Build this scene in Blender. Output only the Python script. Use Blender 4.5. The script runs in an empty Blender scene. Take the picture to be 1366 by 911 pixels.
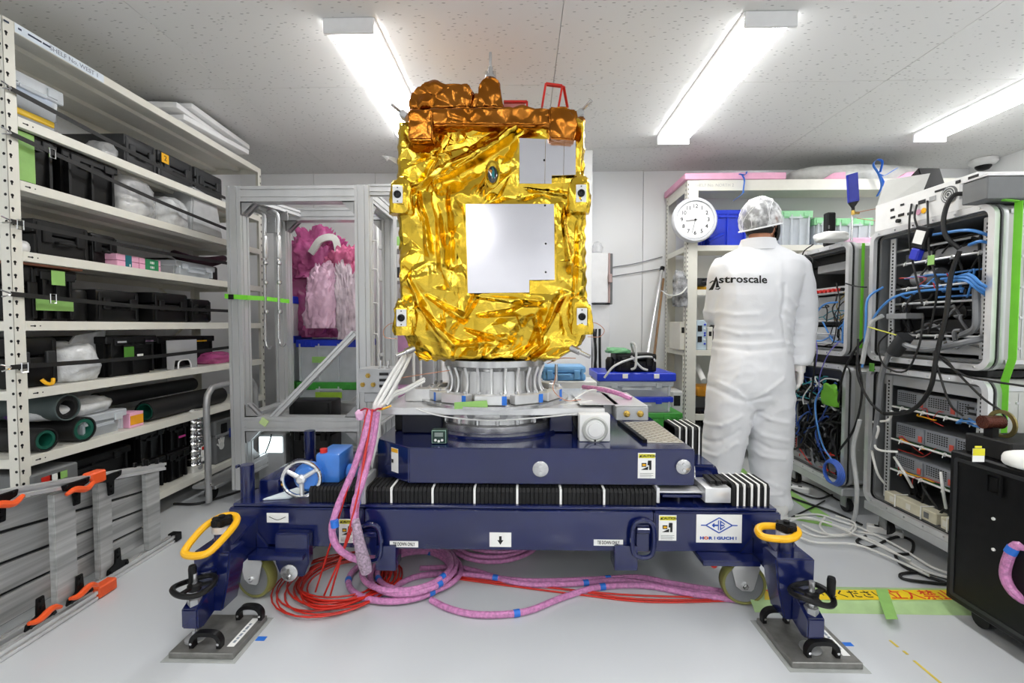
import bpy, bmesh, math, random
import numpy as np
from mathutils import Vector, Matrix, Euler, noise
from mathutils.geometry import delaunay_2d_cdt
from mathutils.bvhtree import BVHTree
S = bpy.context.scene
COL = S.collection
PI = math.pi
# ---------------------------------------------------------------- camera, world, exposure
FPX, CAMZ = 600.0, 1.02
cam = bpy.data.objects.new('camera', bpy.data.cameras.new('camera'))
COL.objects.link(cam)
cam.data.sensor_width = 36
cam.data.lens = 36 * FPX / 1366
cam.data.clip_start = 0.05
cam.location = (0, 0, CAMZ)
cam.rotation_euler = (math.radians(90 - 2.05), 0, math.radians(1.336))
S.camera = cam
W = bpy.data.worlds.new('world'); S.world = W; W.use_nodes = True
W.node_tree.nodes['Background'].inputs[0].default_value = (0.8, 0.85, 0.9, 1)
W.node_tree.nodes['Background'].inputs[1].default_value = 0.3
S.view_settings.view_transform = 'Standard'
S.view_settings.look = 'None'
S.view_settings.gamma = 1
S.view_settings.exposure = 1.28
LAMP = 9.0
CEIL = 2.36
# ---------------------------------------------------------------- helpers
RC = Euler(cam.rotation_euler).to_matrix()
def at(u, v, Y=None, X=None, Z=None):
    """world point on the plane Y=, X= or Z= seen in that direction from the tripod position (used as a tape measure)"""
    d = RC @ Vector(((u - 683) / FPX, -(v - 455.5) / FPX, -1))
    if Y is not None: t = Y / d.y
    elif X is not None: t = X / d.x
    else: t = (Z - CAMZ) / d.z
    return Vector((d.x * t, d.y * t, CAMZ + d.z * t))
def lin(c):
    if isinstance(c, str):
        c = [int(c[i:i + 2], 16) / 255 for i in (0, 2, 4)]
        c = [x / 12.92 if x <= 0.04045 else ((x + 0.055) / 1.055) ** 2.4 for x in c]
    return tuple(c[:3]) + (1.0,)
MATS = {}
def mat(name, col='ffffff', rough=0.5, metal=0.0, var=0.06, scale=18.0, bump=0.0, bscale=60.0, alpha=1.0, trans=0.0,
        emit=0.0, coat=0.0, col2=None, stretch=None, spec=None, ior=None, sss=0.0):
    if name in MATS: return MATS[name]
    m = bpy.data.materials.new(name); m.use_nodes = True
    nt = m.node_tree; N = nt.nodes; L = nt.links; b = N['Principled BSDF']
    c = lin(col); c2 = lin(col2) if col2 else tuple(max(0, x * (1 - var * 2)) for x in c[:3]) + (1,)
    tc = N.new('ShaderNodeTexCoord'); mp = N.new('ShaderNodeMapping')
    if stretch: mp.inputs['Scale'].default_value = stretch
    L.new(tc.outputs['Object'], mp.inputs['Vector'])
    nz = N.new('ShaderNodeTexNoise'); nz.inputs['Scale'].default_value = scale; nz.inputs['Detail'].default_value = 3
    L.new(mp.outputs[0], nz.inputs['Vector'])
    rp = N.new('ShaderNodeValToRGB'); rp.color_ramp.elements[0].position = .35; rp.color_ramp.elements[1].position = .65
    rp.color_ramp.elements[0].color = c2; rp.color_ramp.elements[1].color = c
    L.new(nz.outputs[0], rp.inputs[0]); L.new(rp.outputs[0], b.inputs['Base Color'])
    b.inputs['Roughness'].default_value = rough; b.inputs['Metallic'].default_value = metal
    b.inputs['Alpha'].default_value = alpha
    b.inputs['Transmission Weight'].default_value = trans
    b.inputs['Coat Weight'].default_value = coat
    b.inputs['Coat Roughness'].default_value = 0.1
    if spec is not None: b.inputs['Specular IOR Level'].default_value = spec
    if ior: b.inputs['IOR'].default_value = ior
    if sss: b.inputs['Subsurface Weight'].default_value = sss; b.inputs['Subsurface Scale'].default_value = .02
    if emit:
        b.inputs['Emission Color'].default_value = c; b.inputs['Emission Strength'].default_value = emit
    if bump:
        n2 = N.new('ShaderNodeTexNoise'); n2.inputs['Scale'].default_value = bscale; n2.inputs['Detail'].default_value = 4
        L.new(mp.outputs[0], n2.inputs['Vector'])
        bp = N.new('ShaderNodeBump'); bp.inputs['Strength'].default_value = bump; bp.inputs['Distance'].default_value = .01
        L.new(n2.outputs[0], bp.inputs['Height']); L.new(bp.outputs[0], b.inputs['Normal'])
    m.diffuse_color = c
    MATS[name] = m
    return m
def B(): return bmesh.new()
def box(bm, x0, x1, y0, y1, z0, z1, bv=0.0, M=None, seg=1):
    vs = [bm.verts.new((x, y, z)) for x in (x0, x1) for y in (y0, y1) for z in (z0, z1)]
    fs = [bm.faces.new([vs[i] for i in f]) for f in ((0, 1, 3, 2), (4, 6, 7, 5), (0, 4, 5, 1), (2, 3, 7, 6), (0, 2, 6, 4), (1, 5, 7, 3))]
    if bv:
        es = {e for f in fs for e in f.edges}
        r = bmesh.ops.bevel(bm, geom=list(es), offset=bv, segments=seg, affect='EDGES', profile=.5)
        if M: bmesh.ops.transform(bm, matrix=M, verts=list({v for v in r['verts']} | {v for f in r['faces'] for v in f.verts} | {v for v in vs if v.is_valid}))
    elif M: bmesh.ops.transform(bm, matrix=M, verts=vs)
    return bm
def cbox(bm, c, s, bv=0.0, rot=None, seg=1):
    """box of size s centred on c, turned by Euler rot"""
    M = Matrix.Translation(Vector(c))
    if rot: M = M @ Euler(rot).to_matrix().to_4x4()
    t = B(); box(t, -s[0] / 2, s[0] / 2, -s[1] / 2, s[1] / 2, -s[2] / 2, s[2] / 2, bv, seg=seg)
    t.transform(M); merge(bm, t); return bm
def merge(bm, t):
    me = bpy.data.meshes.new('t'); t.to_mesh(me); bm.from_mesh(me); bpy.data.meshes.remove(me); t.free()
def frame_of(d):
    d = d.normalized(); up = Vector((0, 0, 1)) if abs(d.z) < .9 else Vector((1, 0, 0))
    a = d.cross(up).normalized(); return a, d.cross(a).normalized()
def cyl(bm, p0, p1, r0, r1=None, n=16, cap=True):
    p0, p1 = Vector(p0), Vector(p1); r1 = r0 if r1 is None else r1
    a, b = frame_of(p1 - p0)
    r = [[bm.verts.new(p + (a * math.cos(t) + b * math.sin(t)) * rr) for t in (2 * PI * i / n for i in range(n))] for p, rr in ((p0, r0), (p1, r1))]
    for i in range(n): bm.faces.new((r[0][i], r[0][(i + 1) % n], r[1][(i + 1) % n], r[1][i]))
    if cap: bm.faces.new(r[0][::-1]); bm.faces.new(r[1])
    return bm
def lathe(bm, prof, c=(0, 0, 0), d=(0, 0, 1), n=24, close=False):
    """prof: list of (radius, height along d)"""
    c = Vector(c); d = Vector(d).normalized(); a, b = frame_of(d)
    R = [[bm.verts.new(c + d * h + (a * math.cos(2 * PI * i / n) + b * math.sin(2 * PI * i / n)) * max(r, 1e-5)) for i in range(n)] for r, h in prof]
    if close: R.append(R[0])
    for A, C in zip(R, R[1:]):
        for i in range(n): bm.faces.new((A[i], A[(i + 1) % n], C[(i + 1) % n], C[i]))
    if not close:
        bm.faces.new(R[0][::-1]); bm.faces.new(R[-1])
    return bm
def catmull(P, k=6, closed=False):
    P = [Vector(p) for p in P]; n = len(P)
    if n < 3: return P
    out = []
    rng = range(n if closed else n - 1)
    for i in rng:
        p0 = P[(i - 1) % n] if closed or i > 0 else P[0] * 2 - P[1]
        p1, p2 = P[i], P[(i + 1) % n]
        p3 = P[(i + 2) % n] if closed or i + 2 < n else P[-1] * 2 - P[-2]
        for j in range(k):
            t = j / k
            out.append(.5 * ((2 * p1) + (p2 - p0) * t + (2 * p0 - 5 * p1 + 4 * p2 - p3) * t * t + (3 * p1 - p0 - 3 * p2 + p3) * t ** 3))
    if not closed: out.append(P[-1].copy())
    return out
def tube(bm, pts, r, n=8, k=5, closed=False, smooth=True, rf=None, flat=None):
    """sweep a circle (or a flat strap when flat=(w,t)) along pts"""
    P = catmull(pts, k, closed) if smooth and len(pts) > 2 else [Vector(p) for p in pts]
    m = len(P); T = []
    for i in range(m):
        if closed: d = P[(i + 1) % m] - P[i - 1]
        else: d = P[min(i + 1, m - 1)] - P[max(i - 1, 0)]
        T.append(d.normalized() if d.length > 1e-9 else (T[-1] if T else Vector((0, 0, 1))))
    a, b = frame_of(T[0]); rings = []
    for i in range(m):
        a = (a - T[i] * a.dot(T[i])).normalized(); b = T[i].cross(a)
        rr = r * (rf(i / max(1, m - 1)) if rf else 1)
        if flat:
            w, t = flat; q = [(-w, -t), (w, -t), (w, t), (-w, t)]
            rings.append([bm.verts.new(P[i] + a * x / 2 + b * y / 2) for x, y in q])
        else:
            rings.append([bm.verts.new(P[i] + (a * math.cos(2 * PI * j / n) + b * math.sin(2 * PI * j / n)) * rr) for j in range(n)])
    nn = len(rings[0])
    prs = list(zip(rings, rings[1:])) + ([(rings[-1], rings[0])] if closed else [])
    for A, C in prs:
        for j in range(nn): bm.faces.new((A[j], A[(j + 1) % nn], C[(j + 1) % nn], C[j]))
    if not closed: bm.faces.new(rings[0][::-1]); bm.faces.new(rings[-1])
    return bm
def prism(bm, poly, axis, a, b, bv=0.0):
    """poly = 2D outline in the two other axes (order x,y,z without axis) extruded from a to b along axis"""
    def mk(p, h): return {'x': (h, p[0], p[1]), 'y': (p[0], h, p[1]), 'z': (p[0], p[1], h)}[axis]
    t = B()
    A = [t.verts.new(mk(p, a)) for p in poly]; C = [t.verts.new(mk(p, b)) for p in poly]; n = len(poly)
    t.faces.new(A[::-1]); t.faces.new(C)
    for i in range(n): t.faces.new((A[i], A[(i + 1) % n], C[(i + 1) % n], C[i]))
    bmesh.ops.recalc_face_normals(t, faces=t.faces)
    if bv: bmesh.ops.bevel(t, geom=t.edges[:], offset=bv, segments=2, affect='EDGES')
    merge(bm, t); return bm
def link(o, parent=None):
    COL.objects.link(o)
    if parent is not None:
        o.parent = parent
        w = parent
        L = Vector((0, 0, 0))
        while w is not None: L += w.location; w = w.parent
        o.matrix_parent_inverse = Matrix.Identity(4); o.location = -L + Vector(o.get('_o', (0, 0, 0)))
def ob(name, bm, m, parent=None, smooth=35, label=None, cat=None, group=None, kind=None, origin=True):
    bm.verts.ensure_lookup_table()
    bmesh.ops.recalc_face_normals(bm, faces=bm.faces)
    me = bpy.data.meshes.new(name)
    org = Vector((0, 0, 0))
    if bm.verts and origin:
        xs = [v.co for v in bm.verts]
        org = Vector(((min(v.x for v in xs) + max(v.x for v in xs)) / 2, (min(v.y for v in xs) + max(v.y for v in xs)) / 2, min(v.z for v in xs)))
        bm.transform(Matrix.Translation(-org))
    if smooth:
        ca = math.cos(math.radians(smooth))
        for f in bm.faces: f.smooth = True
        for e in bm.edges:
            if len(e.link_faces) == 2 and e.link_faces[0].normal.dot(e.link_faces[1].normal) < ca: e.smooth = False
    bm.to_mesh(me); bm.free()
    if m: me.materials.append(m)
    o = bpy.data.objects.new(name, me); COL.objects.link(o)
    o.location = org
    if parent is not None:
        o.parent = parent; o.matrix_parent_inverse = Matrix.Identity(4)
        o.location = org - wloc(parent)
    return tag(o, label, cat, group, kind)
def wloc(o):
    L = Vector((0, 0, 0))
    while o is not None: L += o.location; o = o.parent
    return L
def tag(o, label=None, cat=None, group=None, kind=None):
    if label: o['label'] = label
    if cat: o['category'] = cat
    if group: o['group'] = group
    if kind: o['kind'] = kind
    return o
def thing(name, label, cat, loc, group=None):
    o = bpy.data.objects.new(name, None); o.empty_display_size = .05; COL.objects.link(o); o.location = Vector(loc)
    return tag(o, label, cat, group)
def copy_tree(o, d=(0, 0, 0), parent=None, label=None, group=None):
    c = o.copy(); COL.objects.link(c); c.parent = parent
    if parent is None: c.location = o.location + Vector(d)
    if label: c['label'] = label
    if group: c['group'] = group
    for ch in list(o.children): copy_tree(ch, parent=c)
    return c
def text(name, s, size, M, m, parent, depth=.0006, label=None, align='CENTER', bold=0.0, sx=1.0):
    """lettering mesh, lying in its local XY plane, placed by matrix M"""
    cu = bpy.data.curves.new('t', 'FONT'); cu.body = s; cu.size = size; cu.align_x = align; cu.align_y = 'CENTER'
    cu.extrude = depth; cu.resolution_u = 3; cu.offset = bold
    to = bpy.data.objects.new('t', cu); COL.objects.link(to)
    bpy.context.view_layer.update()
    me = bpy.data.meshes.new_from_object(to.evaluated_get(bpy.context.evaluated_depsgraph_get()))
    bpy.data.objects.remove(to)
    bm = B(); bm.from_mesh(me); bpy.data.meshes.remove(me)
    bm.transform(M @ Matrix.Diagonal((sx, 1, 1, 1)))
    return ob(name, bm, m, parent, smooth=0, label=label)
def facing(p, n, up=(0, 0, 1), roll=0):
    """matrix putting local XY plane at p with normal n"""
    n = Vector(n).normalized(); up = Vector(up); x = up.cross(n).normalized(); y = n.cross(x)
    M = Matrix((x, y, n)).transposed().to_4x4(); M.translation = Vector(p)
    return M @ Matrix.Rotation(roll, 4, 'Z')
def plate(bm, p, n, w, h, t=.001, bv=0):
    q = B(); box(q, -w / 2, w / 2, -h / 2, h / 2, 0, t, bv); q.transform(facing(p, n)); merge(bm, q); return bm
FR = (0, -1, 0)   # normal of faces looking at the tripod
def dashes(par, M, m, widths, h, rows=1, pitch=0, t=.0004):
    """rows of tiny illegible print"""
    bm = B(); tot = sum(w for w, g in widths) + sum(g for w, g in widths[:-1])
    for r in range(rows):
        x = -tot / 2
        for w, g in widths:
            box(bm, x, x + w, -h / 2 - r * pitch + (rows - 1) * pitch / 2, h / 2 - r * pitch + (rows - 1) * pitch / 2, 0, t); x += w + g
    bm.transform(M); return ob('small_print', bm, m, par, smooth=0, kind='stuff')
# ---------------------------------------------------------------- materials
cream = mat('shelf_paint', 'e3e1d6', .38, var=.02)
white = mat('white_paint', 'eeeeee', .4, var=.02)
whitep = mat('white_plastic', 'e8e8e6', .35, var=.03)
lemon = mat('lemon_yellow', 'e8e032', .5)
blue = mat('blue_enamel', '0f1a50', .16, var=.10, scale=5, coat=.6)
bluep = mat('blue_plastic', '1536c8', .35, var=.05)
greenp = mat('green_plastic', '3f9c3a', .4, var=.05)
lgreenp = mat('light_green_plastic', '8fd09a', .4, var=.05)
alu = mat('aluminium', 'd3d4d5', .34, .55, var=.05, scale=9, stretch=(1, 1, .1))
alub = mat('bright_aluminium', 'e6e6e6', .28, .6, var=.04)
galv = mat('dull_metal', 'b0b1b2', .4, .5, var=.08, scale=12, bump=.05)
chrome = mat('chrome', 'dcdcdc', .1, 1.0, var=.02)
steel = mat('machined_steel', 'd0d0d0', .22, .8, var=.12, scale=30, stretch=(1, 1, .05))
black = mat('black_plastic', '0f0f10', .42, var=.2, scale=30, spec=.3)
blackm = mat('matte_black', '0a0a0b', .7, var=.2)
rubber = mat('black_rubber', '181818', .6, var=.15)
dark = mat('dark_grey', '2b2c2e', .5, var=.1)
grey = mat('case_grey', 'bfc0bb', .4, .2, var=.04, scale=6)
greyd = mat('mid_grey', '6f7172', .5, var=.06)
yellow = mat('yellow_paint', 'f5b715', .35, var=.03)
orange = mat('orange_plastic', 'ee5a24', .4, var=.05)
red = mat('red_plastic', 'd8281f', .35, var=.05)
redc = mat('red_cable_skin', 'cf2a1c', .4, var=.1)
pinkf = mat('pink_foam', 'f2b3cf', .7, var=.05)
pinkt = mat('pink_wrap', 'dd8fc6', .3, var=.16, scale=90, bump=.5, bscale=220, coat=.3)
bluet = mat('blue_tape', '2a74d8', .5, var=.05)
greent = mat('green_tape', '96c76c', .55, var=.06)
limet = mat('lime_strap', '7fe03a', .5, var=.04)
paper = mat('paper_white', 'f2f2ee', .6, var=.02)
ink = mat('black_ink', '101010', .6, var=.02)
foam = mat('white_foam', 'f1f1f1', .8, var=.02, bump=.1, bscale=200)
clearp = mat('clear_plastic', 'e9eff4', .18, alpha=.38, var=.02, spec=.6)
cloudy = mat('cloudy_plastic', 'dfe5ea', .3, alpha=.62, var=.04, spec=.5)
bagm = mat('plastic_bag', 'f0f1f3', .16, alpha=.42, var=.1, scale=25, bump=.6, bscale=30, spec=.9)
pbag = mat('pink_bag', 'd45fa0', .25, alpha=.82, var=.15, scale=8, bump=.6, bscale=25, spec=.7)
pbagl = mat('pale_pink_bag', 'efc3dc', .25, alpha=.85, var=.12, scale=9, bump=.6, bscale=25, spec=.7)
suit = mat('coverall_cloth', 'f1f2f5', .75, var=.01, bump=.06, bscale=160, sss=.0)
skin = mat('skin', 'c88d6c', .5, var=.05, sss=.1)
whitec = mat('white_cable_skin', 'e4e4e0', .35, var=.03)
bluec = mat('blue_cable_skin', '4f8fd8', .35, var=.05)
greyc = mat('grey_cable_skin', '7b7d80', .4, var=.05)
brown = mat('wood', 'a07a52', .5, var=.15, stretch=(1, 1, .1))
# ---------------------------------------------------------------- room shell
X0, X1, Y0, Y1 = -2.52, 3.83, -3.2, 4.0
def floor_mat():
    m = mat('floor_paint', 'cbced1', .22, var=.006, scale=1.3, coat=.25)
    nt = m.node_tree; N = nt.nodes; L = nt.links; b = N['Principled BSDF']
    n = N.new('ShaderNodeTexNoise'); n.inputs['Scale'].default_value = 3.5; n.inputs['Detail'].default_value = 6
    tc = N.new('ShaderNodeTexCoord'); mp = N.new('ShaderNodeMapping'); mp.inputs['Scale'].default_value = (1, 3, 1)
    L.new(tc.outputs['Object'], mp.inputs[0]); L.new(mp.outputs[0], n.inputs['Vector'])
    r = N.new('ShaderNodeMapRange'); r.inputs[3].default_value = .16; r.inputs[4].default_value = .34
    n.inputs['Detail'].default_value = 1; n.inputs['Scale'].default_value = .8; r.inputs[3].default_value = .2; r.inputs[4].default_value = .3
    L.new(n.outputs[0], r.inputs[0]); L.new(r.outputs[0], b.inputs['Roughness'])
    return m
bm = B(); box(bm, X0 - .1, X1 + .1, Y0 - .1, Y1 + .1, -.1, 0)
ob('floor', bm, floor_mat(), kind='structure', label='light grey glossy painted floor')
def ceil_mat():
    m = mat('ceiling_board', 'cfcfce', .85, var=.01)
    nt = m.node_tree; N = nt.nodes; L = nt.links; b = N['Principled BSDF']
    tc = N.new('ShaderNodeTexCoord'); mp = N.new('ShaderNodeMapping')
    mp.inputs['Scale'].default_value = (22, 60, 1); mp.inputs['Rotation'].default_value = (0, 0, .9)
    L.new(tc.outputs['Object'], mp.inputs[0])
    nn = N.new('ShaderNodeTexNoise'); nn.inputs['Scale'].default_value = 5
    L.new(tc.outputs['Object'], nn.inputs['Vector'])
    mx = N.new('ShaderNodeMixRGB'); mx.blend_type = 'ADD'; mx.inputs[0].default_value = 1.2
    L.new(mp.outputs[0], mx.inputs[1]); L.new(nn.outputs[1], mx.inputs[2])
    v = N.new('ShaderNodeTexVoronoi'); v.inputs['Scale'].default_value = 1.0; L.new(mx.outputs[0], v.inputs['Vector'])
    r = N.new('ShaderNodeValToRGB'); r.color_ramp.elements[0].position = .13; r.color_ramp.elements[1].position = .2
    r.color_ramp.elements[0].color = (.42, .42, .415, 1); r.color_ramp.elements[1].color = lin('e4e4e2')
    L.new(v.outputs['Distance'], r.inputs[0]); L.new(r.outputs[0], b.inputs['Base Color'])
    bp = N.new('ShaderNodeBump'); bp.inputs['Strength'].default_value = .5; bp.inputs['Distance'].default_value = .002
    L.new(r.outputs[0], bp.inputs['Height']); L.new(bp.outputs[0], b.inputs['Normal'])
    return m
bm = B(); box(bm, X0 - .1, X1 + .1, Y0 - .1, Y1 + .1, CEIL + .02, CEIL + .1)
ceiling = ob('ceiling', bm, mat('ceiling_backing', '6d6d6c', .9), kind='structure', label='fissured white board ceiling')
cm = ceil_mat()
xs = [X0] + [x for x in (-1.65, .17, 1.99, 3.81) if X0 < x < X1 - .05] + [X1]
ys = [Y0] + [2.56 + .91 * k for k in range(-6, 2) if Y0 < 2.56 + .91 * k < Y1] + [Y1]
for a, b_ in zip(xs, xs[1:]):
    for c, d in zip(ys, ys[1:]):
        if b_ - a < .05: continue
        bm = B(); box(bm, a + .0012, b_ - .0012, c + .0012, d - .0012, CEIL, CEIL + .019, .001)
        ob('ceiling_panel', bm, cm, ceiling, smooth=0)
wallm = mat('wall_panel_white', 'f1f2f2', .4, var=.012, scale=2)
def wall(name, x0, x1, y0, y1, joints, axis, face, label):
    bm = B(); box(bm, x0, x1, y0, y1, 0, CEIL + .02)
    w = ob(name, bm, mat('wall_backing', '9c9d9d', .8), kind='structure', label=label)
    for a, b_ in zip(joints, joints[1:]):
        bm = B()
        if axis == 'x': box(bm, a + .002, b_ - .002, min(face), max(face), 0.0, CEIL, .0015)
        else: box(bm, min(face), max(face), a + .002, b_ - .002, 0.0, CEIL, .0015)
        ob('wall_panel', bm, wallm, w, smooth=0)
    return w
wall('wall_back', X0 - .1, X1 + .1, Y1, Y1 + .1, [X0, -1.85, -1.3, -.35, .54, 1.05, 1.95, 2.85, X1], 'x', (Y1 - .015, Y1), 'white panelled back wall')
wall('wall_left', X0 - .1, X0, Y0, Y1, [Y0, -2.3, -1.4, -.5, .4, 1.3, 2.2, 3.1, Y1], 'y', (X0, X0 + .015), 'white panelled left wall')
wall('wall_right', X1, X1 + .1, Y0, Y1, [Y0, -2.3, -1.4, -.5, .4, 1.3, 2.2, 3.1, Y1], 'y', (X1 - .015, X1), 'white panelled right wall')
wall('wall_front', X0 - .1, X1 + .1, Y0 - .1, Y0, [X0, -1.6, -.7, .2, 1.1, 2.0, 2.9, X1], 'x', (Y0, Y0 + .015), 'white panelled wall behind the tripod')
bm = B(); box(bm, -.7, at(790, 300, Y=3.5).x, 3.5, Y1 - .016, 0, CEIL, .004)
ob('column', bm, wallm, kind='structure', label='square white column behind the satellite')
# lamps
diff = mat('lamp_diffuser', 'ffffff', .4, emit=LAMP)
def lamp(x, y, label, group=None):
    t = thing('ceiling_light', label, 'ceiling light', (x, y, CEIL), group)
    bm = B()
    w, l = .115, .625
    prism(bm, [(x - w, CEIL), (x - w, CEIL - .01), (x - w + .01, CEIL - .025), (x + w - .01, CEIL - .025), (x + w, CEIL - .01), (x + w, CEIL)], 'y', y - l, y + l)
    ob('lamp_housing', bm, white, t, smooth=0)
    bm = B()
    n = 8
    pr = [(x - w + .006 + (2 * w - .012) * i / n, CEIL - .026 - .04 * math.sin(PI * i / n)) for i in range(n + 1)]
    prism(bm, pr, 'y', y - l + .01, y + l - .01)
    ob('lamp_diffuser', bm, diff, t)
    for s in (-1, 1):
        bm = B(); box(bm, x - w + .004, x + w - .004, y + s * l - .008, y + s * l + .008, CEIL - .067, CEIL - .001, .003)
        ob('end_cap', bm, white, t)
    return t
lamp(-.76, 2.62, 'long white ceiling light above the gold satellite')
lamp(1.06, 2.62, 'long white ceiling light between the clock side and the satellite')
lamp(2.83, 2.62, 'long white ceiling light above the equipment racks')
for x in (-.76, 1.06, 2.83):
    for y in (.15, -2.1): lamp(x, y, 'long white ceiling light in the %s row behind the tripod, %s' % ('first' if y > 0 else 'second', {-.76: 'in line with the satellite', 1.06: 'in line with the clock', 2.83: 'along the right wall'}[x]), 'ceiling lights behind the tripod')
p = Vector((3.0, 3.3, CEIL)); p = at(1312, 212, Z=CEIL)
t = thing('security_camera', 'white dome security camera with dark visor on the ceiling', 'camera', p)
bm = B(); lathe(bm, [(.055, 0), (.085, -.004), (.088, -.03), (.07, -.05), (.055, -.056)], p, n=32)
ob('dome_housing', bm, whitep, t)
bm = B(); lathe(bm, [(.052, -.03), (.05, -.066), (.035, -.085), (.012, -.092)], p, n=28); ob('dome_lens', bm, black, t)
# wall cabinet, conduit and pipes right of the column
c0 = at(790, 480, Y=3.7); 
t = thing('wall_cabinet', 'white wall mounted control cabinet right of the column', 'cabinet', (.62, 3.8, 1.2))
a = at(788, 337, Y=3.72); b_ = at(811, 404, Y=3.72)
bm = B(); box(bm, at(790,0,Y=3.5).x + .02, b_.x, 3.72, 3.984, b_.z, a.z, .006); ob('cabinet_body', bm, white, t)
bm = B(); box(bm, b_.x + .002, b_.x + .022, 3.74, 3.984, b_.z + .0, a.z, .004); ob('side_channel', bm, mat('pinkish_beige', 'b9a09c', .5), t)
bm = B(); box(bm, b_.x + .024, b_.x + .045, 3.76, 3.984, b_.z - .01, a.z, .003); ob('side_channel', bm, greyd, t)
bm = B(); box(bm, b_.x + .0, b_.x + .03, 3.70, 3.739, (a.z + b_.z) / 2 - .04, (a.z + b_.z) / 2 + .03, .004); ob('latch', bm, mat('pinkish_beige'), t)
bm = B(); box(bm, at(790,0,Y=3.5).x + .02, at(817, 0, Y=3.78).x, 3.78, 3.984, .35, at(0, 407, Y=3.78).z, .006)
ob('electrical_cabinet', bm, white, label='plain white floor cabinet under the wall cabinet', cat='cabinet')
bm = B(); lathe(bm, [(.02, 0), (.045, .01), (.05, .05), (.03, .09), (.01, .1)], (at(796, 0, Y=3.8).x+.02, 3.82, at(788, 336, Y=3.72).z + .001), n=14)
ob('glove_bag', bm, bagm, label='crumpled clear bag on top of the wall cabinet', cat='bag')
bm = B()
for z, dz in ((at(0, 350, Y=3.97).z, .03), (at(0, 362, Y=3.97).z, .01)):
    tube(bm, [(at(818, 0, Y=3.97).x, 3.975, z - .06), (at(850, 0, Y=3.97).x, 3.965, z - .03), (at(888, 0, Y=3.97).x, 3.975, z + dz)], .004, 6)
ob('wall_cable', bm, greyc, label='two thin grey cables strung along the back wall', cat='cable')
bm = B()
for k, u in enumerate((793, 797, 801, 806)):
    tube(bm, [(at(u, 0, Y=3.6).x, 3.7, .99), (at(u + 3 * math.sin(k * 2), 0, Y=3.6).x, 3.66, .8), (at(u + 1, 0, Y=3.6).x, 3.7, .55), (at(u - 2, 0, Y=3.6).x, 3.68, .1)], .008 + .003 * (k % 2), 7)
ob('hanging_cables', bm, rubber, label='black cables hanging down beside the white column', cat='cable')
# ---------------------------------------------------------------- containers and soft things
LS, RS, FS = PI / 2, -PI / 2, 0.0         # turned so that the front looks to +X, -X, or at the tripod
def TM(x, y, z, rz=0.0): return Matrix.Translation((x, y, z)) @ Matrix.Rotation(rz, 4, 'Z')
def put(name, bm, m, t, M, **k):
    bm.transform(M); return ob(name, bm, m, t, **k)
def patch(t, M, x, z, w, h, y, m, name='tape_label', label=None, rot=0):
    bm = B(); q = B(); box(q, -w / 2, w / 2, -.0008, .0008, -h / 2, h / 2); q.transform(Matrix.Translation((x, y, z)) @ Matrix.Rotation(rot, 4, 'Y')); merge(bm, q)
    return put(name, bm, m, t, M, smooth=0, label=label)
def crate(name, label, cat, M, w, d, h, mb, mr=None, group=None, lid=True, ribs=3, taper=.02, tape=None, clear=False):
    """plastic container: body, rim or lid, ribs, hand grips"""
    t = thing(name, label, cat, M.translation, group)
    mr = mr or mb
    bm = B(); q = []
    r = [(-w / 2 + taper, -d / 2 + taper), (w / 2 - taper, -d / 2 + taper), (w / 2 - taper, d / 2 - taper), (-w / 2 + taper, d / 2 - taper)]
    s = [(-w / 2 + .006, -d / 2 + .006), (w / 2 - .006, -d / 2 + .006), (w / 2 - .006, d / 2 - .006), (-w / 2 + .006, d / 2 - .006)]
    A = [bm.verts.new((x, y, 0.001)) for x, y in r]; C = [bm.verts.new((x, y, h - .02)) for x, y in s]
    bm.faces.new(A[::-1])
    for i in range(4): bm.faces.new((A[i], A[(i + 1) % 4], C[(i + 1) % 4], C[i]))
    if not clear: bm.faces.new(C)
    bmesh.ops.bevel(bm, geom=[e for e in bm.edges if abs(e.verts[0].co.z - e.verts[1].co.z) > .02], offset=.012, segments=2, affect='EDGES')
    put('body', bm, mb, t, M)
    bm = B(); box(bm, -w / 2, w / 2, -d / 2, d / 2, h - (.055 if clear and h > .12 else .035), h if lid else h - .005, .004); put('lid' if lid else 'rim', bm, mr, t, M)
    for i in range(ribs):
        x = -w / 2 + .03 + (w - .06) * i / max(1, ribs - 1)
        bm = B(); box(bm, x - .006, x + .006, -d / 2 - .001, -d / 2 + .02, .01, h - .03, .001); put('rib', bm, mb, t, M)
    bm = B(); box(bm, -w * .2, w * .2, -d / 2 - .004, -d / 2 + .01, h - .06, h - .045, .001); put('grip_lip', bm, mb, t, M)
    for s in (-1, 1):
        bm = B(); box(bm, s * w * .3 - .02, s * w * .3 + .02, -d / 2 - .006, -d / 2 + .002, h - .045, h - .012, .002)
        put('latch', bm, mr, t, M)
    if tape: patch(t, M, *tape)
    return t
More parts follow.
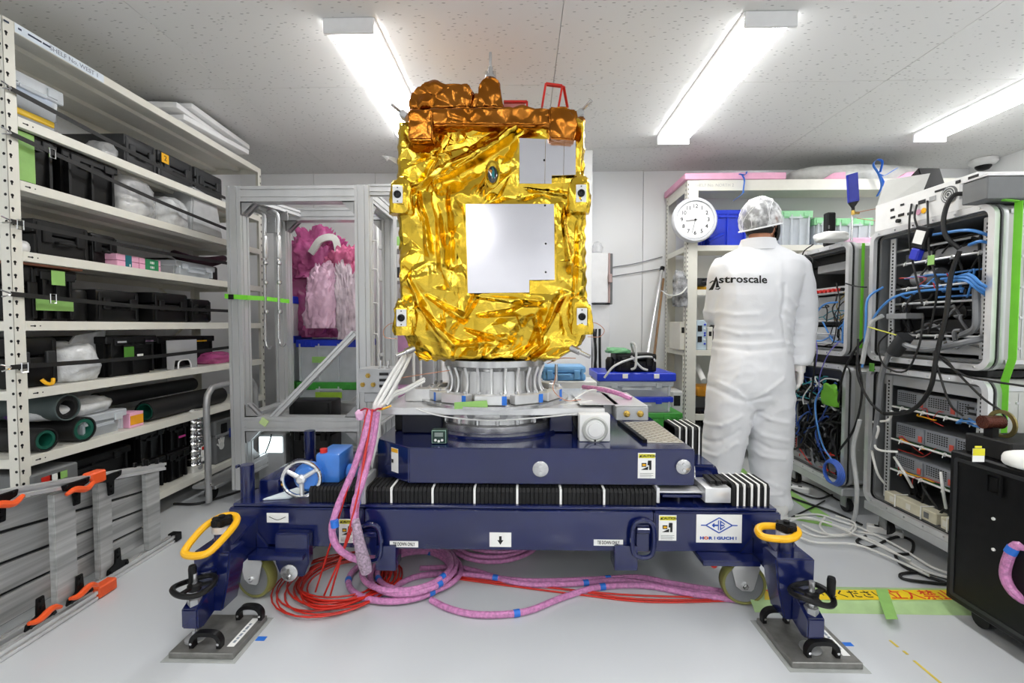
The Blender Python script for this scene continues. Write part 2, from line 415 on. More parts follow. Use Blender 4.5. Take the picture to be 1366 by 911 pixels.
def hardcase(name, label, M, w, d, h, m, group=None, latches=2, cat='case', ml=None, lidf=.62):
    t = thing(name, label, cat, M.translation, group); ml = ml or m
    bm = B(); box(bm, -w / 2, w / 2, -d / 2, d / 2, 0.001, h * lidf - .002, .012, seg=2); put('body', bm, m, t, M)
    bm = B(); box(bm, -w / 2, w / 2, -d / 2, d / 2, h * lidf + .002, h, .012, seg=2); put('lid', bm, m, t, M)
    for s in ([-1, 1] if latches == 2 else [0]):
        bm = B(); box(bm, s * w * .3 - .018, s * w * .3 + .018, -d / 2 - .012, -d / 2 + .004, h * lidf - .035, h * lidf + .02, .004); put('latch', bm, ml, t, M)
    bm = B(); tube(bm, [(-w * .13, -d / 2, h * .45), (-w * .12, -d / 2 - .022, h * .44), (w * .12, -d / 2 - .022, h * .44), (w * .13, -d / 2, h * .45)], .007, 8); put('handle', bm, ml, t, M)
    for i in (-1, 1):
        bm = B(); box(bm, i * w * .42 - .008, i * w * .42 + .008, -d / 2 - .004, -d / 2 + .004, .012, h - .012, .002); put('rib', bm, m, t, M)
    return t
def blob(c, s, seed=0, amp=.25, freq=3.0, flat=.6, sub=4, crease=.5):
    """crumpled soft volume resting on its lowest point; c = base centre, s = full size"""
    bm = B(); bmesh.ops.create_icosphere(bm, subdivisions=sub, radius=1)
    o = Vector((seed * 7.3, seed * 1.7, seed * 3.1))
    for v in bm.verts:
        p = v.co.normalized()
        n = noise.noise(p * freq * .5 + o) * amp + abs(noise.noise(p * freq * 1.7 + o)) * amp * crease - abs(noise.noise(p * freq * 3.6 - o)) * amp * crease * .6
        q = p * (1 + n)
        q = Vector([math.copysign(abs(a) ** .8, a) for a in q])
        z = max(q.z, -flat)
        v.co = Vector((q.x * s[0] / 2, q.y * s[1] / 2, (z + flat) / (1 + flat) * s[2]))
    bm.transform(Matrix.Translation(Vector(c) + Vector((0, 0, .001))))
    return bm
def soft(name, label, cat, c, s, m, seed=0, group=None, **k):
    return ob(name, blob(c, s, seed, **k), m, label=label, cat=cat, group=group, smooth=70)
# ---------------------------------------------------------------- left shelving unit
XL, XLb = -1.92, -2.44
LY0, LY1 = 1.655, 3.30
LZ = [2.165, 1.815, 1.575, 1.305, 1.037, .772, .508, .135]
sh = thing('shelving_unit', 'cream steel shelving unit along the left wall', 'shelf', (-2.18, 2.48, 0))
for (x, sx) in ((XL, -1), (XLb, 1)):
    for (y, sy) in ((LY0, 1), (LY1, -1)):
        bm = B()
        box(bm, *sorted((x, x + sx * .002)), *sorted((y, y + sy * .04)), 0, LZ[0], .0006)
        box(bm, *sorted((x, x + sx * .04)), *sorted((y, y + sy * .002)), 0, LZ[0], .0006)
        box(bm, *sorted((x, x + sx * .045)), *sorted((y, y + sy * .045)), 0, .006, .0006)
        po = ob('post', bm, cream, sh, smooth=0)
        bm = B(); z = .06
        while z < LZ[0] - .03:
            yy = y + sy * .012
            for dz in (0,):
                cyl(bm, (x - sx * .0008, yy, z), (x + sx * .0005, yy, z), .0055, n=8); box(bm, *sorted((x - sx * .0008, x + sx * .0005)), yy - .0025, yy + .0025, z - .012, z)
            cyl(bm, (x + sx * .012, y - sy * .0008, z), (x + sx * .012, y + sy * .0005, z), .0055, n=8)
            z += .05
        ob('slot', bm, blackm, po, smooth=0, kind='stuff')
for i, z in enumerate(LZ):
    bm = B()
    y0, y1 = LY0 + .004, LY1 - .004
    box(bm, XLb + .003, XL - .003, y0, y1, z - .003, z, .0005)
    box(bm, XL - .004, XL - .0025 + .004, y0 + .036, y1 - .036, z - .038, z, .001)
    box(bm, XL - .022, XL - .004, y0 + .036, y1 - .036, z - .038, z - .036)
    box(bm, XLb, XLb + .003, y0 + .04, y1 - .04, z - .038, z, .001)
    for yy in (y0, y1 - .002): box(bm, XLb + .04, XL - .04, yy, yy + .002, z - .038, z)
    for k in (1, 2): 
        xx = XLb + (XL - XLb) * k / 3
        prism(bm, [(xx - .03, z - .003), (xx - .02, z - .018), (xx + .02, z - .018), (xx + .03, z - .003)], 'y', y0 + .01, y1 - .01)
    so = ob('shelf', bm, cream, sh, smooth=0)
    if i:
        bm = B(); xx = XL + .0015
        box(bm, xx, xx + .0008, y0 + .052, y0 + .066, z - .021, z - .017); cyl(bm, (xx, y0 + .068, z - .019), (xx + .0008, y0 + .068, z - .019), .004, n=8)
        cyl(bm, (xx, y0 + .088, z - .019), (xx + .0008, y0 + .088, z - .019), .0025, n=8)
        ob('slot', bm, blackm, so, smooth=0)
bm = B()
for z0 in (.1, 1.1):
    for q in ((LY0 + .03, LY1 - .03), (LY1 - .03, LY0 + .03)):
        tube(bm, [(XLb - .004, q[0], z0), (XLb - .004, q[1], z0 + .95)], .004, smooth=False, flat=(.02, .002))
ob('cross_brace', bm, cream, sh)
# header strip on the top shelf edge with its writing
t0 = at(3, 25, X=XL + .003); 
bm = B(); y0 = LY0 + .0405; y1 = at(138, 110, X=XL).y
box(bm, XL + .0018, XL + .0024, y0, y1, LZ[0] - .036, LZ[0] - .002); hs = ob('label_strip', bm, mat('pale_blue_sticker', 'dfe9f2', .4), sh, smooth=0, label='pale sticker strip with writing')
text('lettering', 'SHELF No. WEST 1', .026, facing((XL + .0026, at(100, 85, X=XL).y, LZ[0] - .019), (1, 0, 0)), mat('faint_grey_ink', '8d97a3', .6), hs)
dashes(hs, facing((XL + .0026, at(32, 40, X=XL).y, LZ[0] - .017), (1, 0, 0)), mat('dark_blue_ink', '22314d', .6), [(.012, .012), (.018, .03), (.012, .022), (.05, .004), (.03, .01)], .007)
def SY(u, X=XL - .03): return at(u, 400, X=X).y
def SZ(u, v, X=XL - .03): return at(u, v, X=X).z
def on(u0, u1, lvl, vt, X=XL - .03, d=.36):
    """matrix and size for a box whose front spans columns u0..u1 on shelf lvl"""
    y0, y1 = SY(u0, X), SY(u1, X); z = LZ[lvl]
    h = SZ((u0 + u1) / 2, vt, X) - z
    return TM(X - d / 2, (y0 + y1) / 2, z, LS), y1 - y0, d, h
# top: foam sheets
for k, (u0, u1, dz, dx, rot) in enumerate(((243, 335, 0, 0, .02), (250, 330, .036, .03, -.05), (238, 328, .073, -.01, .06), (258, 334, .110, .02, .0))):
    y0, y1 = SY(u0, XL - .05), SY(u1, XL - .05)
    bm = B(); box(bm, -.22, .22, -(y1 - y0) / 2, (y1 - y0) / 2, .001, .034, .008, seg=2)
    for v in bm.verts: v.co.z += .012 * math.sin(v.co.y * 5 + k)*(k > 0) + (0.012 if k else 0)
    bm.transform(TM(XL - .27 + dx, (y0 + y1) / 2, LZ[0] + dz, rot))
    ob('foam_sheet', bm, foam, label=['white foam sheet at the bottom of the pile on the left shelving', 'white foam sheet second from the bottom of the pile on the left shelving',
       'white foam sheet second from the top of the pile on the left shelving', 'white foam sheet topmost of the pile on the left shelving'][k], cat='foam sheet', group='white foam sheets on the left shelving')
# level 1 (below the top)
M, w, d, h = on(8, 95, 1, 112, d=.34)
h = .19
t = crate('storage_box', 'clear storage box with blue and yellow contents on the highest left shelf', 'box', M, w, d, h, clearp, cloudy, ribs=0, clear=True)
bm = B(); box(bm, -w * .4, w * .35, -d / 2 + .01, d / 2 - .05, h * .62, h * .8, .004); put('blue_folder', bm, mat('pale_blue_plastic', '7fa6d6', .4), t, M)
bm = B(); box(bm, -w * .25, w * .38, -d / 2 + .012, d / 2 - .05, .03, .055, .004); put('yellow_folder', bm, mat('yellow_card', 'f0c52c', .5), t, M)
bm = B(); box(bm, -w * .45, w * .45, -d / 2 + .02, d / 2 - .03, .004, .028, .004); box(bm, -w * .45, w * .45, -d / 2 + .02, d / 2 - .03, .058, h * .58, .004); put('grey_contents', bm, greyd, t, M)
for (u0, u1, vt, lab) in ((172, 214, 190, 'low black case behind the strap on the highest left shelf'), (216, 262, 212, 'black case with a yellow number tag on the highest left shelf'), (264, 300, 232, 'small black case at the far end of the highest left shelf')):
    M, w, d, h = on(u0, u1, 1, vt, X=XL - .08); h = min(max(h, .12), .2)
    t = hardcase('equipment_case', lab, M, w, d, h, dark)
    if u0 == 216:
        patch(t, M, -w * .38, h * .75, .05, .05, -d / 2 - .015, yellow, 'number_tag', 'yellow tag')
        text('lettering', '2', .04, M @ facing((-w * .38, -d / 2 - .0165, h * .75), FR), ink, t)
soft('coiled_cable_bag', 'small clear bag beside the black cases on the highest left shelf', 'bag', (XL - .12, SY(165), LZ[1]), (.12, .1, .09), bagm, 4)
# level 2
M, w, d, h = on(7, 84, 2, 205); h = .205
crate('black_crate', 'black lidded crate with a long green tape label on the second left shelf', 'crate', M, w, d, h, black, tape=(-w * .16, h * .5, .085, h * .92, -d / 2 - .008, greent))
M, w, d, h = on(90, 163, 2, 225); h = .2
crate('black_crate', 'plain black crate without tape on the second left shelf', 'crate', M, w, d, h, black)
soft('parts_bag', 'clear plastic bag with white parts, larger, on the second left shelf', 'bag', (XL - .13, SY(197), LZ[2]), (.2, .27, .2), bagm, 1, amp=.3)
soft('white_parts', 'white wrapped parts inside the larger clear bag on the second left shelf', 'parts', (XL - .14, SY(198), LZ[2]), (.13, .17, .12), paper, 2)
soft('parts_bag', 'glossy white plastic bag, smaller, on the second left shelf', 'bag', (XL - .12, SY(242), LZ[2]), (.2, .22, .17), mat('white_bag', 'eceeef', .18, alpha=.85, var=.12, scale=25, bump=.6, bscale=30), 3, amp=.3)
M, w, d, h = on(258, 300, 2, 262); bm = B()
prism(bm, [(-w / 2, 0.001), (w / 2, .001), (w * .3, h * 1.0), (-w * .42, h * 1.1)], 'y', -d / 2, d / 2, .01); bm.transform(M)
ob('grey_pouch', bm, mat('light_grey_cloth', 'bfc0c0', .6), label='light grey slanted pouch at the far end of the second left shelf', cat='pouch')
# level 3
M, w, d, h = on(48, 122, 3, 262, X=XL - .1, d=.32); hardcase('instrument_case', 'matte black soft case near the post on the third left shelf', M, w, d, .16, blackm)
M, w, d, h = on(124, 158, 3, 300, X=XL - .09, d=.32); hardcase('instrument_case', 'black case just before the pink foam blocks on the third left shelf', M, w, d, .15, black)
soft('wrapped_part', 'white part in a clear wrap near the post on the third left shelf', 'bag', (XL - .06, SY(28), LZ[3]), (.09, .1, .05), whitep, 9, amp=.15)
for k, (u0, u1) in enumerate(((158, 187), (188, 216))):
    M, w, d, h = on(u0, u1, 3, 342, d=.14); h = .062
    t = thing('foam_block', ['pink foam block with a dark teal label on the third left shelf', 'pink foam block with a green lettered label on the third left shelf'][k], 'foam block', M.translation, 'pink foam blocks on the third left shelf')
    bm = B(); box(bm, -w / 2, w / 2, -d / 2, d / 2, .001, h * .48, .003); box(bm, -w / 2, w / 2, -d / 2, d / 2, h * .51, h, .003); put('block', bm, pinkf, t, M)
    patch(t, M, w * (0 if k == 0 else .05), h * .5, w * (.28 if k == 0 else .62), h * .96, -d / 2 - .001, [mat('teal_tape', '0d6e7c', .5), mat('green_label', '2f8f5e', .5)][k], 'label_tape')
    dashes(t, M @ facing((w * .05, -d / 2 - .0022, h * (.5 if k else .2)), FR), paper, [(.004, .004), (.009, .003), (.005, 0)] if k else [(.006, 0)], .012, 2 if k else 1, .024)
M, w, d, h = on(236, 288, 3, 352, d=.2); h = .085
crate('small_clear_box', 'small clear lidded box on the third left shelf', 'box', M, w, d, h, cloudy, clearp, ribs=2)
bm = B(); yb = SY(268, XL - .2); tube(bm, [(XL - .2 + .12 * math.cos(a), yb + .16 * math.sin(a), LZ[3] + .15 + .02 * math.sin(a * 2)) for a in (i * PI / 6 for i in range(12))], .02, 8, closed=True)
ob('padded_loop', bm, mat('dark_maroon_cloth', '3a1a2a', .6), label='dark maroon padded loop lying at the far end of the third left shelf', cat='loop')
M, w, d, h = on(225, 292, 3, 330, X=XL - .25, d=.2); bm = B(); box(bm, -w / 2, w / 2, -d / 2, d / 2, .001, .13, .01); bm.transform(M); ob('black_box', bm, black, label='low black box under the maroon loop on the third left shelf', cat='box')
# level 4
M, w, d, h = on(14, 48, 4, 352); hardcase('equipment_case', 'narrow black case beside the post on the fourth left shelf', M, w, d, .22, black)
M, w, d, h = on(49, 104, 4, 350); h = .215
t = crate('black_crate', 'black crate with two green tape labels on the fourth left shelf', 'crate', M, w, d, h, black)
patch(t, M, -w * .02, h * .84, .055, .06, -d / 2 - .007, greent); patch(t, M, 0 - .02, h * .33, .15, .055, -d / 2 - .008, greent)
bm = B(); y0, y1 = SY(20), SY(112); box(bm, XL - .33, XL - .03, y0, y1, LZ[4] + .222, LZ[4] + .232, .002); ob('flat_board', bm, mat('salmon_board', 'b8795e', .6), label='thin salmon board lying on the black crates of the fourth left shelf', cat='board')
for (u0, u1, hh, lab) in ((128, 186, .15, 'ribbed black protective case in the middle of the fourth left shelf'), (204, 251, .16, 'black protective case with two latches right of the ribbed one on the fourth left shelf'), (254, 281, .14, 'small black octagonal case at the far end of the fourth left shelf')):
    M, w, d, h = on(u0, u1, 4, 390); hardcase('protective_case', lab, M, w, d, hh, black)
for (u, lab) in ((116, 'black round lens pot beside the crate on the fourth left shelf'),):
    bm = B(); lathe(bm, [(.045, 0), (.05, .01), (.05, .13), (.045, .14)], (XL - .1, SY(u), LZ[4] + .001), n=20); ob('lens_pot', bm, black, label=lab, cat='pot')
# level 5
M, w, d, h = on(15, 74, 5, 452); h = .2
hardcase('equipment_case', 'black toolbox with drawers beside the post on the fifth left shelf', M, w, d, h, black, ml=dark)
for k, u in enumerate((62, 67, 72)):
    pass
bm = B(); tube(bm, [(XL - .02, SY(48), LZ[5] + .03), (XL - .01, SY(52), LZ[5] + .012), (XL - .012, SY(60), LZ[5] + .01), (XL - .02, SY(64), LZ[5] + .028)], .007, 7)
ob('yellow_pliers', bm, yellow, label='yellow handled pliers in front of the black toolbox on the fifth left shelf', cat='pliers')
soft('plastic_bag', 'tall white plastic bag standing between black boxes on the fifth left shelf', 'bag', (XL - .12, SY(112), LZ[5]), (.2, .2, .17), mat('white_bag'), 6, amp=.25)
bm = B(); y = SY(122); prism(bm, [(y - .1, LZ[5] + .1), (y + .08, LZ[5] + .02), (y + .13, LZ[5] + .225), (y - .02, LZ[5] + .2)], 'x', XL - .1, XL - .09)
bagt = ob('bag_collar', bm, bagm, label='open clear collar rising from the tall white bag on the fifth left shelf', cat='bag')
M, w, d, h = on(140, 208, 5, 455); h = .195
t = crate('black_crate', 'black tool crate with a small square green label on the fifth left shelf', 'crate', M, w, d, h, black)
patch(t, M, -w * .12, h * .6, .055, .05, -d / 2 - .008, mat('grass_green_tape', '4f8c2f', .5)); patch(t, M, w * .1, h * .5, .035, .012, -d / 2 - .008, paper)
for s in (-.25, .3): patch(t, M, w * s, h * .86, .05, .008, -d / 2 - .0085, chrome, 'metal_clip')
M, w, d, h = on(221, 261, 5, 449); h = .165
t = thing('metal_bracket', 'upright aluminium bracket with an open slot on the fifth left shelf', 'bracket', M.translation)
bm = B(); prism(bm, [(-w / 2, 0), (-w * .3, 0), (-w * .25, .05), (w * .25, .05), (w * .3, 0), (w / 2, 0), (w / 2, h), (-w / 2, h)], 'y', -d / 2, -d / 2 + .004); put('bracket_plate', bm, alu, t, M)
bm = B(); box(bm, -w / 2, w / 2, -d / 2, -d / 2 + .08, 0.001, .005); put('foot_plate', bm, alu, t, M)
bm = B(); tube(bm, [(-w * .22, -d / 2 - .01, .005), (-w * .18, -d / 2 - .012, .045), (w * .1, -d / 2 - .012, .05), (w * .2, -d / 2 - .01, .03), (w * .22, -d / 2 - .01, .005)], .004, 6); put('wire_handle', bm, white, t, M)
M, w, d, h = on(209, 285, 5, 455, X=XL - .13, d=.28); t = crate('black_crate', 'black crate behind the aluminium bracket on the fifth left shelf', 'crate', M, w, d, .18, black); patch(t, M, w * .22, .15, .09, .008, -d / 2 - .008, yellow, 'yellow_stripe')
bm = blob((XL - .14, SY(303), LZ[5]), (.2, .28, .07), 8); ob('pink_pouch', bm, pbag, label='flat pink pouch at the far end of the fifth left shelf', cat='pouch')
# level 6: rolls
def roll(label, y, z, x0, x1, r, mo, mi, ring=None):
    t = thing('mat_roll', label, 'roll', (x1, y, z - r), 'rolled mats on the sixth left shelf')
    bm = B(); lathe(bm, [(r, 0), (r, abs(x1 - x0)), (r - .006, abs(x1 - x0)), (r - .006, 0)], (x0, y, z), (1, 0, 0), 28, close=True); ob('outer_layer', bm, mo, t)
    bm = B(); lathe(bm, [(r - .009, .006), (r - .009, abs(x1 - x0) - .004), (r * .58, abs(x1 - x0) - .004), (r * .58, .006)], (x0, y, z), (1, 0, 0), 28, close=True); ob('inner_layer', bm, mi, t)
    return t
gr = mat('dark_green_rubber', '0d5a48', .5); grr = mat('grey_rubber', '4e5a5a', .6)
zb = LZ[6]
roll('grey edged black roll uppermost of the three stacked rolls beside the post', 1.865, zb + .162, -2.38, -1.94, .056, grr, blackm)
roll('green rolled mat at the lower right of the three stacked rolls', 1.925, zb + .055, -2.38, -1.93, .054, rubber, gr)
roll('green rolled mat at the lower left of the three stacked rolls, beside the post', 1.765, zb + .048, -2.38, -1.93, .047, rubber, gr)
M, w, d, h = on(97, 165, 6, 550, d=.26); h = .105
t = crate('clear_container', 'clear container with a snap lid full of small parts on the sixth left shelf', 'box', M, w, d, h, clearp, cloudy, ribs=2, clear=True)
bm = B(); box(bm, -w * .42, w * .42, -d * .4, d * .4, .006, .05, .01); put('contents', bm, mat('grey_parts', '8f959b', .5, var=.3, scale=60), t, M)
q = blob((XL - .15, SY(118), LZ[6] + .106), (.22, .36, .075), 12, amp=.18); ob('plastic_bag', q, mat('white_bag'), label='white plastic bag with red print lying on the clear container', cat='bag', smooth=70)
q = blob((XL - .2, SY(92), LZ[6] + .106), (.18, .16, .07), 13, amp=.12); ob('purple_pouch', q, mat('purple_cloth', '4a2670', .5), label='purple pouch beside the red printed bag on the clear container', cat='pouch', smooth=70)
M, w, d, h = on(168, 187, 6, 553, d=.08); h = .075
t = thing('note_pad', 'pink note block with an orange sheet beside the clear container', 'note pad', M.translation)
bm = B(); box(bm, -w / 2, w / 2, -d / 2, d / 2, .001, h, .002); put('pad', bm, pinkf, t, M)
patch(t, M, 0, h * .5, w * .9, h * .62, -d / 2 - .001, mat('orange_note', 'f6a91c', .5), 'note_sheet')
for k, (u0, v0, u1, v1, r, mm, lab) in enumerate(((200, 546, 300, 520, .052, rubber, 'black rolled mat with green lining lying along the sixth left shelf'), (178, 527, 296, 497, .04, dark, 'long dark grey tube lying on top at the back of the sixth left shelf'), (222, 520, 300, 495, .045, rubber, 'second long dark tube behind the lined roll on the sixth left shelf'))):
    y0, y1 = SY(u0), SY(u1)
    x = XL - (.08, .24, .17)[k]; z = LZ[6] + (.054, .13, .05)[k]
    t = thing('mat_roll', lab, 'roll', (x, y0, z - r), 'long rolled mats on the sixth left shelf')
    L_ = y1 - y0
    bm = B(); lathe(bm, [(r, 0), (r, L_), (r - .005, L_), (r - .005, 0)], (x, y0, z), (0, 1, 0), 24, close=True); ob('outer_layer', bm, mm, t)
    bm = B(); lathe(bm, [(r - .007, .004), (r - .007, L_ - .004), (r * .75, L_ - .004), (r * .75, .004)], (x, y0, z), (0, 1, 0), 24, close=True); ob('inner_layer', bm, gr if k == 0 else mm, t)
# bottom shelf: black crates, drum, tray
zb = LZ[7]
for (u0, u1, hh, X, lab) in ((176, 216, .34, XL - .05, 'tall black crate at the near end of the bottom left shelf'), (218, 248, .33, XL - .05, 'tall black crate with a pink tab on the bottom left shelf')):
    M, w, d, h = on(u0, u1, 7, 600, X=X)
    for j, (zz, hz, nm) in enumerate(((0, .17, 'lower'), (.172, .165, 'upper'))):
        MM = M.copy(); MM.translation.z += zz
        t = crate('black_crate', lab.replace('tall', nm + ' stacked'), 'crate', MM, w, d, hz, black)
        if u0 == 218 and j: patch(t, MM, w * .1, hz * .45, .05, .012, -d / 2 - .008, mat('magenta', 'c43a8a'), 'pink_tab')
M, w, d, h = on(60, 174, 7, 600, X=XL - .05)
for j in range(2):
    MM = M.copy(); MM.translation.z += .168 * j; MM.translation.y -= .02 * j
    crate('black_crate', ['lower wide black crate behind the folded platform on the bottom left shelf', 'upper wide black crate behind the folded platform on the bottom left shelf'][j], 'crate', MM, w, d, .165 if j == 0 else .12, black)
t = thing('metal_drum', 'slim ribbed shiny metal drum on the bottom left shelf', 'drum', (XL - .08, SY(264), zb))
pr = [(.055, 0)]
for k in range(1, 9): z = .38 * k / 9; pr += [(.055, z - .006), (.059, z), (.055, z + .006)]
pr += [(.055, .38), (.058, .384), (.05, .386)]
bm = B(); lathe(bm, pr, (XL - .08, SY(264), zb + .001), n=28); ob('drum_shell', bm, chrome, t)
bm = B(); box(bm, XL - .027, XL - .0225, SY(264) - .01, SY(264) + .025, zb + .06, zb + .15); ob('warning_label', bm, paper, t, label='white label with a red border', smooth=0)
bm = B(); box(bm, XL - .0223, XL - .0215, SY(264) - .008, SY(264) + .023, zb + .13, zb + .148); ob('warning_stripe', bm, red, t, smooth=0)
# printed tray under the lowest shelf edge
a = at(22, 645, X=-1.8)
M = TM(-1.98, SY(55), .0, LS)
t = thing('instrument_tray', 'grey instrument box with small coloured labels beside the post behind the folded platform', 'box', (-1.98, SY(55), 0))
bm = B(); box(bm, XL - .3, XL + .01, SY(20), SY(85), LZ[7] + .001, LZ[7] + .30, .006); ob('tray_body', bm, greyd, t)
for (u, c) in ((40, redc), (62, greent), (52, paper)):
    y = SY(u); bm = B(); box(bm, XL + .0102, XL + .011, y - .02, y + .02, LZ[7] + .25, LZ[7] + .28); ob('small_label', bm, c, t, smooth=0)
# straps across the shelf openings
def strap(lvl, va, vb, lab, ua=14, ub=308, buckle=None):
    X = XL + .012
    a = at(ua, va, X=X); b = at(ub, vb, X=X)
    t = thing('retaining_strap', lab, 'strap', a, 'black retaining straps across the left shelves')
    mid = (a + b) / 2 + Vector((0, 0, -.012))
    bm = B(); P = catmull([a, mid, b], 8)
    for p, q in zip(P, P[1:]):
        vs = [bm.verts.new(x) for x in (p + Vector((0, 0, .009)), q + Vector((0, 0, .009)), q - Vector((0, 0, .009)), p - Vector((0, 0, .009)))]
        vo = [bm.verts.new(v.co + Vector((.002, 0, 0))) for v in vs]
        bm.faces.new(vs[::-1]); bm.faces.new(vo)
        for i in range(4): bm.faces.new((vs[i], vs[(i + 1) % 4], vo[(i + 1) % 4], vo[i]))
    ob('webbing', bm, rubber, t)
    bm = B(); tube(bm, [a + Vector((0, -.03, .012)), a + Vector((.004, -.01, .004)), a + Vector((.002, .0, 0)), a + Vector((.004, -.01, -.006)), a + Vector((0, -.028, -.012))], .003, 6)
    ob('hook', bm, chrome, t)
    if buckle:
        f = (buckle - ua) / (ub - ua); c = at(buckle, va + (vb - va) * f, X=X + .003); c.z -= .006
        bm = B(); tube(bm, [c + Vector((0, -.011, -.018)), c + Vector((0, .011, -.018)), c + Vector((0, .011, .018)), c + Vector((0, -.011, .018))], .003, 6, closed=True, smooth=False)
        ob('buckle', bm, chrome, t)
    return t
strap(1, 118, 268, 'black strap across the highest left shelf')
strap(2, 178, 308, 'black strap across the second left shelf', buckle=70)
strap(3, 295, 352, 'black strap across the third left shelf', buckle=27)
strap(4, 392, 415, 'black strap across the fourth left shelf', buckle=71)
strap(5, 490, 463, 'black strap across the fifth left shelf', buckle=33)
# ---------------------------------------------------------------- aluminium extrusion frame
def bar(bm, p0, p1, w=.08, h=None, slots=2, up=None):
    """T-slot extrusion from p0 to p1 (centre line)"""
    p0, p1 = Vector(p0), Vector(p1); h = h or w
    d = (p1 - p0).normalized(); up = Vector(up) if up else (Vector((0, 0, 1)) if abs(d.z) < .9 else Vector((0, 1, 0)))
    a = up.cross(d).normalized(); b = d.cross(a)
    out = []
    def side(L, n):
        pts = [(-L / 2, 0)]
        for k in range(n):
            c = -L / 2 + L * (k + .5) / n
            pts += [(c - .005, 0), (c - .004, .007), (c + .004, .007), (c + .005, 0)]
        return pts
    for x, y in side(w, slots): out.append((x, -h / 2 + y))
    for x, y in side(h, max(1, round(slots * h / w))): out.append((w / 2 - y, x))
    for x, y in side(w, slots): out.append((-x, h / 2 - y))
    for x, y in side(h, max(1, round(slots * h / w))): out.append((-w / 2 + y, -x))
    A = [bm.verts.new(p0 + a * x + b * y) for x, y in out]; C = [bm.verts.new(p1 + a * x + b * y) for x, y in out]
    n = len(out)
    for i in range(n): bm.faces.new((A[i], A[(i + 1) % n], C[(i + 1) % n], C[i]))
    bm.faces.new(A[::-1]); bm.faces.new(C)
    return bm
def gusset(bm, c, sx, sz, s=.07, w=.07, plane='xz'):
    """pierced triangular corner bracket"""
    m = B(); t = .005
    prism(m, [(0, 0), (s, 0), (s, t), (t, s), (0, s)], 'y', -w / 2, -w / 2 + t)
    prism(m, [(0, 0), (s, 0), (s, t), (t, s), (0, s)], 'y', w / 2 - t, w / 2)
    box(m, 0, s, -w / 2, w / 2, 0, t); box(m, 0, t, -w / 2, w / 2, 0, s)
    prism(m, [(s - t, 0), (s, t), (t, s), (0, s - t)], 'y', -w * .15, w * .15)
    M = Matrix.Diagonal((sx, 1, sz, 1))
    if plane == 'yz': M = Matrix.Rotation(PI / 2, 4, 'Z') @ M
    m.transform(Matrix.Translation(c) @ M); merge(bm, m); return bm
FY0, FY1 = 2.5, 3.02
fx0 = at(304, 400, Y=FY0).x; fx1 = at(493, 400, Y=FY0).x; ft = at(400, 247, Y=FY0).z
fr = thing('aluminium_frame', 'open aluminium extrusion frame standing between the left shelving and the satellite', 'frame', ((fx0 + fx1) / 2, 2.78, 0))
hw = .04
def fb(name, p0, p1, w=.08, h=None, **k):
    bm = B(); bar(bm, p0, p1, w, h, **k); return ob(name, bm, alu, fr, smooth=0)
for x in (fx0 + hw, fx1 - hw):
    for y in (FY0 + hw, FY1):
        fb('post', (x, y, .08), (x, y, ft))
        bm = B(); lathe(bm, [(.045, 0), (.05, .004), (.05, .03), (.012, .034), (.012, .08)], (x, y, .001), n=24); ob('levelling_foot', bm, galv, fr)
ym = FY0 + hw
fb('beam', (fx0 + .08, ym, ft - .045), (fx1 - .08, ym, ft - .045), .08, .085)
fb('beam', (fx0 + .08, FY1, ft - .04), (fx1 - .08, FY1, ft - .04))
z1 = at(400, 566, Y=FY0).z
fb('beam', (fx0 + .08, ym, z1), (fx1 - .08, ym, z1))
fb('beam', (fx0 + .08, FY1, z1 + .0), (fx1 - .08, FY1, z1 + .0))
fb('beam', (fx0 + .08, FY1, .16), (fx1 - .08, FY1, .16))
for x in (fx0 + hw, fx1 - hw):
    for z in (ft - .04, z1, .19):
        fb('side_beam', (x, ym + hw, z), (x, FY1 - hw, z))
fb('beam', (fx1, ym, ft - .02), (-.50, ym, ft - .02), .04, .06, slots=1)
fb('post', (-.48, ym, .02), (-.48, ym, ft), .04, slots=1)
a = at(365, 557, Y=ym); b = at(474, 444, Y=ym)
fb('diagonal_brace', (a.x, ym, a.z), (b.x, ym, b.z), .04, .035, slots=1)
a = at(447, 556, Y=FY1); b = at(490, 520, Y=FY1); fb('diagonal_brace', (a.x, FY1, a.z), (b.x, FY1, b.z), .035, slots=1)
a = at(412, 598, Y=FY1); b = at(440, 572, Y=FY1); fb('diagonal_brace', (a.x, FY1, a.z), (b.x, FY1, b.z), .035, slots=1)
for (x, s) in ((fx0 + .08, 1), (fx1 - .08, -1)):
    for (z, sz) in ((ft - .088, -1), (z1 + .04, 1), (z1 - .04, -1)):
        bm = B(); gusset(bm, (x, ym, z), s, sz); ob('corner_bracket', bm, galv, fr, smooth=0)
    for (z, sz) in ((ft - .08, -1), (.2, 1)):
        bm = B(); gusset(bm, (x, FY1, z), s, sz); ob('corner_bracket', bm, galv, fr, smooth=0)
for x in (fx0 + hw, fx1 - hw):
    for (z, sz) in ((ft - .08, -1), (z1 - .04, -1), (.23, 1)):
        bm = B(); gusset(bm, (x, ym + hw, z), 1, sz, plane='yz'); ob('corner_bracket', bm, galv, fr, smooth=0)
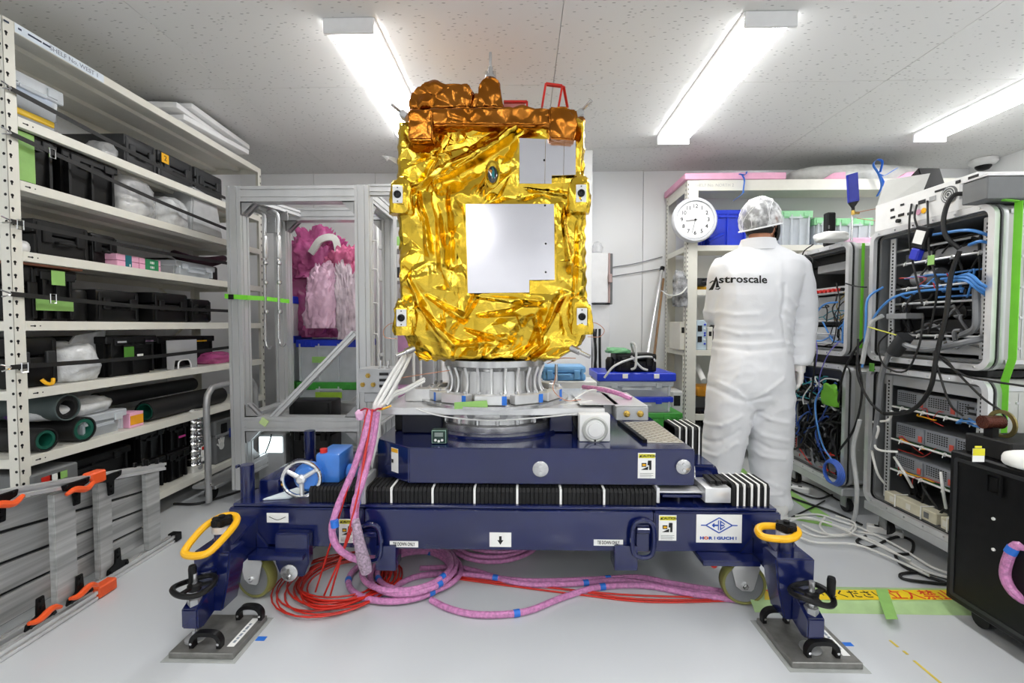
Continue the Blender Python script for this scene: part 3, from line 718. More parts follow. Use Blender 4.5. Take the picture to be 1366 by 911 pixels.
# top diagonal with plates and two turnbuckles
x2 = at(390, 300, Y=2.9).x
fb('diagonal_beam', (fx0 + .08, ym + .1, ft - .04), (x2, FY1 - .04, ft - .04), .04, slots=1)
for (u, v, Y, w, h) in ((335, 272, 2.62, .06, .05), (378, 288, 2.85, .06, .06), (362, 300, 2.8, .06, .1)):
    p = at(u, v, Y=Y); bm = B(); cbox(bm, p, (w, .008, h), .002)
    for sx in (-1, 1): cyl(bm, p + Vector((sx * w * .3, -.004, h * .2)), p + Vector((sx * w * .3, -.009, h * .2)), .006, n=8)
    ob('joint_plate', bm, galv, fr, smooth=0)
for k, (u, vb) in enumerate(((353, 455), (371, 452))):
    Y = 2.75; tp = at(u, 288, Y=Y); bt = at(u + 1, vb, Y=Y)
    t = thing('turnbuckle', ['left long steel turnbuckle rod hanging in the aluminium frame', 'right long steel turnbuckle rod hanging in the aluminium frame'][k], 'turnbuckle', bt)
    bm = B(); tube(bm, [(fx0 + .08, Y + .02, tp.z + .03), (tp.x - .03, Y, tp.z + .03), (tp.x, Y, tp.z), (tp.x, Y, tp.z - .1)], .009, 8); ob('bent_pipe', bm, alu, t)
    bm = B(); cyl(bm, (tp.x, Y, tp.z - .1), (bt.x, Y, bt.z), .008, n=10); ob('rod', bm, steel, t)
    bm = B(); lathe(bm, [(.009, 0), (.015, .01), (.015, .13), (.009, .14)], (tp.x, Y, tp.z - .26), n=14); ob('adjusting_sleeve', bm, alub, t)
    for z in (.3, .42, .6): 
        bm = B(); lathe(bm, [(.008, 0), (.014, .006), (.014, .02), (.008, .026)], (tp.x, Y, tp.z - z), n=12); ob('collar', bm, steel, t)
    bm = B(); tube(bm, [bt + Vector((0, 0, .01)), bt + Vector((.008, 0, -.03)), bt + Vector((.03, -.01, -.045)), bt + Vector((.045, -.01, -.03))], .006, 7); ob('hook', bm, steel, t)
# lime strap round the frame
z = at(0, 397, Y=FY0).z
t = thing('lime_strap', 'bright lime green strap stretched across the aluminium frame posts', 'strap', (fx0, FY0, z))
p = [at(300, 395, Y=FY0 - .01), at(330, 397, Y=FY0 - .01), at(352, 398, Y=2.74), at(386, 402, Y=2.95)]
bm = B()
for q, r in zip(p, p[1:]):
    vs = [bm.verts.new(c) for c in (q + Vector((0, 0, .013)), r + Vector((0, 0, .013)), r - Vector((0, 0, .013)), q - Vector((0, 0, .013)))]
    vo = [bm.verts.new(v.co + Vector((0, -.003, 0))) for v in vs]
    bm.faces.new(vs); bm.faces.new(vo[::-1])
    for i in range(4): bm.faces.new((vs[i], vs[(i + 1) % 4], vo[(i + 1) % 4], vo[i]))
ob('strap_band', bm, limet, t, smooth=0)
bm = B(); cbox(bm, at(308, 396, Y=FY0 - .018), (.028, .006, .028), .001); ob('strap_patch', bm, black, t, smooth=0)
bm = B(); cbox(bm, at(352, 563, Y=FY0 - .004), (.045, .003, .04), .001, rot=(0, .6, 0)); ob('green_tape_scrap', bm, mat('pale_lime_tape', 'cfe6a0', .5), label='pale green tape scrap stuck on the middle beam of the frame', cat='tape', smooth=0)
# ---------------------------------------------------------------- things behind and inside the frame
def cr(lab, u0, u1, v0, v1, Y, d, mb, mr, name='folding_crate', **k):
    a = at(u0, v0, Y=Y); b = at(u1, v1, Y=Y)
    return crate(name, lab, 'crate', TM((a.x + b.x) / 2, Y + d / 2, b.z, 0), b.x - a.x, d, a.z - b.z, mb, mr, clear=True, **k)
Yc = 3.3

def stack(u0, u1, Y, d, spec, x_off=0):
    """spec from the floor up: (label, height, body, rim, tape)"""
    a = at(u0, 500, Y=Y).x; b = at(u1, 500, Y=Y).x; z = .001; out = []
    for lab, h, mb, mr, tp in spec:
        out.append(crate('folding_crate', lab, 'crate', TM((a + b) / 2, Y + d / 2, z, 0), b - a, d, h, mb, mr, clear=True, ribs=4, tape=tp and (tp[0], tp[1], tp[2], tp[3], -d / 2 - .006, tp[4]))); z += h + .001
    return z
zt = at(0, 509, Y=Yc).z; zu = at(0, 453, Y=Yc).z
stack(395, 482, Yc, .34, [
    ('green rimmed clear crate at the foot of the stack behind the aluminium frame', .30, cloudy, greenp, None),
    ('green rimmed clear crate under the blue lidded one behind the aluminium frame', zt - .302, cloudy, greenp, (0, .2, .2, .045, mat('yellow_green_tape', '9cc43a', .5))),
    ('blue lidded clear crate with a pale green label on the stack behind the frame', zu - zt, cloudy, bluep, (-.05, .17, .14, .045, greent))])
zt2 = at(0, 447, Y=3.32).z
stack(370, 393, 3.36, .3, [
    ('blue rimmed crate at the foot of the narrow stack by the left shelving', .32, cloudy, bluep, None),
    ('green rimmed crate in the middle of the narrow stack by the left shelving', .27, cloudy, greenp, None),
    ('clear crate with blue lid near the top of the narrow stack by the left shelving', zt2 - .6, cloudy, bluep, None),
    ('white document crate with blue lid uppermost in the narrow stack by the left shelving', .30, whitep, bluep, (0, .12, .07, .1, paper))])
def bag(name, lab, u0, u1, v0, v1, Y, dy, m, seed, **k):
    a = at(u0, v0, Y=Y); b = at(u1, v1, Y=Y)
    bm = blob((0, 0, 0), (b.x - a.x, dy, a.z - b.z), seed, sub=5, freq=4.5, crease=1.3, **k); o = Vector((seed, 3, 7))
    for v in bm.verts:
        w = noise.voronoi(v.co * 11 + o)[0]; v.co += v.co.normalized() * ((w[1] - w[0]) * .022 - .008) + Vector((v.co.z * .12 * math.sin(seed * 5), 0, 0))
    bm.transform(Matrix.Translation(((a.x + b.x) / 2, Y + dy / 2, b.z + .01))); return ob(name, bm, m, label=lab, cat='bag', smooth=75)
bag('packed_bag', 'deep pink plastic bag of packing heaped at the back of the pile', 384, 476, 340, 452, 3.42, .3, pbag, 11, amp=.35)
bag('packed_bag', 'pink bag opening folded up highest on the pile', 384, 452, 308, 372, 3.36, .18, pbag, 12, amp=.45)
bag('packed_bag', 'rounded bright pink bag upper right of the pile', 422, 480, 326, 382, 3.33, .25, mat('hot_pink_bag', 'e0709c', .25, alpha=.88, bump=.5, bscale=25), 13, amp=.3)
bag('packed_bag', 'whitish pink translucent bag bulging at the front of the pile', 398, 448, 356, 440, 3.2, .16, pbagl, 14, amp=.25)
bag('packed_bag', 'pale bag with folded contents right front of the pile', 445, 474, 355, 455, 3.2, .15, mat('pale_grey_pink_bag', 'e3cfda', .25, alpha=.9, var=.2, scale=9, bump=.7, bscale=25), 15, amp=.3)
bm = B(); a = at(430, 312, Y=3.34); tube(bm, [at(415, 338, Y=3.34), at(428, 320, Y=3.33), at(446, 318, Y=3.34), at(452, 338, Y=3.36)], .02, 8, flat=(.02, .05)); ob('bag_flap', bm, mat('pale_sheet', 'e6e6e0', .3), label='pale folded sheet sticking out at the top of the bag pile', cat='sheet')
a = at(384, 535, Y=2.72); b = at(443, 600, Y=2.72)
hardcase('black_case', 'upright black case standing inside the aluminium frame', TM((a.x + b.x) / 2, 2.80, 0.001, 0), b.x - a.x, .15, a.z, black)
a = at(345, 583, Y=2.72); b = at(376, 604, Y=2.72)
t = thing('reflective_box', 'small monitor-like box inside the foot of the frame, its reflection painted as a glowing panel', 'lamp', (a.x, 2.72, b.z - .12))
bm = B(); box(bm, a.x - .015, b.x + .015, 2.73, 2.80, 0.001, a.z + .02, .008); ob('reflective_box_body', bm, galv, t)
bm = B(); box(bm, a.x, b.x, 2.722, 2.729, b.z, a.z, .002); ob('painted_shine_panel', bm, mat('painted_shine_panel', 'dff0f4', .3, emit=1.2), t)  # no lamp: the reflection on this monitor-like box is put in as emission
bm = B(); tube(bm, [(b.x - .06, 2.715, a.z + .02), (b.x - .07, 2.71, a.z - .03), (b.x - .1, 2.715, b.z)], .004, 6); ob('reflective_box_cord', bm, rubber, t)
# small rack seen between frame and satellite
xa, xb = at(500, 0, Y=3.25).x, at(548, 0, Y=3.25).x
t = thing('small_shelf', 'white wire shelf glimpsed between the frame and the satellite', 'shelf', ((xa + xb) / 2, 3.35, 0))
zs = [at(0, v, Y=3.25).z for v in (292, 330, 372, 470, 560)]
for x in (xa, xb):
    for y in (3.25, 3.47):
        bm = B(); cyl(bm, (x, y, 0), (x, y, zs[0] + .06), .011, n=10); ob('upright', bm, whitep, t)
for z in zs:
    bm = B(); box(bm, xa + .012, xb - .012, 3.24, 3.48, z - .025, z, .003); ob('shelf', bm, whitep, t)
pk = mat('lilac_sheet', 'd59fcf', .4)
for k, (i, h, m_, lab) in enumerate(((1, .07, greent, 'pale green box on the white wire shelf'), (2, .08, dark, 'dark box on the white wire shelf'), (3, .27, pk, 'tall lilac pack on the white wire shelf'), (4, .25, pk, 'lower lilac pack on the white wire shelf'))):
    bm = B(); box(bm, xa + .03, xb - .03, 3.26, 3.44, zs[i] + .001, zs[i] + h, .01, seg=2); ob('shelf_box', bm, m_, label=lab, cat='box')
# white clips on the right frame post
for k, v in enumerate((322, 360, 405, 446)):
    p = at(498, v, Y=2.55); bm = B(); tube(bm, [(fx1 + .001, 2.56, p.z), (fx1 + .012, 2.55, p.z + .004), (fx1 + .03, 2.54, p.z), (fx1 + .034, 2.54, p.z - .012)], .004, 6)
    ob('cable_clip', bm, whitep, fr)
# ---------------------------------------------------------------- hand trolley with U handle and rugged case
t = thing('hand_trolley', 'folding platform trolley with a bent tube handle beside the left shelving', 'trolley', (-1.78, 2.75, 0))
hx = -1.775; y0, y1 = at(277, 600, X=hx).y, at(342, 600, X=hx).y; zt = at(300, 513, X=hx).z
bm = B(); tube(bm, [(hx, y0, .02), (hx, y0, .3), (hx, y0, zt - .09), (hx, y0 + .03, zt - .02), (hx, y0 + .09, zt), (hx, y1 - .09, zt), (hx, y1 - .03, zt - .02), (hx, y1, zt - .09), (hx, y1, .3), (hx, y1, .05)], .017, 12, 4); ob('handle', bm, galv, t)
bm = B(); box(bm, hx - .12, hx + .02, y0 + .03, y1 + .1, .08, .10, .004); ob('platform', bm, galv, t)
for yy in (y0 + .1, y1):
    bm = B(); cyl(bm, (hx - .07, yy, .041), (hx - .04, yy, .041), .04, n=20); ob('wheel', bm, rubber, t)
bm = B(); cyl(bm, (hx, y0 - .001, .12), (hx + .022, y0 - .001, .12), .008, n=10); ob('pivot_bolt', bm, chrome, t)
Xc = XL - .02
ya, yb = SY(283, Xc), 3.25
t = thing('rugged_case', 'grey metal transport case with a white hand mark behind the trolley handle', 'case', (Xc - .2, (ya + yb) / 2, LZ[7]))
zc = at(285, 556, X=Xc).z
bm = B(); box(bm, Xc - .4, Xc, ya, yb, LZ[7] + .001, zc * .7, .01); ob('body', bm, greyd, t)
bm = B(); box(bm, Xc - .4, Xc, ya, yb, zc * .7 + .002, zc - .035, .01); ob('lid', bm, greyd, t)
bm = B(); box(bm, Xc - .001, Xc + .008, ya, yb, zc * .7 - .008, zc * .7 + .012, .002); ob('edge_rail', bm, galv, t)
bm = B(); box(bm, Xc, Xc + .012, ya + .05, ya + .1, zc - .12, zc - .06, .003); ob('latch', bm, black, t)
bm = B(); box(bm, Xc + .0005, Xc + .0015, yb - .24, yb - .15, zc - .1, zc - .055); ob('name_label', bm, paper, t, smooth=0)
bm = B(); box(bm, Xc + .0085, Xc + .0095, ya + .12, yb - .05, zc * .7 - .03, zc * .7 + .03); n1 = ob('blue_label', bm, mat('royal_blue_label', '2b3f9a', .5), t, smooth=0)
dashes(n1, facing((Xc + .0097, (ya + .12 + yb - .05) / 2, zc * .7), (1, 0, 0)), mat('lavender_print', 'a9aed8', .5), [(.02, .006), (.03, .005), (.018, .006), (.03, 0)], .015, 2, .026)
bm = B(); hz = zc * .55; hy = ya + .055
cyl(bm, (Xc + .0005, hy, hz), (Xc + .002, hy, hz), .024, n=14)
for i, (dy, L_, an) in enumerate(((-.02, .045, -.25), (-.008, .055, -.08), (.005, .056, .05), (.018, .048, .2), (-.03, .025, -.9))):
    q = B(); box(q, 0, .0015, -.005, .005, 0, L_, .002); q.transform(Matrix.Translation((Xc + .0005, hy + dy * .8, hz + .005)) @ Matrix.Rotation(-an, 4, 'X')); merge(bm, q)
ob('hand_mark', bm, paper, t, smooth=0, kind='stuff')
# black crates beyond are out of sight; cable on the floor behind the trolley
bm = B(); tube(bm, [at(232, 672, Z=.008), at(262, 672, Z=.008), at(292, 664, Z=.008), at(325, 654, Z=.008), at(350, 652, Z=.008)], .007, 7); ob('floor_cable', bm, rubber, label='black cable on the floor behind the trolley', cat='cable')
# ---------------------------------------------------------------- folded aluminium work platform
t = thing('folded_platform', 'folded aluminium work platform with orange levers lying on its side by the left shelving', 'platform', (-1.65, 1.6, 0))
brushed = mat('brushed_aluminium', 'cfd0cf', .38, .9, var=.22, scale=14, stretch=(1, .12, 3)); brushed.node_tree.nodes['Principled BSDF'].inputs['Metallic'].default_value = .45
bm = B(); prism(bm, [(1.12, .045), (1.93, .045), (1.93, .36), (1.12, .46)], 'x', -1.70, -1.692); ob('gap_shade_sheet', bm, dark, t, smooth=0)  # dark sheet added behind the planks so their gaps read as shade
def topz(y): return .392 + (2.0 - y) * .17
xb_ = -1.675
for k in range(4):
    f0, f1 = (k + .06) / 4, (k + .94) / 4; ya, yb = 1.12, 1.93
    bm = B(); vs = []
    for x in (xb_ - .012, xb_):
        for y in (ya, yb):
            H = topz(y) - .09
            vs += [bm.verts.new((x, y, .05 + H * f0)), bm.verts.new((x, y, .05 + H * f1))]
    for f in ((0, 1, 3, 2), (4, 6, 7, 5), (0, 4, 5, 1), (2, 3, 7, 6), (0, 2, 6, 4), (1, 5, 7, 3)): bm.faces.new([vs[i] for i in f])
    ob('deck_plank', bm, brushed, t, smooth=0, label='brushed deck plank')
def rail(x, ya, yb, top, name='rail', w=.03, h=.032, lift=0):
    bm = B(); za = topz(ya) - .016 + lift if top else .018; zb_ = topz(yb) - .016 + lift if top else .018
    bar(bm, (x, ya, za), (x, yb, zb_), w, h, slots=1); return ob(name, bm, alub, t, smooth=0)
rail(-1.645, 1.1, 2.0, True); rail(-1.645, 1.1, 2.04, False)
rail(-1.59, 1.1, 1.585, True, lift=.01); rail(-1.59, 1.1, 1.60, False)
def rung(x, y, w, lean=0):
    bm = B(); prism(bm, [(y - w / 2, .034), (y + w / 2, .034), (y + w / 2 + lean, topz(y) - .03), (y - w / 2 + lean, topz(y) - .03)], 'x', x - .012, x + .012, .003); ob('rung', bm, brushed, t, smooth=0, label='flat upright rung')
rung(-1.645, 1.93, .07); rung(-1.645, 1.70, .06); rung(-1.595, 1.50, .075); rung(-1.595, 1.26, .06)
def cap(x, y, z, L_): 
    bm = B(); box(bm, x - .02, x + .02, y, y + L_, z - .022, z + .022, .005); ob('end_cap', bm, orange, t, label='orange end cap')
cap(-1.59, 1.586, topz(1.586) - .006, .06); cap(-1.59, 1.601, .024, .075)
bm = B(); box(bm, -1.667, -1.623, 2.04, 2.075, .003, .04, .003); ob('end_cap', bm, black, t, label='black end cap')
def hinge(x, y, z, up, lev=None):
    bm = B(); s = 1 if up else -1
    prism(bm, [(y - .05, z), (y + .05, z), (y + .045, z - s * .02), (y + .015, z - s * .03), (y + .012, z - s * .085), (y - .012, z - s * .085), (y - .015, z - s * .03), (y - .045, z - s * .02)], 'x', x, x + .008, .002)
    for dy, dz in ((-.035, -.008), (.035, -.008), (0, -.05), (0, -.072)): cyl(bm, (x + .008, y + dy, z + s * dz), (x + .013, y + dy, z + s * dz), .006, n=8)
    ob('hinge_plate', bm, black, t, smooth=0)
    if lev:
        bm = B(); tube(bm, [(x + .02, y - .05, z - s * .03), (x + .022, y - .02, z - s * .022), (x + .022, y + .02, z - s * .035), (x + .02, y + .05, z - s * .02)], .0085, 8, rf=lambda f: .7 + .6 * math.sin(f * PI)); ob('lever', bm, orange, t, label='orange locking lever')
hinge(-1.632, 1.72, topz(1.72) - .005, True); hinge(-1.632, 1.74, .038, False)
hinge(-1.577, 1.53, topz(1.53) - .0, True, 1); hinge(-1.577, 1.30, topz(1.3), True, 1)
hinge(-1.577, 1.53, .05, False, 1); hinge(-1.577, 1.40, .05, False, 1)
for y in (1.86, 1.89, 1.90, 1.93, 1.96):
    bm = B(); yy = y; cyl(bm, (-1.645 + .01 * math.sin(y * 90), yy, topz(yy)), (-1.645 + .01 * math.sin(y * 90), yy, topz(yy) + .02 + .012 * math.cos(y * 70)), .007, n=8); ob('rubber_stud', bm, black, t)
# ---------------------------------------------------------------- transport dolly (blue)
DY = 1.62
dl = thing('transport_dolly', 'large dark blue steel transport dolly carrying the satellite', 'dolly', (-.05, 2.2, 0))
def dp(name, bm, m=None, parent=None, **k): return ob(name, bm, m or blue, parent or dl, **k)
def bx(u0, u1, v0, v1, Y, d, bv=.006, bm=None):
    a, b = at(u0, v0, Y=Y), at(u1, v1, Y=Y); bm = bm or B(); return box(bm, a.x, b.x, Y, Y + d, b.z, a.z, bv, seg=2)
bl = at(304, 680, Y=DY); br = at(1043, 672, Y=DY)
bt, bb = at(650, 681, Y=DY).z, at(650, 734, Y=DY).z
dx0, dx1 = bl.x, br.x
m0, m1 = at(478, 0, Y=DY).x, at(880, 0, Y=DY).x
bm = B(); box(bm, m0, m1, DY, DY + .17, bb, bt, .006, seg=2); front_beam = dp('front_beam', bm)
bm = B(); prism(bm, [(dx0, bt), (dx0, bt - .11), (dx0 + .03, bt - .135), (m0 - .002, bb), (m0 - .002, bt)], 'y', DY + .001, DY + .17, .005); dp('beam_end', bm)
bm = B(); prism(bm, [(m1 + .002, bb), (dx1 - .12, bb + .005), (dx1, bt - .12), (dx1, bt), (m1 + .002, bt)], 'y', DY + .001, DY + .17, .005); dp('beam_end', bm)
bm = B(); box(bm, dx0 + .01, dx1 - .01, DY + .012, DY + .17, bt + .0005, bt + .012, .003); dp('top_plate', bm)
RY = 2.22
bm = B(); box(bm, dx0 + .08, dx1 - .08, RY, RY + .16, bb, bt, .006, seg=2); dp('rear_beam', bm)
for (xa, xb) in ((dx0 + .09, dx0 + .24), (dx1 - .24, dx1 - .09)):
    bm = B(); box(bm, xa, xb, DY + .171, RY - .001, bb + .01, bt - .005, .006, seg=2); dp('side_beam', bm)
# mounting pads, brackets under the beam
for (u0, u1) in ((500, 528), (820, 851)):
    bm = bx(u0, u1, 728, 762, DY - .012, .08, .004); dp('tie_lug', bm)
for (u0, u1, v0, v1) in ((366, 412, 712, 770),):
    a = at(u0, v0, Y=DY - .04); b = at(u1, v1, Y=DY - .04); bm = B()
    prism(bm, [(a.x, a.z), (a.x, b.z + .05), (a.x + .02, b.z), (b.x - .02, b.z), (b.x, b.z + .05), (b.x, a.z)], 'y', DY - .04, DY - .001, .004); dp('pin_bracket', bm)
def disc(u, v, Y, r, par=dl, face=None):
    p = at(u, v, Y=Y); bm = B(); lathe(bm, [(r - .002, 0), (r, .002), (r, .008), (r - .003, .01)], p, (0, -1, 0), 28); d = dp('clamp_disc', bm, steel, par, label='round machined disc')
    for s in (-1, 1):
        bm = B(); cyl(bm, p + Vector((0, -.01, s * r * .42)), p + Vector((0, -.016, s * r * .42)), r * .2, n=10); dp('bolt', bm, chrome, d)
    return d
disc(387, 763, DY - .041, .031)
def tiehandle(u, v, Y):
    p = at(u, v, Y=Y); bm = B(); w, h = .032, .055
    tube(bm, [p + Vector((-w, -.012, -h)), p + Vector((w, -.012, -h)), p + Vector((w, -.012, h)), p + Vector((-w, -.012, h))], .009, 8, closed=True, k=6, smooth=True)
    dp('lashing_ring', bm)
    bm = B(); cbox(bm, p + Vector((0, -.008, h * .55)), (.05, .018, .02), .004); cbox(bm, p + Vector((0, -.003, 0)), (.045, .004, .1), .001); dp('ring_clip', bm)
tiehandle(495, 722, DY - .002); tiehandle(857, 717, DY - .002)
# labels
def sticker(name, u0, u1, v0, v1, Y, par, m=paper, label=None):
    a, b = at(u0, v0, Y=Y), at(u1, v1, Y=Y); bm = B(); box(bm, a.x, b.x, Y - .0012, Y, b.z, a.z); o = dp(name, bm, m, par, smooth=0, label=label)
    return o, Vector(((a.x + b.x) / 2, Y - .0016, (a.z + b.z) / 2)), b.x - a.x, a.z - b.z
def caution(u0, u1, v0, v1, Y, par, M=None):
    o, c, w, h = sticker('caution_sticker', u0, u1, v0, v1, Y, par)
    bm = B(); box(bm, c.x - w * .46, c.x + w * .46, Y - .0018, Y - .0012, c.z + h * .3, c.z + h * .46); dp('yellow_band', bm, lemon, o, smooth=0)
    text('lettering', 'CAUTION', w * .19, facing((c.x + w * .09, Y - .0024, c.z + h * .38), FR), ink, o, depth=.0004, bold=.0003)
    bm = B(); q = [(-.5, -.5), (.5, -.5), (0, .5)]; prism(bm, [(c.x - w * .36 + a * w * .14, c.z + h * .38 + b * w * .14) for a, b in q], 'y', Y - .0024, Y - .0018)
    s = w * .9; cz = c.z + h * .02
    prism(bm, [(c.x + s * .08, cz + s * .3), (c.x + s * .3, cz + s * .3), (c.x + s * .3, cz - s * .3), (c.x + s * .16, cz - s * .3), (c.x + s * .16, cz), (c.x + s * .05, cz)], 'y', Y - .0022, Y - .0012)
    prism(bm, [(c.x - s * .35, cz - s * .3), (c.x + s * .1, cz - s * .08), (c.x + s * .08, cz - s * .3)], 'y', Y - .0022, Y - .0012)
    prism(bm, [(c.x - s * .32, cz + s * .14), (c.x - s * .02, cz + s * .14), (c.x - s * .02, cz - s * .1), (c.x - s * .32, cz - s * .1)], 'y', Y - .0022, Y - .0012)
    dp('pictogram', bm, ink, o, smooth=0)
    bm = B(); prism(bm, [(c.x - s * .27, cz + s * .08), (c.x - s * .1, cz + s * .08), (c.x - s * .03, cz + s * .02), (c.x - s * .1, cz - s * .04), (c.x - s * .27, cz - s * .04)], 'y', Y - .0027, Y - .0022); dp('hand_symbol', bm, yellow, o, smooth=0)
    bm = B()
    for k in range(4): box(bm, c.x - w * .38, c.x + w * (.38 - .1 * (k % 2)), Y - .0017, Y - .0012, c.z - h * (.30 + .045 * k) - h * .008, c.z - h * (.30 + .045 * k) + h * .004)
    dp('small_print', bm, greyd, o, smooth=0, kind='stuff')
caution(452, 474, 692, 724, DY, front_beam)
caution(879, 902, 687, 721, DY, front_beam)
o, c, w, h = sticker('tie_down_label', 520, 558, 721.5, 730, DY - .0005, front_beam); text('lettering', 'TIE DOWN ONLY', h * .8, facing(c, FR), ink, o, bold=.0002, sx=.56)
o, c, w, h = sticker('tie_down_label', 792, 831, 719.5, 728, DY - .0005, front_beam); text('lettering', 'TIE DOWN ONLY', h * .8, facing(c, FR), ink, o, bold=.0002, sx=.56)
o, c, w, h = sticker('centre_mark_label', 653, 682, 710, 729.5, DY - .0005, front_beam)
bm = B(); s = h * .55
prism(bm, [(c.x - s * .16, c.z + s * .45), (c.x + s * .16, c.z + s * .45), (c.x + s * .16, c.z - s * .05), (c.x + s * .38, c.z - s * .05), (c.x, c.z - s * .62), (c.x - s * .38, c.z - s * .05), (c.x - s * .16, c.z - s * .05)], 'y', DY - .0022, DY - .0016); dp('arrow_mark', bm, ink, o, smooth=0)
o, c, w, h = sticker('curved_arrow_label', 356, 385, 684, 697, DY - .0005, front_beam)
bm = B(); tube(bm, [c + Vector((-w * .38, -.0008, h * .12)), c + Vector((0, -.0008, -h * .2)), c + Vector((w * .38, -.0008, h * .12))], .001, 5); dp('arrow_mark', bm, ink, o)
o, c, w, h = sticker('maker_plate', 929, 989, 686, 724, DY - .0005, front_beam)
navy = mat('logo_blue', '1c4fb0', .5)
cz = c.z + h * .12; rx, rz = w * .29, h * .27
bm = B()
for s in (-1, 1):
    tube(bm, [(c.x + s * w * .40, c.y, cz), (c.x + s * rx, c.y, cz), (c.x, c.y, cz + rz), (c.x - s * rx * .0, c.y, cz + rz)], .0022, 4, smooth=False)
    tube(bm, [(c.x + s * rx, c.y, cz), (c.x, c.y, cz - rz)], .0022, 4, smooth=False)
dp('diamond_emblem', bm, navy, o, smooth=0)
for P in ([(-.075, .66), (-.02, .82), (-.02, -.82), (-.075, -.66), (-.075, -.12), (-.28, -.12), (-.28, -.3), (-.34, -.3), (-.44, 0), (-.34, .3), (-.28, .3), (-.28, .12), (-.075, .12)],
        [(.05, .8), (.36, .22), (.34, .12), (.12, .48), (.12, .1), (.3, .1), (.3, -.1), (.12, -.1), (.12, -.48), (.34, -.12), (.36, -.22), (.05, -.8)]):
    bm = B(); prism(bm, [(c.x + x * rx * 1.25, cz + z * rz * .86) for x, z in P], 'y', c.y - .0006, c.y + .0002); dp('monogram', bm, navy, o, smooth=0)
zt_ = c.z - h * .34; gp = w * .094
for k, ch in enumerate('HORIGUCHI'):
    text('lettering', ch, h * .135, facing((c.x + (k - 4) * gp, c.y, zt_), FR), mat('logo_orange', 'e2622e', .5) if ch == 'O' else navy, o, bold=.0007, sx=1.45 if ch != 'I' else 1)
# bellows tracks along X on the front beam
by0, by1 = DY + .03, DY + .16
za, zb_ = bt + .013, at(650, 652, Y=DY + .03).z
def bellows(x0, x1, y0, y1, z0, z1, n, par=dl, axis='x', name='bellows'):
    bm = B()
    for k in range(n):
        a = x0 + (x1 - x0) * k / n; b = x0 + (x1 - x0) * (k + .8) / n
        if axis == 'x': prism(bm, [(y0, z0), (y0, z1 - .012), (y0 + .012, z1), (y1 - .012, z1), (y1, z1 - .012), (y1, z0)], 'x', a, b)
        else: prism(bm, [(y0, z0), (y0, z1 - .012), (y0 + .012, z1), (y1 - .012, z1), (y1, z1 - .012), (y1, z0)], 'y', a, b)
    if axis == 'x': box(bm, x0, x1, y0 + .008, y1 - .008, z0, z1 - .008)
    else: box(bm, y0 + .008, y1 - .008, x0, x1, z0, z1 - .008)
    return dp(name, bm, blackm, par, smooth=0, kind='stuff')
X_ = lambda u, Y=DY + .03: at(u, 650, Y=Y).x
bellows(X_(412), X_(478), by0, by1, za, zb_, 14)
be = bellows(X_(487), X_(876), by0, by1, za, zb_, 70)
for u in (522, 577, 633, 690, 748, 806):
    bm = B(); box(bm, X_(u) - .004, X_(u) + .004, by0 - .002, by1, za, zb_ + .001); dp('white_rib', bm, paper, be, smooth=0)
zc = at(960, 646, Y=by0).z
be2 = bellows(X_(977), X_(1028), by0, by1, za, zc, 10)
for u in (984, 993, 1003, 1012, 1021):
    bm = B(); box(bm, X_(u) - .0035, X_(u) + .0035, by0 - .002, by1, za, zc + .001); dp('white_rib', bm, paper, be2, smooth=0)
bm = bx(941, 975, 651, 671, by0 - .008, .12, .002); dp('bearing_block', bm, alub)
bm = bx(480, 487, 640, 673, by0 - .01, .13, .002); dp('bearing_block', bm, alub)
bm = bx(877, 940, 655, 658, by0 + .02, .06, .001); dp('guide_rail', bm, alub)
bm = bx(884, 940, 660, 664, by0 + .02, .06, .001); dp('drive_screw', bm, blue)
bm = bx(876, 880, 651, 671, by0, .1, .001); dp('bearing_block', bm, alub)
for k in range(3):
    bm = B(); box(bm, X_(950 + k * 8), X_(956 + k * 8), by0 + .01, by0 + .09, zc - .004, zc + .008); dp('clamp_strip', bm, black, smooth=0)
# upper carriage
CY = 1.68
ct, cb = at(700, 598, Y=CY).z, at(700, 646, Y=CY).z
cl, c2, crx = at(497, 0, Y=CY + .13).x, at(540, 0, Y=CY).x, at(936, 0, Y=CY).x
CY2 = 2.46
bm = B(); prism(bm, [(cl, CY + .13), (c2, CY), (crx, CY), (crx, CY2), (cl, CY2)], 'z', cb, ct, .004); carr = dp('upper_carriage', bm)
bm = B(); prism(bm, [(cl + .03, CY + .16), (c2 + .02, CY + .03), (crx - .03, CY + .03), (crx - .03, CY2 - .03), (cl + .03, CY2 - .03)], 'z', zb_ + .001, cb - .001); dp('carriage_base', bm, blackm)
disc(721, 625, CY, .03, carr); disc(911, 622, CY, .028, carr)
caution(851, 874, 604, 638, CY - .0003, carr)
# sticker on the chamfer
pc = at(521, 618, Y=CY + .055); nrm = Vector((-(0.13), -(c2 - cl), 0)).normalized()
pc = Vector(((cl * .42 + c2 * .58), CY + .13 * .42, (ct + cb) / 2 + .004)) + nrm * .0005
bm = B(); plate(bm, pc, nrm, .045, .095, .001); cs = dp('caution_sticker', bm, paper, carr, smooth=0)
bm = B(); plate(bm, pc + nrm * .001 + Vector((0, 0, .038)), nrm, .042, .015, .0005); dp('yellow_band', bm, yellow, cs, smooth=0)
bm = B(); plate(bm, pc + nrm * .001 + Vector((.004, 0, .004)), nrm, .018, .03, .0006); plate(bm, pc + nrm * .001 + Vector((-.01, 0.004, -.004)), nrm, .012, .014, .0006); dp('pictogram', bm, ink, cs, smooth=0, kind='stuff')
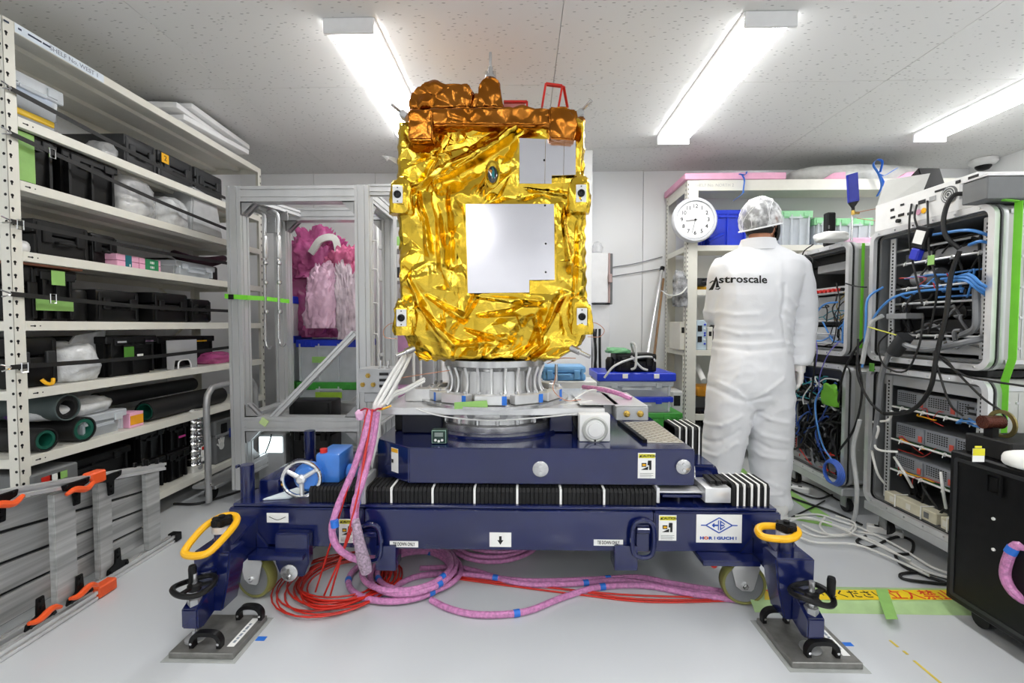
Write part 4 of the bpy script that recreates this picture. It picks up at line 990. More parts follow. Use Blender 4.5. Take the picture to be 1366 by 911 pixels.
# chequered sheet on the carriage top
q = [at(829, 563, Z=ct + .003), at(889, 562, Z=ct + .003), at(1006, 587, Z=ct + .003), at(865, 591, Z=ct + .003)]
bm = B(); xq = crx - .012; y0q = q[3].y + .01; prism(bm, [(q[3].x, y0q), (xq, y0q), (xq, q[1].y), (q[0].x, q[0].y)], 'z', ct + .001, ct + .004)
sheet = dp('cover_sheet', bm, mat('silver_sheet', 'd3cfc4', .35, .5, var=.05), carr, smooth=0)
bm = B()
for k in range(-12, 24):
    for s in (1, -1):
        a = Vector((q[0].x + k * .045, q[0].y, 0)); b = a + Vector((s * .5, -.42, 0))
        # clip the line to the sheet
        pts = []
        for f in np.linspace(0, 1, 60):
            p_ = a.lerp(b, f); yy = p_.y; g = (q[0].y - yy) / max(1e-6, q[0].y - y0q)
            if 0 <= g <= 1 and q[0].x + (q[3].x - q[0].x) * g < p_.x < xq: pts.append(p_)
        if len(pts) > 2:
            tube(bm, [pts[0] + Vector((0, 0, ct + .0042)), pts[-1] + Vector((0, 0, ct + .0042))], .0016, 4, smooth=False)
dp('lattice_line', bm, mat('bronze_line', 'a89f8c', .5, .3), sheet, smooth=0, kind='stuff')
bm = B(); prism(bm, [(q[0].x - .02, q[0].y), (q[0].x - .002, q[0].y), (q[3].x - .002, y0q), (q[3].x - .02, y0q)], 'z', ct + .001, ct + .014); dp('edge_strip', bm, black, carr, smooth=0)
# right end gear beside the carriage
p = at(941, 628, Y=1.80)
bm = B(); cyl(bm, (crx + .002, 1.80, p.z), (crx + .03, 1.80, p.z), .05, n=24); dp('end_pulley', bm, steel, carr)
bm = B(); prism(bm, [(crx + .03, p.z + .03), (crx + .12, p.z + .03), (crx + .135, p.z - .0), (crx + .14, p.z - .05), (crx + .03, p.z - .05)], 'y', 1.78, 1.93, .008); dp('end_block', bm)
zr0, zr1 = at(0, 620, Y=2.0).z, at(0, 597, Y=2.0).z
be3 = bellows(crx + .02, crx + .14, 1.96, 2.12, cb, ct + .02, 6)
for k in range(4):
    xx = crx + .04 + k * .028; bm = B(); box(bm, xx - .003, xx + .003, 1.957, 2.12, cb, ct + .021); dp('white_rib', bm, paper, be3, smooth=0)
bm = B(); box(bm, crx + .01, crx + .15, 1.94, 2.14, cb - .06, cb - .001, .004); dp('end_bracket', bm)
# gearbox with chrome handwheel on the left
hc = at(402, 639, Y=1.66)
gw = dp('gearbox', box(B(), hc.x + .035, hc.x + .13, 1.70, 1.85, hc.z - .03, hc.z + .085, .01, seg=2), mat('light_blue_enamel', '3e7fd6', .3, coat=.4))
bm = B(); lathe(bm, [(.03, 0), (.055, .012), (.055, .04), (.04, .055)], (hc.x + .015, 1.72, hc.z), (0, -1, 0), 20); dp('gear_cover', bm, mat('light_blue_enamel'), gw)
bm = B(); cyl(bm, (hc.x + .06, 1.72, hc.z + .085), (hc.x + .06, 1.72, hc.z + .1), .014, n=12); dp('oil_cap', bm, red, gw)
hwl = dp('handwheel', tube(B(), [hc + Vector((.066 * math.cos(a), .012 * math.cos(a), .066 * math.sin(a))) for a in (i * PI / 12 for i in range(24))], .0075, 8, k=2, closed=True), chrome, gw, label='chrome handwheel')
dp('x', lathe(B(), [(.012, -.01), (.018, 0), (.018, .02), (.01, .026)], hc + Vector((0, .012, 0)), (0, -1, 0), 16), alub, gw).name = 'wheel_hub'
for k in range(3):
    a = .55 + k * 2 * PI / 3; bm = B(); tube(bm, [hc + Vector((.012 * math.cos(a), 0, .012 * math.sin(a))), hc + Vector((.062 * math.cos(a), 0, .062 * math.sin(a)))], .008, 8, smooth=False, rf=lambda f: 1.2 - .3 * f); dp('wheel_spoke', bm, alub, gw)
bm = B(); cyl(bm, (hc.x + .131, 1.77, hc.z - .005), (X_(487), 1.77, hc.z - .005), .009, n=12); dp('drive_shaft', bm, alub, gw)
bm = B(); lathe(bm, [(.018, 0), (.03, .006), (.03, .028), (.02, .03)], (hc.x + .132, 1.77, hc.z - .005), (1, 0, 0), 18); dp('shaft_flange', bm, mat('light_blue_enamel'), gw)
bm = bx(478, 492, 616, 652, 1.74, .12, .004); dp('shaft_bearing', bm, galv)
bm = B(); p = at(486, 634, Y=1.735); lathe(bm, [(.03, 0), (.04, .004), (.04, .012), (.02, .014)], p, (-.6, -1, 0), 20); dp('shaft_seal', bm, steel)
# sockets (square posts)
def socket(u0, u1, v0, v1, Y, d):
    a, b = at(u0, v0, Y=Y), at(u1, v1, Y=Y); w = b.x - a.x
    bm = B(); cyl(bm, ((a.x + b.x) / 2, Y + d / 2, b.z), ((a.x + b.x) / 2, Y + d / 2, a.z), w / 2, n=20)
    cyl(bm, ((a.x + b.x) / 2, Y + d / 2, a.z), ((a.x + b.x) / 2, Y + d / 2, a.z + .0), w / 2 - .006, n=20, cap=False)
    return dp('pin_socket', bm)
socket(316, 334, 622, 678, DY + .06, .05); socket(403, 418, 576, 640, 2.1, .05)
for u in (317, 332): bm = B(); cbox(bm, at(u, 622, Y=DY + .085), (.008, .02, .012), .002); dp('socket_tab', bm)
bm = B(); a = at(352, 668, Z=bt + .014); prism(bm, [(a.x - .01, DY + .04), (a.x + .085, DY + .06), (a.x + .13, DY + .16), (a.x + .06, DY + .165)], 'z', bt + .0125, bt + .02, .003); ob('folded_cloth', bm, mat('wipe_cloth', 'dfe8ea', .6), label='small white wipe lying on the left end of the blue beam', cat='cloth')
# left low side rail pieces seen under the cables
bm = bx(425, 500, 618, 636, 1.98, .12, .006); dp('side_block', bm)
bm = bx(344, 372, 640, 668, DY + .13, .3, .01); dp('side_block', bm)
# far end yellow handle
bm = B(); tube(bm, [at(440, 612, Y=2.2), at(446, 607, Y=2.16), at(462, 608, Y=2.16), at(468, 613, Y=2.2)], .010, 8); dp('rear_handle', bm, yellow, label='yellow handle of the rear leg')
# outrigger legs, casters, jacks
def outrigger(side):
    s = side
    u0, u1 = ((258, 305) if s < 0 else (1045, 1087))
    LYf = 1.43
    xo = at(258, 780, Y=LYf).x if s < 0 else at(1087, 780, Y=LYf).x
    xi = xo - s * .105
    zt = at(0, 733, Y=LYf).z
    lg = dp('outrigger_leg', prism(B(), [(xo, zt), (xi - s * .02, zt), (xi - s * .01, zt - .1), (xi + s * .012, .075), (xo - s * .003, .075)], 'y', LYf, LYf + .085, .005))
    # arm back to the beam, sloping
    ex = dx0 if s < 0 else dx1
    bm = B()
    prof = [(LYf + .01, zt - .01), (LYf + .02, zt - .1), (DY + .0, bb - .005), (DY + .06, bb - .0), (DY + .06, bt - .03), (DY - .002, bt - .03)]
    prism(bm, prof, 'x', *sorted((xo - s * .01, xi - s * .0)), .005); dp('outrigger_arm', bm)
    bm = B(); prism(bm, [(xi, zt - .02), (xi - s * .03, zt - .1), (xi - s * .13, bb + .02), (xi - s * .13, bt - .05), (xi, bt - .05)] if 0 else [(xi - s * .002, bb + .005), (xi - s * .2, bb + .005), (xi - s * .2, bb - .012), (xi - s * .002, bb - .012)], 'y', DY - .07, DY + .12, .002); dp('caster_mount', bm)
    bm = B(); prism(bm, [(xi - s * .001, bb + .006), (xi - s * .045, bb + .006), (xi - s * .001, bb + .06)], 'y', DY - .012, DY - .001, .001); dp('gusset_plate', bm)
    # swing lock spindle and yellow handle on top
    tp = at(286 if s < 0 else 1060, 735, Y=LYf + .05)
    tx = (xo + xi) / 2 - s * .01 if s < 0 else xo - .062
    bm = B(); cyl(bm, (tx, LYf + .055, zt), (tx, LYf + .055, zt + .045), .024, n=20); dp('lock_sleeve', bm)
    bm = B(); lathe(bm, [(.03, 0), (.03, .022)], (tx, LYf + .055, zt + .0455), n=20); dp('lock_ring', bm, alub)
    bm = B(); pr = []
    for i in range(24):
        a = 2 * PI * i / 24; r = .03 + .005 * math.cos(6 * a); pr.append((tx + r * math.cos(a), LYf + .055 + r * math.sin(a)))
    prism(bm, pr, 'z', zt + .068, zt + .092, .003); cyl(bm, (tx, LYf + .055, zt + .092), (tx, LYf + .055, zt + .1), .01, n=10); dp('lock_knob', bm, black)
    hz = zt + .03
    if s < 0:
        P = [(tx - .045, LYf + .045, hz + .04), (tx - .058, LYf + .0, hz + .015), (tx - .055, LYf - .045, hz - .008), (tx - .02, LYf - .06, hz - .012), (tx + .025, LYf - .055, hz - .006), (tx + .042, LYf - .02, hz + .012), (tx + .05, LYf + .05, hz + .042), (tx + .02, LYf + .095, hz + .05), (tx - .02, LYf + .09, hz + .05)]
    else:
        P = [(tx + .03, LYf + .04, hz + .038), (tx + .03, LYf + .07, hz + .038), (tx - .06, LYf + .07, hz + .045), (tx - .095, LYf + .05, hz + .04), (tx - .095, LYf + .015, hz + .034), (tx - .04, LYf + .0, hz + .034), (tx + .0, LYf + .012, hz + .034)]
    bm = B(); tube(bm, P, .0115, 10, 5, closed=True); dp('swing_handle', bm, yellow, label='yellow swing handle')
    # jack bracket + screw + handwheel + pad
    jx = xo - s * .045; JY = 1.375
    bm = B(); prism(bm, [(JY - .026, .072), (JY - .026, .132), (LYf + .0, .175), (LYf + .0, .078), (JY, .06)], 'x', jx - .026, jx + .026, .004); dp('jack_bracket', bm)
    bm = B(); cyl(bm, (jx, JY, .024), (jx, JY, .235), .0085, n=12); dp('jack_screw', bm, steel)
    bm = B(); lathe(bm, [(.02, 0), (.02, .022)], (jx, JY, .134), n=6); dp('jack_nut', bm, galv)
    wz = .195; wh = dp('jack_wheel', tube(B(), [(jx + .056 * math.cos(a), JY + .056 * math.sin(a), wz + .006 * math.sin(a * 2)) for a in (i * PI / 12 for i in range(24))], .0085, 8, k=2, closed=True), black)
    bm = B(); lathe(bm, [(.018, 0), (.02, .004), (.02, .018), (.012, .022)], (jx, JY, wz - .014), n=16)
    for k in range(3):
        a = .4 + k * 2 * PI / 3; tube(bm, [(jx, JY, wz - .002), (jx + .052 * math.cos(a), JY + .052 * math.sin(a), wz + .002)], .006, 6, smooth=False, flat=(.016, .006))
    dp('wheel_spokes', bm, black, wh)
    hx_ = jx + (.03 if s > 0 else -.005); hy_ = JY - .02 if s > 0 else JY
    bm = B(); lathe(bm, [(.007, 0), (.011, .01), (.012, .05), (.01, .06)], (hx_ + (.015 if s > 0 else 0), hy_, wz + .005), n=12); dp('crank_knob', bm, black, wh)
    bm = B(); lathe(bm, [(.03, 0), (.03, .006), (.012, .014), (.009, .03)], (jx, JY, .0225), n=18); dp('jack_pad', bm, galv)
    # base plate with carrying handles, its own thing
    x0, x1 = ((-1.085, -.868) if s < 0 else (.803, 1.0))
    x0, x1 = (at(197, 905, Z=0).x, at(290, 905, Z=0).x) if s < 0 else (at(1062, 899, Z=0).x, at(1154, 896, Z=0).x)
    Y0_, Y1_ = (1.315, 1.50) if s < 0 else (1.32, 1.525)
    t = thing('base_plate', ['steel floor plate with two black handles under the left jack', 'steel floor plate with two black handles under the right jack'][s > 0], 'plate', ((x0 + x1) / 2, 1.41, 0))
    bm = B(); box(bm, x0, x1, Y0_, Y1_, .0015, .02, .002); ob('steel_plate', bm, mat('sandblasted_steel', '94938f', .5, .7, var=.1, scale=40, bump=.08), t)
    bm = B(); box(bm, x0 - .014, x1 + .014, Y0_ - .014, Y1_ + .014, .0003, .0014); ob('clear_sheet', bm, mat('clear_sheet', 'c9ccc8', .2, alpha=.55), t, smooth=0)
    for (hx0, hy0, L_) in (((x0 + x1) / 2, Y0_ + .028, .085), ((x0 + x1) / 2 - s * .055, Y1_ - .022, .075)):
        cxx = hx0
        bm = B(); tube(bm, [(cxx - L_ / 2, hy0, .0205), (cxx - L_ / 2, hy0, .045), (cxx - L_ / 2 + .018, hy0, .062), (cxx + L_ / 2 - .018, hy0, .062), (cxx + L_ / 2, hy0, .045), (cxx + L_ / 2, hy0, .0205)], .0, 8, flat=(.02, .013)); ob('carry_handle', bm, black, t)
        for q_ in (-1, 1):
            bm = B(); cyl(bm, (cxx + q_ * L_ / 2, hy0 - .0105, .036), (cxx + q_ * L_ / 2, hy0 - .013, .036), .004, n=8); ob('screw', bm, chrome, t)
    lx = x1 - .028
    bm = B(); box(bm, lx - .011, lx + .011, Y0_ + .03, Y1_ - .02, .0203, .0208); lb = ob('plate_label', bm, paper, t, smooth=0)
    dashes(lb, Matrix.Translation((lx, (Y0_ + Y1_) / 2, .0209)) @ Matrix.Rotation(PI / 2, 4, 'Z'), mat('faint_grey_ink'), [(.012, .004), (.01, .004), (.014, .006), (.008, .004), (.016, .004), (.01, 0)], .008, t=.0002)
    bm = B(); box(bm, x1 + .016, x1 + .046, 1.40 if s < 0 else 1.42, 1.42 if s < 0 else 1.437, .0003, .0009); ob('blue_floor_tape', bm, bluet, label=['scrap of blue tape on the floor beside the left base plate', 'scrap of blue tape on the floor beside the right base plate'][s > 0], cat='tape', smooth=0)
outrigger(-1); outrigger(1)
def caster(cx, cy, heading, lever=False, label=None):
    """swivel caster: wheel centre (cx,cy)"""
    r = .078; a = heading; w = .021; ax = Vector((math.cos(a), math.sin(a), 0)); fw = Vector((-math.sin(a), math.cos(a), 0))
    c = Vector((cx, cy, r + .002))
    t = dp('caster', lathe(B(), [(.036, 0), (.045, .003), (.045, .012), (.05, .016), (.05, .026)], (cx, cy, bb - .0125 - .027) - fw * .03 if 0 else Vector((cx, cy, bb - .04)) - fw * .03, n=28), alub)
    wm = mat('olive_urethane', '8b8a4a', .45, var=.06)
    dp('tyre', lathe(B(), [(r - .012, -w), (r - .004, -w), (r, -w + .006), (r, w - .006), (r - .004, w), (r - .012, w)], c, ax, 36, close=True), wm, t)
    dp('wheel_disc', lathe(B(), [(r - .0125, -w + .002), (r - .018, -w + .004), (r - .02, -.008), (.03, -.006), (.028, -w + .002), (.01, -w + .001), (.01, w - .001), (.028, w - .002), (.03, .006), (r - .02, .008), (r - .018, w - .004), (r - .0125, w - .002)], c, ax, 32), mat('cast_grey', '8f9193', .4, .3), t)
    for s in (-1, 1):
        q = B()
        top = c.z + .085
        P = [(-.03, -.012), (-.022, -.02), (.01, -.02), (.03, -.005), (.045, top - c.z - .03 + .0), (.03, top - c.z - .005), (-.045, top - c.z - .005), (-.05, top - c.z - .02)]
        P = [(x, min(z, bb - .041 - c.z)) for x, z in P]
        prism(q, P, 'x', -.002, .002, .001)
        M = Matrix((ax, -fw, Vector((0, 0, 1)))).transposed().to_4x4(); M.translation = c + ax * s * (w + .006)
        q.transform(M); dp('fork_plate', q, alub, t, smooth=0)
        bm = B(); cyl(bm, c + ax * s * (w + .008), c + ax * s * (w + .017), .011, n=6); cyl(bm, c + ax * s * (w + .017), c + ax * s * (w + .021), .006, n=10); dp('axle_nut', bm, chrome, t)
    if lever:
        p0 = Vector((cx, cy, bb - .03)) - fw * .02; p1 = p0 + Vector((-.105, -.05, .002))
        bm = B(); tube(bm, [p0, p0.lerp(p1, .6), p1], .006, 8); dp('brake_lever', bm, alub, t)
        bm = B(); bmesh.ops.create_uvsphere(bm, u_segments=16, v_segments=10, radius=.0125, matrix=Matrix.Translation(p1)); dp('lever_ball', bm, red, t, label='red ball knob')
    return t
p = at(330, 812, Z=0); caster(p.x - .01, 1.64, -PI / 2 - .22)
p = at(995, 806, Z=0); caster(p.x - .01, 1.64, -PI / 2 - .12, True)
for x in (dx0 + .2, dx1 - .2): caster(x, RY + .08, .2)
# ---------------------------------------------------------------- turntable, plate and adapter
SX, SYc = at(660, 500, Y=2.12).x, 2.12
bm = B(); lathe(bm, [(.33, 0), (.33, .012), (.30, .014)], (SX, SYc, ct + .001), n=64); dp('turntable_pad', bm, blue, carr)
tt = ob('turntable', lathe(B(), [(.29, 0), (.292, .004), (.292, .028), (.285, .032), (.27, .034), (.265, .1), (.2, .11)], (SX, SYc, ct + .015), n=72), steel, label='round machined steel turntable on top of the blue dolly', cat='turntable')
tz = ct + .015
for k in range(20):
    a = 2 * PI * k / 20 + .1; r = .275; p = Vector((SX + r * math.cos(a), SYc + r * math.sin(a), tz + .034))
    bm = B(); cyl(bm, p, p + Vector((0, 0, .022)), .009, n=8); ob('bolt', bm, steel, tt)
bm = B()
for k in range(12):
    a = 2 * PI * k / 12 + .2; r = .267; p = Vector((SX + r * math.cos(a), SYc + r * math.sin(a), tz + .072)); cyl(bm, p, p + Vector((math.cos(a), math.sin(a), 0)) * .006, .016, n=12)
ob('port_cover', bm, galv, tt, kind='stuff')
pz0, pz1 = at(650, 554, Y=1.84).z, at(650, 544, Y=1.84).z
px0, px1 = at(510, 550, Y=1.84).x, at(807, 550, Y=1.84).x
bm = B(); box(bm, px0, px1, 1.84, 2.42, pz0, pz1, .002); ap = ob('mounting_plate', bm, alub, label='wide flat aluminium mounting plate under the satellite', cat='plate')
zmid = (tz + .11 + pz0) / 2
bm = B(); lathe(bm, [(.2, 0), (.2, pz0 - tz - .112)], (SX, SYc, tz + .111), n=40); ob('centre_hub', bm, galv, tt)
for x in (px0 + .06, px1 - .06):
    bm = B(); box(bm, x - .04, x + .04, 1.95, 2.35, ct + .001, pz0 - .001, .004); ob('plate_support', bm, black, label='black support block under the %s end of the aluminium plate' % ('left' if x < 0 else 'right'), cat='block')
# clamp ring with blue taped segments
ad = thing('payload_adapter', 'aluminium ring adapter holding the satellite above the plate', 'adapter', (SX, SYc, pz1))
rz0 = pz1 + .001
bm = B(); lathe(bm, [(.235, 0), (.345, 0), (.345, .012), (.235, .012)], (SX, SYc, rz0), n=64, close=True); ob('lower_ring', bm, steel, ad)
for k in range(12):
    a = 2 * PI * (k + .5) / 12 - PI / 2 - PI / 12; c_ = Vector((SX + .29 * math.cos(a), SYc + .29 * math.sin(a), rz0 + .034))
    bm = B(); cbox(bm, c_, (.128, .05, .04), .003, rot=(0, 0, a + PI / 2)); sg = ob('clamp_segment', bm, alub, ad, smooth=0)
    a2 = a + PI / 12
    d = Vector((math.cos(a), math.sin(a), 0)); e = Vector((-d.y, d.x, 0))
    bm = B(); cbox(bm, c_ + d * .0265 + e * .058, (.02, .002, .036), 0, rot=(0, 0, a + PI / 2)); ob('tape_wrap', bm, bluet, sg, smooth=0)
    bm = B()
    for s in (-1, 1): cyl(bm, c_ + e * s * .045 + Vector((0, 0, .02)), c_ + e * s * .045 + Vector((0, 0, .032)), .007, n=8)
    ob('bolt', bm, steel, sg, kind='stuff')
sz = at(650, 484, Y=1.94).z
bm = B(); lathe(bm, [(.225, 0), (.245, .0), (.245, .014), (.215, .02), (.208, .05), (.208, sz - rz0 - .05), (.222, sz - rz0 - .035), (.235, sz - rz0 - .03), (.235, sz - rz0 - .004), (.2, sz - rz0 - .004), (.2, 0)], (SX, SYc, rz0 + .013), n=80, close=True); ob('ring_cylinder', bm, steel, ad)
for k in range(24):
    a = 2 * PI * k / 24; d = Vector((math.cos(a), math.sin(a), 0)); c_ = Vector((SX, SYc, rz0 + .013))
    bm = B(); tube(bm, [c_ + d * .236 + Vector((0, 0, .015)), c_ + d * .218 + Vector((0, 0, .045)), c_ + d * .215 + Vector((0, 0, .09)), c_ + d * .232 + Vector((0, 0, sz - rz0 - .034))], .006, 6); ob('rib', bm, alub, ad)
bm = B(); a = at(612, 530, Y=1.92); b = at(654, 538, Y=1.92); prism(bm, [(a.x, b.z - .002), (b.x, b.z + .006), (b.x - .005, a.z + .008), (a.x, a.z)], 'y', SYc - .327, SYc - .3245); ob('green_tape_strip', bm, greent, ad, smooth=0)
# dial box and connector box at the right end of the plate
a, b = at(773, 553, Y=1.78), at(814, 594, Y=1.78)
t = thing('dial_gauge', 'white square box with a large round dial on the right of the dolly top', 'dial', ((a.x + b.x) / 2, 1.8, b.z))
bm = B(); box(bm, a.x, b.x, 1.78, 1.836, max(b.z, ct + .001), a.z, .005, seg=2); ob('gauge_housing', bm, whitep, t)
c_ = Vector(((a.x + b.x) / 2, 1.78, (a.z + b.z) / 2 + .002))
bm = B(); lathe(bm, [(.05, 0), (.052, .004), (.046, .008), (.042, .004)], c_, (0, -1, 0), 40); ob('dial_rim', bm, grey, t)
bm = B(); lathe(bm, [(.04, 0), (.036, .008), (.03, .008), (.028, .012), (.001, .012)], c_, (0, -1, 0), 36); ob('dial_face', bm, whitep, t)
bm = B(); cbox(bm, c_ + Vector((0, -.008, -.043)), (.007, .004, .007)); ob('dial_index', bm, ink, t, smooth=0)
a, b = at(822, 543, Y=1.82), at(865, 561, Y=1.82)
t = thing('connector_box', 'flat aluminium box with two brass connectors at the right end of the plate', 'box', ((a.x + b.x) / 2, 1.9, b.z))
bm = B(); box(bm, a.x, b.x, 1.82, 2.02, b.z, a.z, .003); box(bm, px1 + .003, a.x - .0005, 1.90, 2.02, b.z + .01, a.z - .002, .002); ob('box_body', bm, galv, t)
bm = B(); box(bm, px1 - .1, a.x + .02, 1.86, 2.2, a.z + .001, a.z + .004, .001); box(bm, a.x - .0, b.x, 1.83, 2.2, a.z + .001, a.z + .004, .001); ob('top_sheet', bm, alub, t)
for u in (836, 854):
    p = at(u, 552, Y=1.82); bm = B(); lathe(bm, [(.014, 0), (.014, .004), (.009, .006), (.009, .016), (.006, .018)], p, (0, -1, 0), 8); ob('brass_connector', bm, mat('brass', 'b89a50', .3, 1.0), t)
# small digital inclinometer on the carriage
a, b = at(575, 573, Y=1.73), at(596, 595, Y=1.73)
t = thing('digital_level', 'small dark green digital level with a grey screen on the dolly', 'level', ((a.x + b.x) / 2, 1.75, ct))
bm = B(); box(bm, a.x, b.x, 1.73, 1.765, ct + .001, a.z, .006, seg=2); ob('level_body', bm, mat('dark_green_plastic', '16352c', .4), t)
bm = B(); box(bm, a.x + .003, b.x - .003, 1.7285, 1.7298, ct + .004, a.z - .003, .0005); ob('face_border', bm, mat('pale_green', '9fc2b0', .4), t, smooth=0)
bm = B(); box(bm, a.x + .005, b.x - .005, 1.7272, 1.7284, ct + .006, a.z - .005, .0005); ob('face_plate', bm, mat('dark_green_plastic'), t, smooth=0)
bm = B(); box(bm, a.x + .014, b.x - .014, 1.726, 1.727, (ct + a.z) / 2 + .002, a.z - .011, .0002); ob('screen', bm, mat('lcd_grey', '8b9690', .3), t, smooth=0)
for k in range(3):
    p = Vector(((a.x + b.x) / 2 + (k - 1) * .013, 1.727, ct + .017 - .004 * (k == 1))); bm = B(); cyl(bm, p, p + Vector((0, -.002, 0)), .005, n=12); ob('button', bm, paper, t)
# left plate gear: bracket with brass bolts, arm, black boxes
a, b = at(478, 494, Y=1.95), at(523, 524, Y=1.95)
t = thing('side_bracket', 'drilled aluminium bracket with brass bolts left of the satellite base', 'bracket', ((a.x + b.x) / 2, 1.96, b.z))
bm = B(); box(bm, a.x, b.x, 1.95, 1.958, b.z, a.z, .001); box(bm, a.x, b.x, 1.95, 2.1, a.z - .0005, a.z + .006, .001); ob('bracket_plate', bm, galv, t, smooth=0)
for (u, v) in ((491, 501), (484, 513), (498, 513)):
    p = at(u, v, Y=1.95); bm = B(); cyl(bm, p, p + Vector((0, -.006, 0)), .011, n=6); cyl(bm, p + Vector((0, -.006, 0)), p + Vector((0, -.012, 0)), .006, n=10); ob('brass_bolt', bm, mat('brass'), t)
for v in (499, 507, 515):
    p = at(512, v, Y=1.948); bm = B(); cbox(bm, p, (.04, .002, .012)); ob('slot', bm, blackm, t, smooth=0)
for u in (508, 518):
    p = at(u, 494, Y=1.98); bm = B(); cyl(bm, p + Vector((0, 0, .004)), p + Vector((0, 0, .045)), .005, n=8); lathe(bm, [(.012, .004), (.012, .012)], p, n=6); ob('stud', bm, steel, t)
bm = B(); box(bm, a.x + .02, b.x - .03, 1.96, 2.03, pz1 + .0, b.z - .0006, .003); ob('bracket_foot', bm, galv, t)
a, b = at(540, 518, Y=1.98), at(596, 532, Y=1.98)
bm = B(); box(bm, a.x, b.x, 1.98, 2.03, pz1 + .001, a.z, .003); cl_ = ob('clamp_arm', bm, alub, label='aluminium clamp arm on the left of the plate', cat='clamp', smooth=0)
a, b = at(536, 555, Y=1.90), at(590, 590, Y=1.90)
bm = B(); box(bm, a.x, b.x, 1.90, 1.945, ct + .002, pz0 - .002, .004); ob('drive_unit', bm, mat('deep_navy', '0d1226', .35), label='dark navy drive unit under the plate beside the digital level', cat='motor')
a, b = at(740, 560, Y=1.93), at(775, 592, Y=1.93)
bm = B(); box(bm, px1 - .22, px1 - .12, 1.93, 2.1, ct + .002, pz0 - .002, .004); ob('drive_unit', bm, blue, label='blue block under the right of the aluminium plate', cat='block')
# blue boxes behind the plate on the right, light blue tool case
# ---------------------------------------------------------------- satellite
def foil_mat(name, c1, c2, rough=.17):
    m = mat(name, c1, rough, 1.0, col2=c2, scale=6)
    nt = m.node_tree; N = nt.nodes; L = nt.links; b = N['Principled BSDF']
    tc = N.new('ShaderNodeTexCoord'); v = N.new('ShaderNodeTexVoronoi'); v.feature = 'F1'; v.inputs['Scale'].default_value = 55
    n = N.new('ShaderNodeTexNoise'); n.inputs['Scale'].default_value = 22; n.inputs['Detail'].default_value = 5
    mx = N.new('ShaderNodeMixRGB'); mx.inputs[0].default_value = .5
    L.new(tc.outputs['Object'], n.inputs[0]); L.new(n.outputs[1], v.inputs['Vector'] if 0 else mx.inputs[1]); L.new(tc.outputs['Object'], mx.inputs[2]); L.new(mx.outputs[0], v.inputs['Vector'])
    bp = N.new('ShaderNodeBump'); bp.inputs['Strength'].default_value = .12; bp.inputs['Distance'].default_value = .003
    L.new(v.outputs['Distance'], bp.inputs['Height']); L.new(bp.outputs[0], b.inputs['Normal'])
    return m
gold = foil_mat('gold_foil', 'e9c548', 'dfb838', .1)
copper = foil_mat('copper_foil', 'ab6c2a', '9a5c1c', .12)
silver = mat('silver_radiator', 'e2e1e8', .16, 1.0, var=.01)
FYs = 1.93
def facet_field(W_, H_, nx, nz, npts, amp, rng, ax=1.0, rot=0.0):
    """piecewise-linear crumple: random heights on a random triangulation, sampled on a grid"""
    P = [Vector((x, y)) for x in (-.1, W_ + .1) for y in (-.1, H_ + .1)] + [Vector((rng.uniform(-.08, W_ + .08), rng.uniform(-.08, H_ + .08))) for _ in range(npts)]
    c, s = math.cos(rot), math.sin(rot)
    Q = [Vector(((p.x * c + p.y * s) * ax, -p.x * s + p.y * c)) for p in P]
    vs, _, fs, *_r = delaunay_2d_cdt(Q, [], [], 0, 1e-6)
    hv = np.array([rng.gauss(0, 1) * amp for _ in vs]); V = np.array([(v[0], v[1]) for v in vs])
    gx, gz = np.meshgrid(np.linspace(0, W_, nx), np.linspace(0, H_, nz)); U = (gx * c + gz * s) * ax; T = -gx * s + gz * c
    out = np.zeros_like(U)
    for f in fs:
        a, b, d = V[list(f)]; ha, hb, hd = hv[list(f)]
        m = (U >= min(a[0], b[0], d[0])) & (U <= max(a[0], b[0], d[0])) & (T >= min(a[1], b[1], d[1])) & (T <= max(a[1], b[1], d[1]))
        if not m.any(): continue
        det = (b[1] - d[1]) * (a[0] - d[0]) + (d[0] - b[0]) * (a[1] - d[1])
        if abs(det) < 1e-12: continue
        u = U[m]; t = T[m]
        l1 = ((b[1] - d[1]) * (u - d[0]) + (d[0] - b[0]) * (t - d[1])) / det; l2 = ((d[1] - a[1]) * (u - d[0]) + (a[0] - d[0]) * (t - d[1])) / det; l3 = 1 - l1 - l2
        ok = (l1 >= -1e-6) & (l2 >= -1e-6) & (l3 >= -1e-6)
        o = out[m]; o[ok] = (l1 * ha + l2 * hb + l3 * hd)[ok]; out[m] = o
    return out
rg = random.Random(5)
sat = thing('satellite', 'boxy satellite wrapped in crinkled gold foil with silver panels on the blue dolly', 'satellite', (SX, 2.2, at(650, 484, Y=FYs).z))
def UZ(u, v, Y=FYs): p = at(u, v, Y=Y); return p.x, p.z
xl, ztop = UZ(529, 158); xr, zbot = UZ(782, 482)
Wf, Hf = xr - xl, ztop - zbot
nx, nz = 270, 340
H = facet_field(Wf, Hf, nx, nz, 40, .022, rg, 1.0) + facet_field(Wf, Hf, nx, nz, 150, .0125, rg, 1.8, .7) + facet_field(Wf, Hf, nx, nz, 420, .0066, rg, 1.5, -.5) + facet_field(Wf, Hf, nx, nz, 1100, .0022, rg)
gu = np.linspace(529, 782, nx)[None, :] + np.zeros((nz, 1)); gv = np.linspace(158, 482, nz)[:, None] + np.zeros((1, nx))
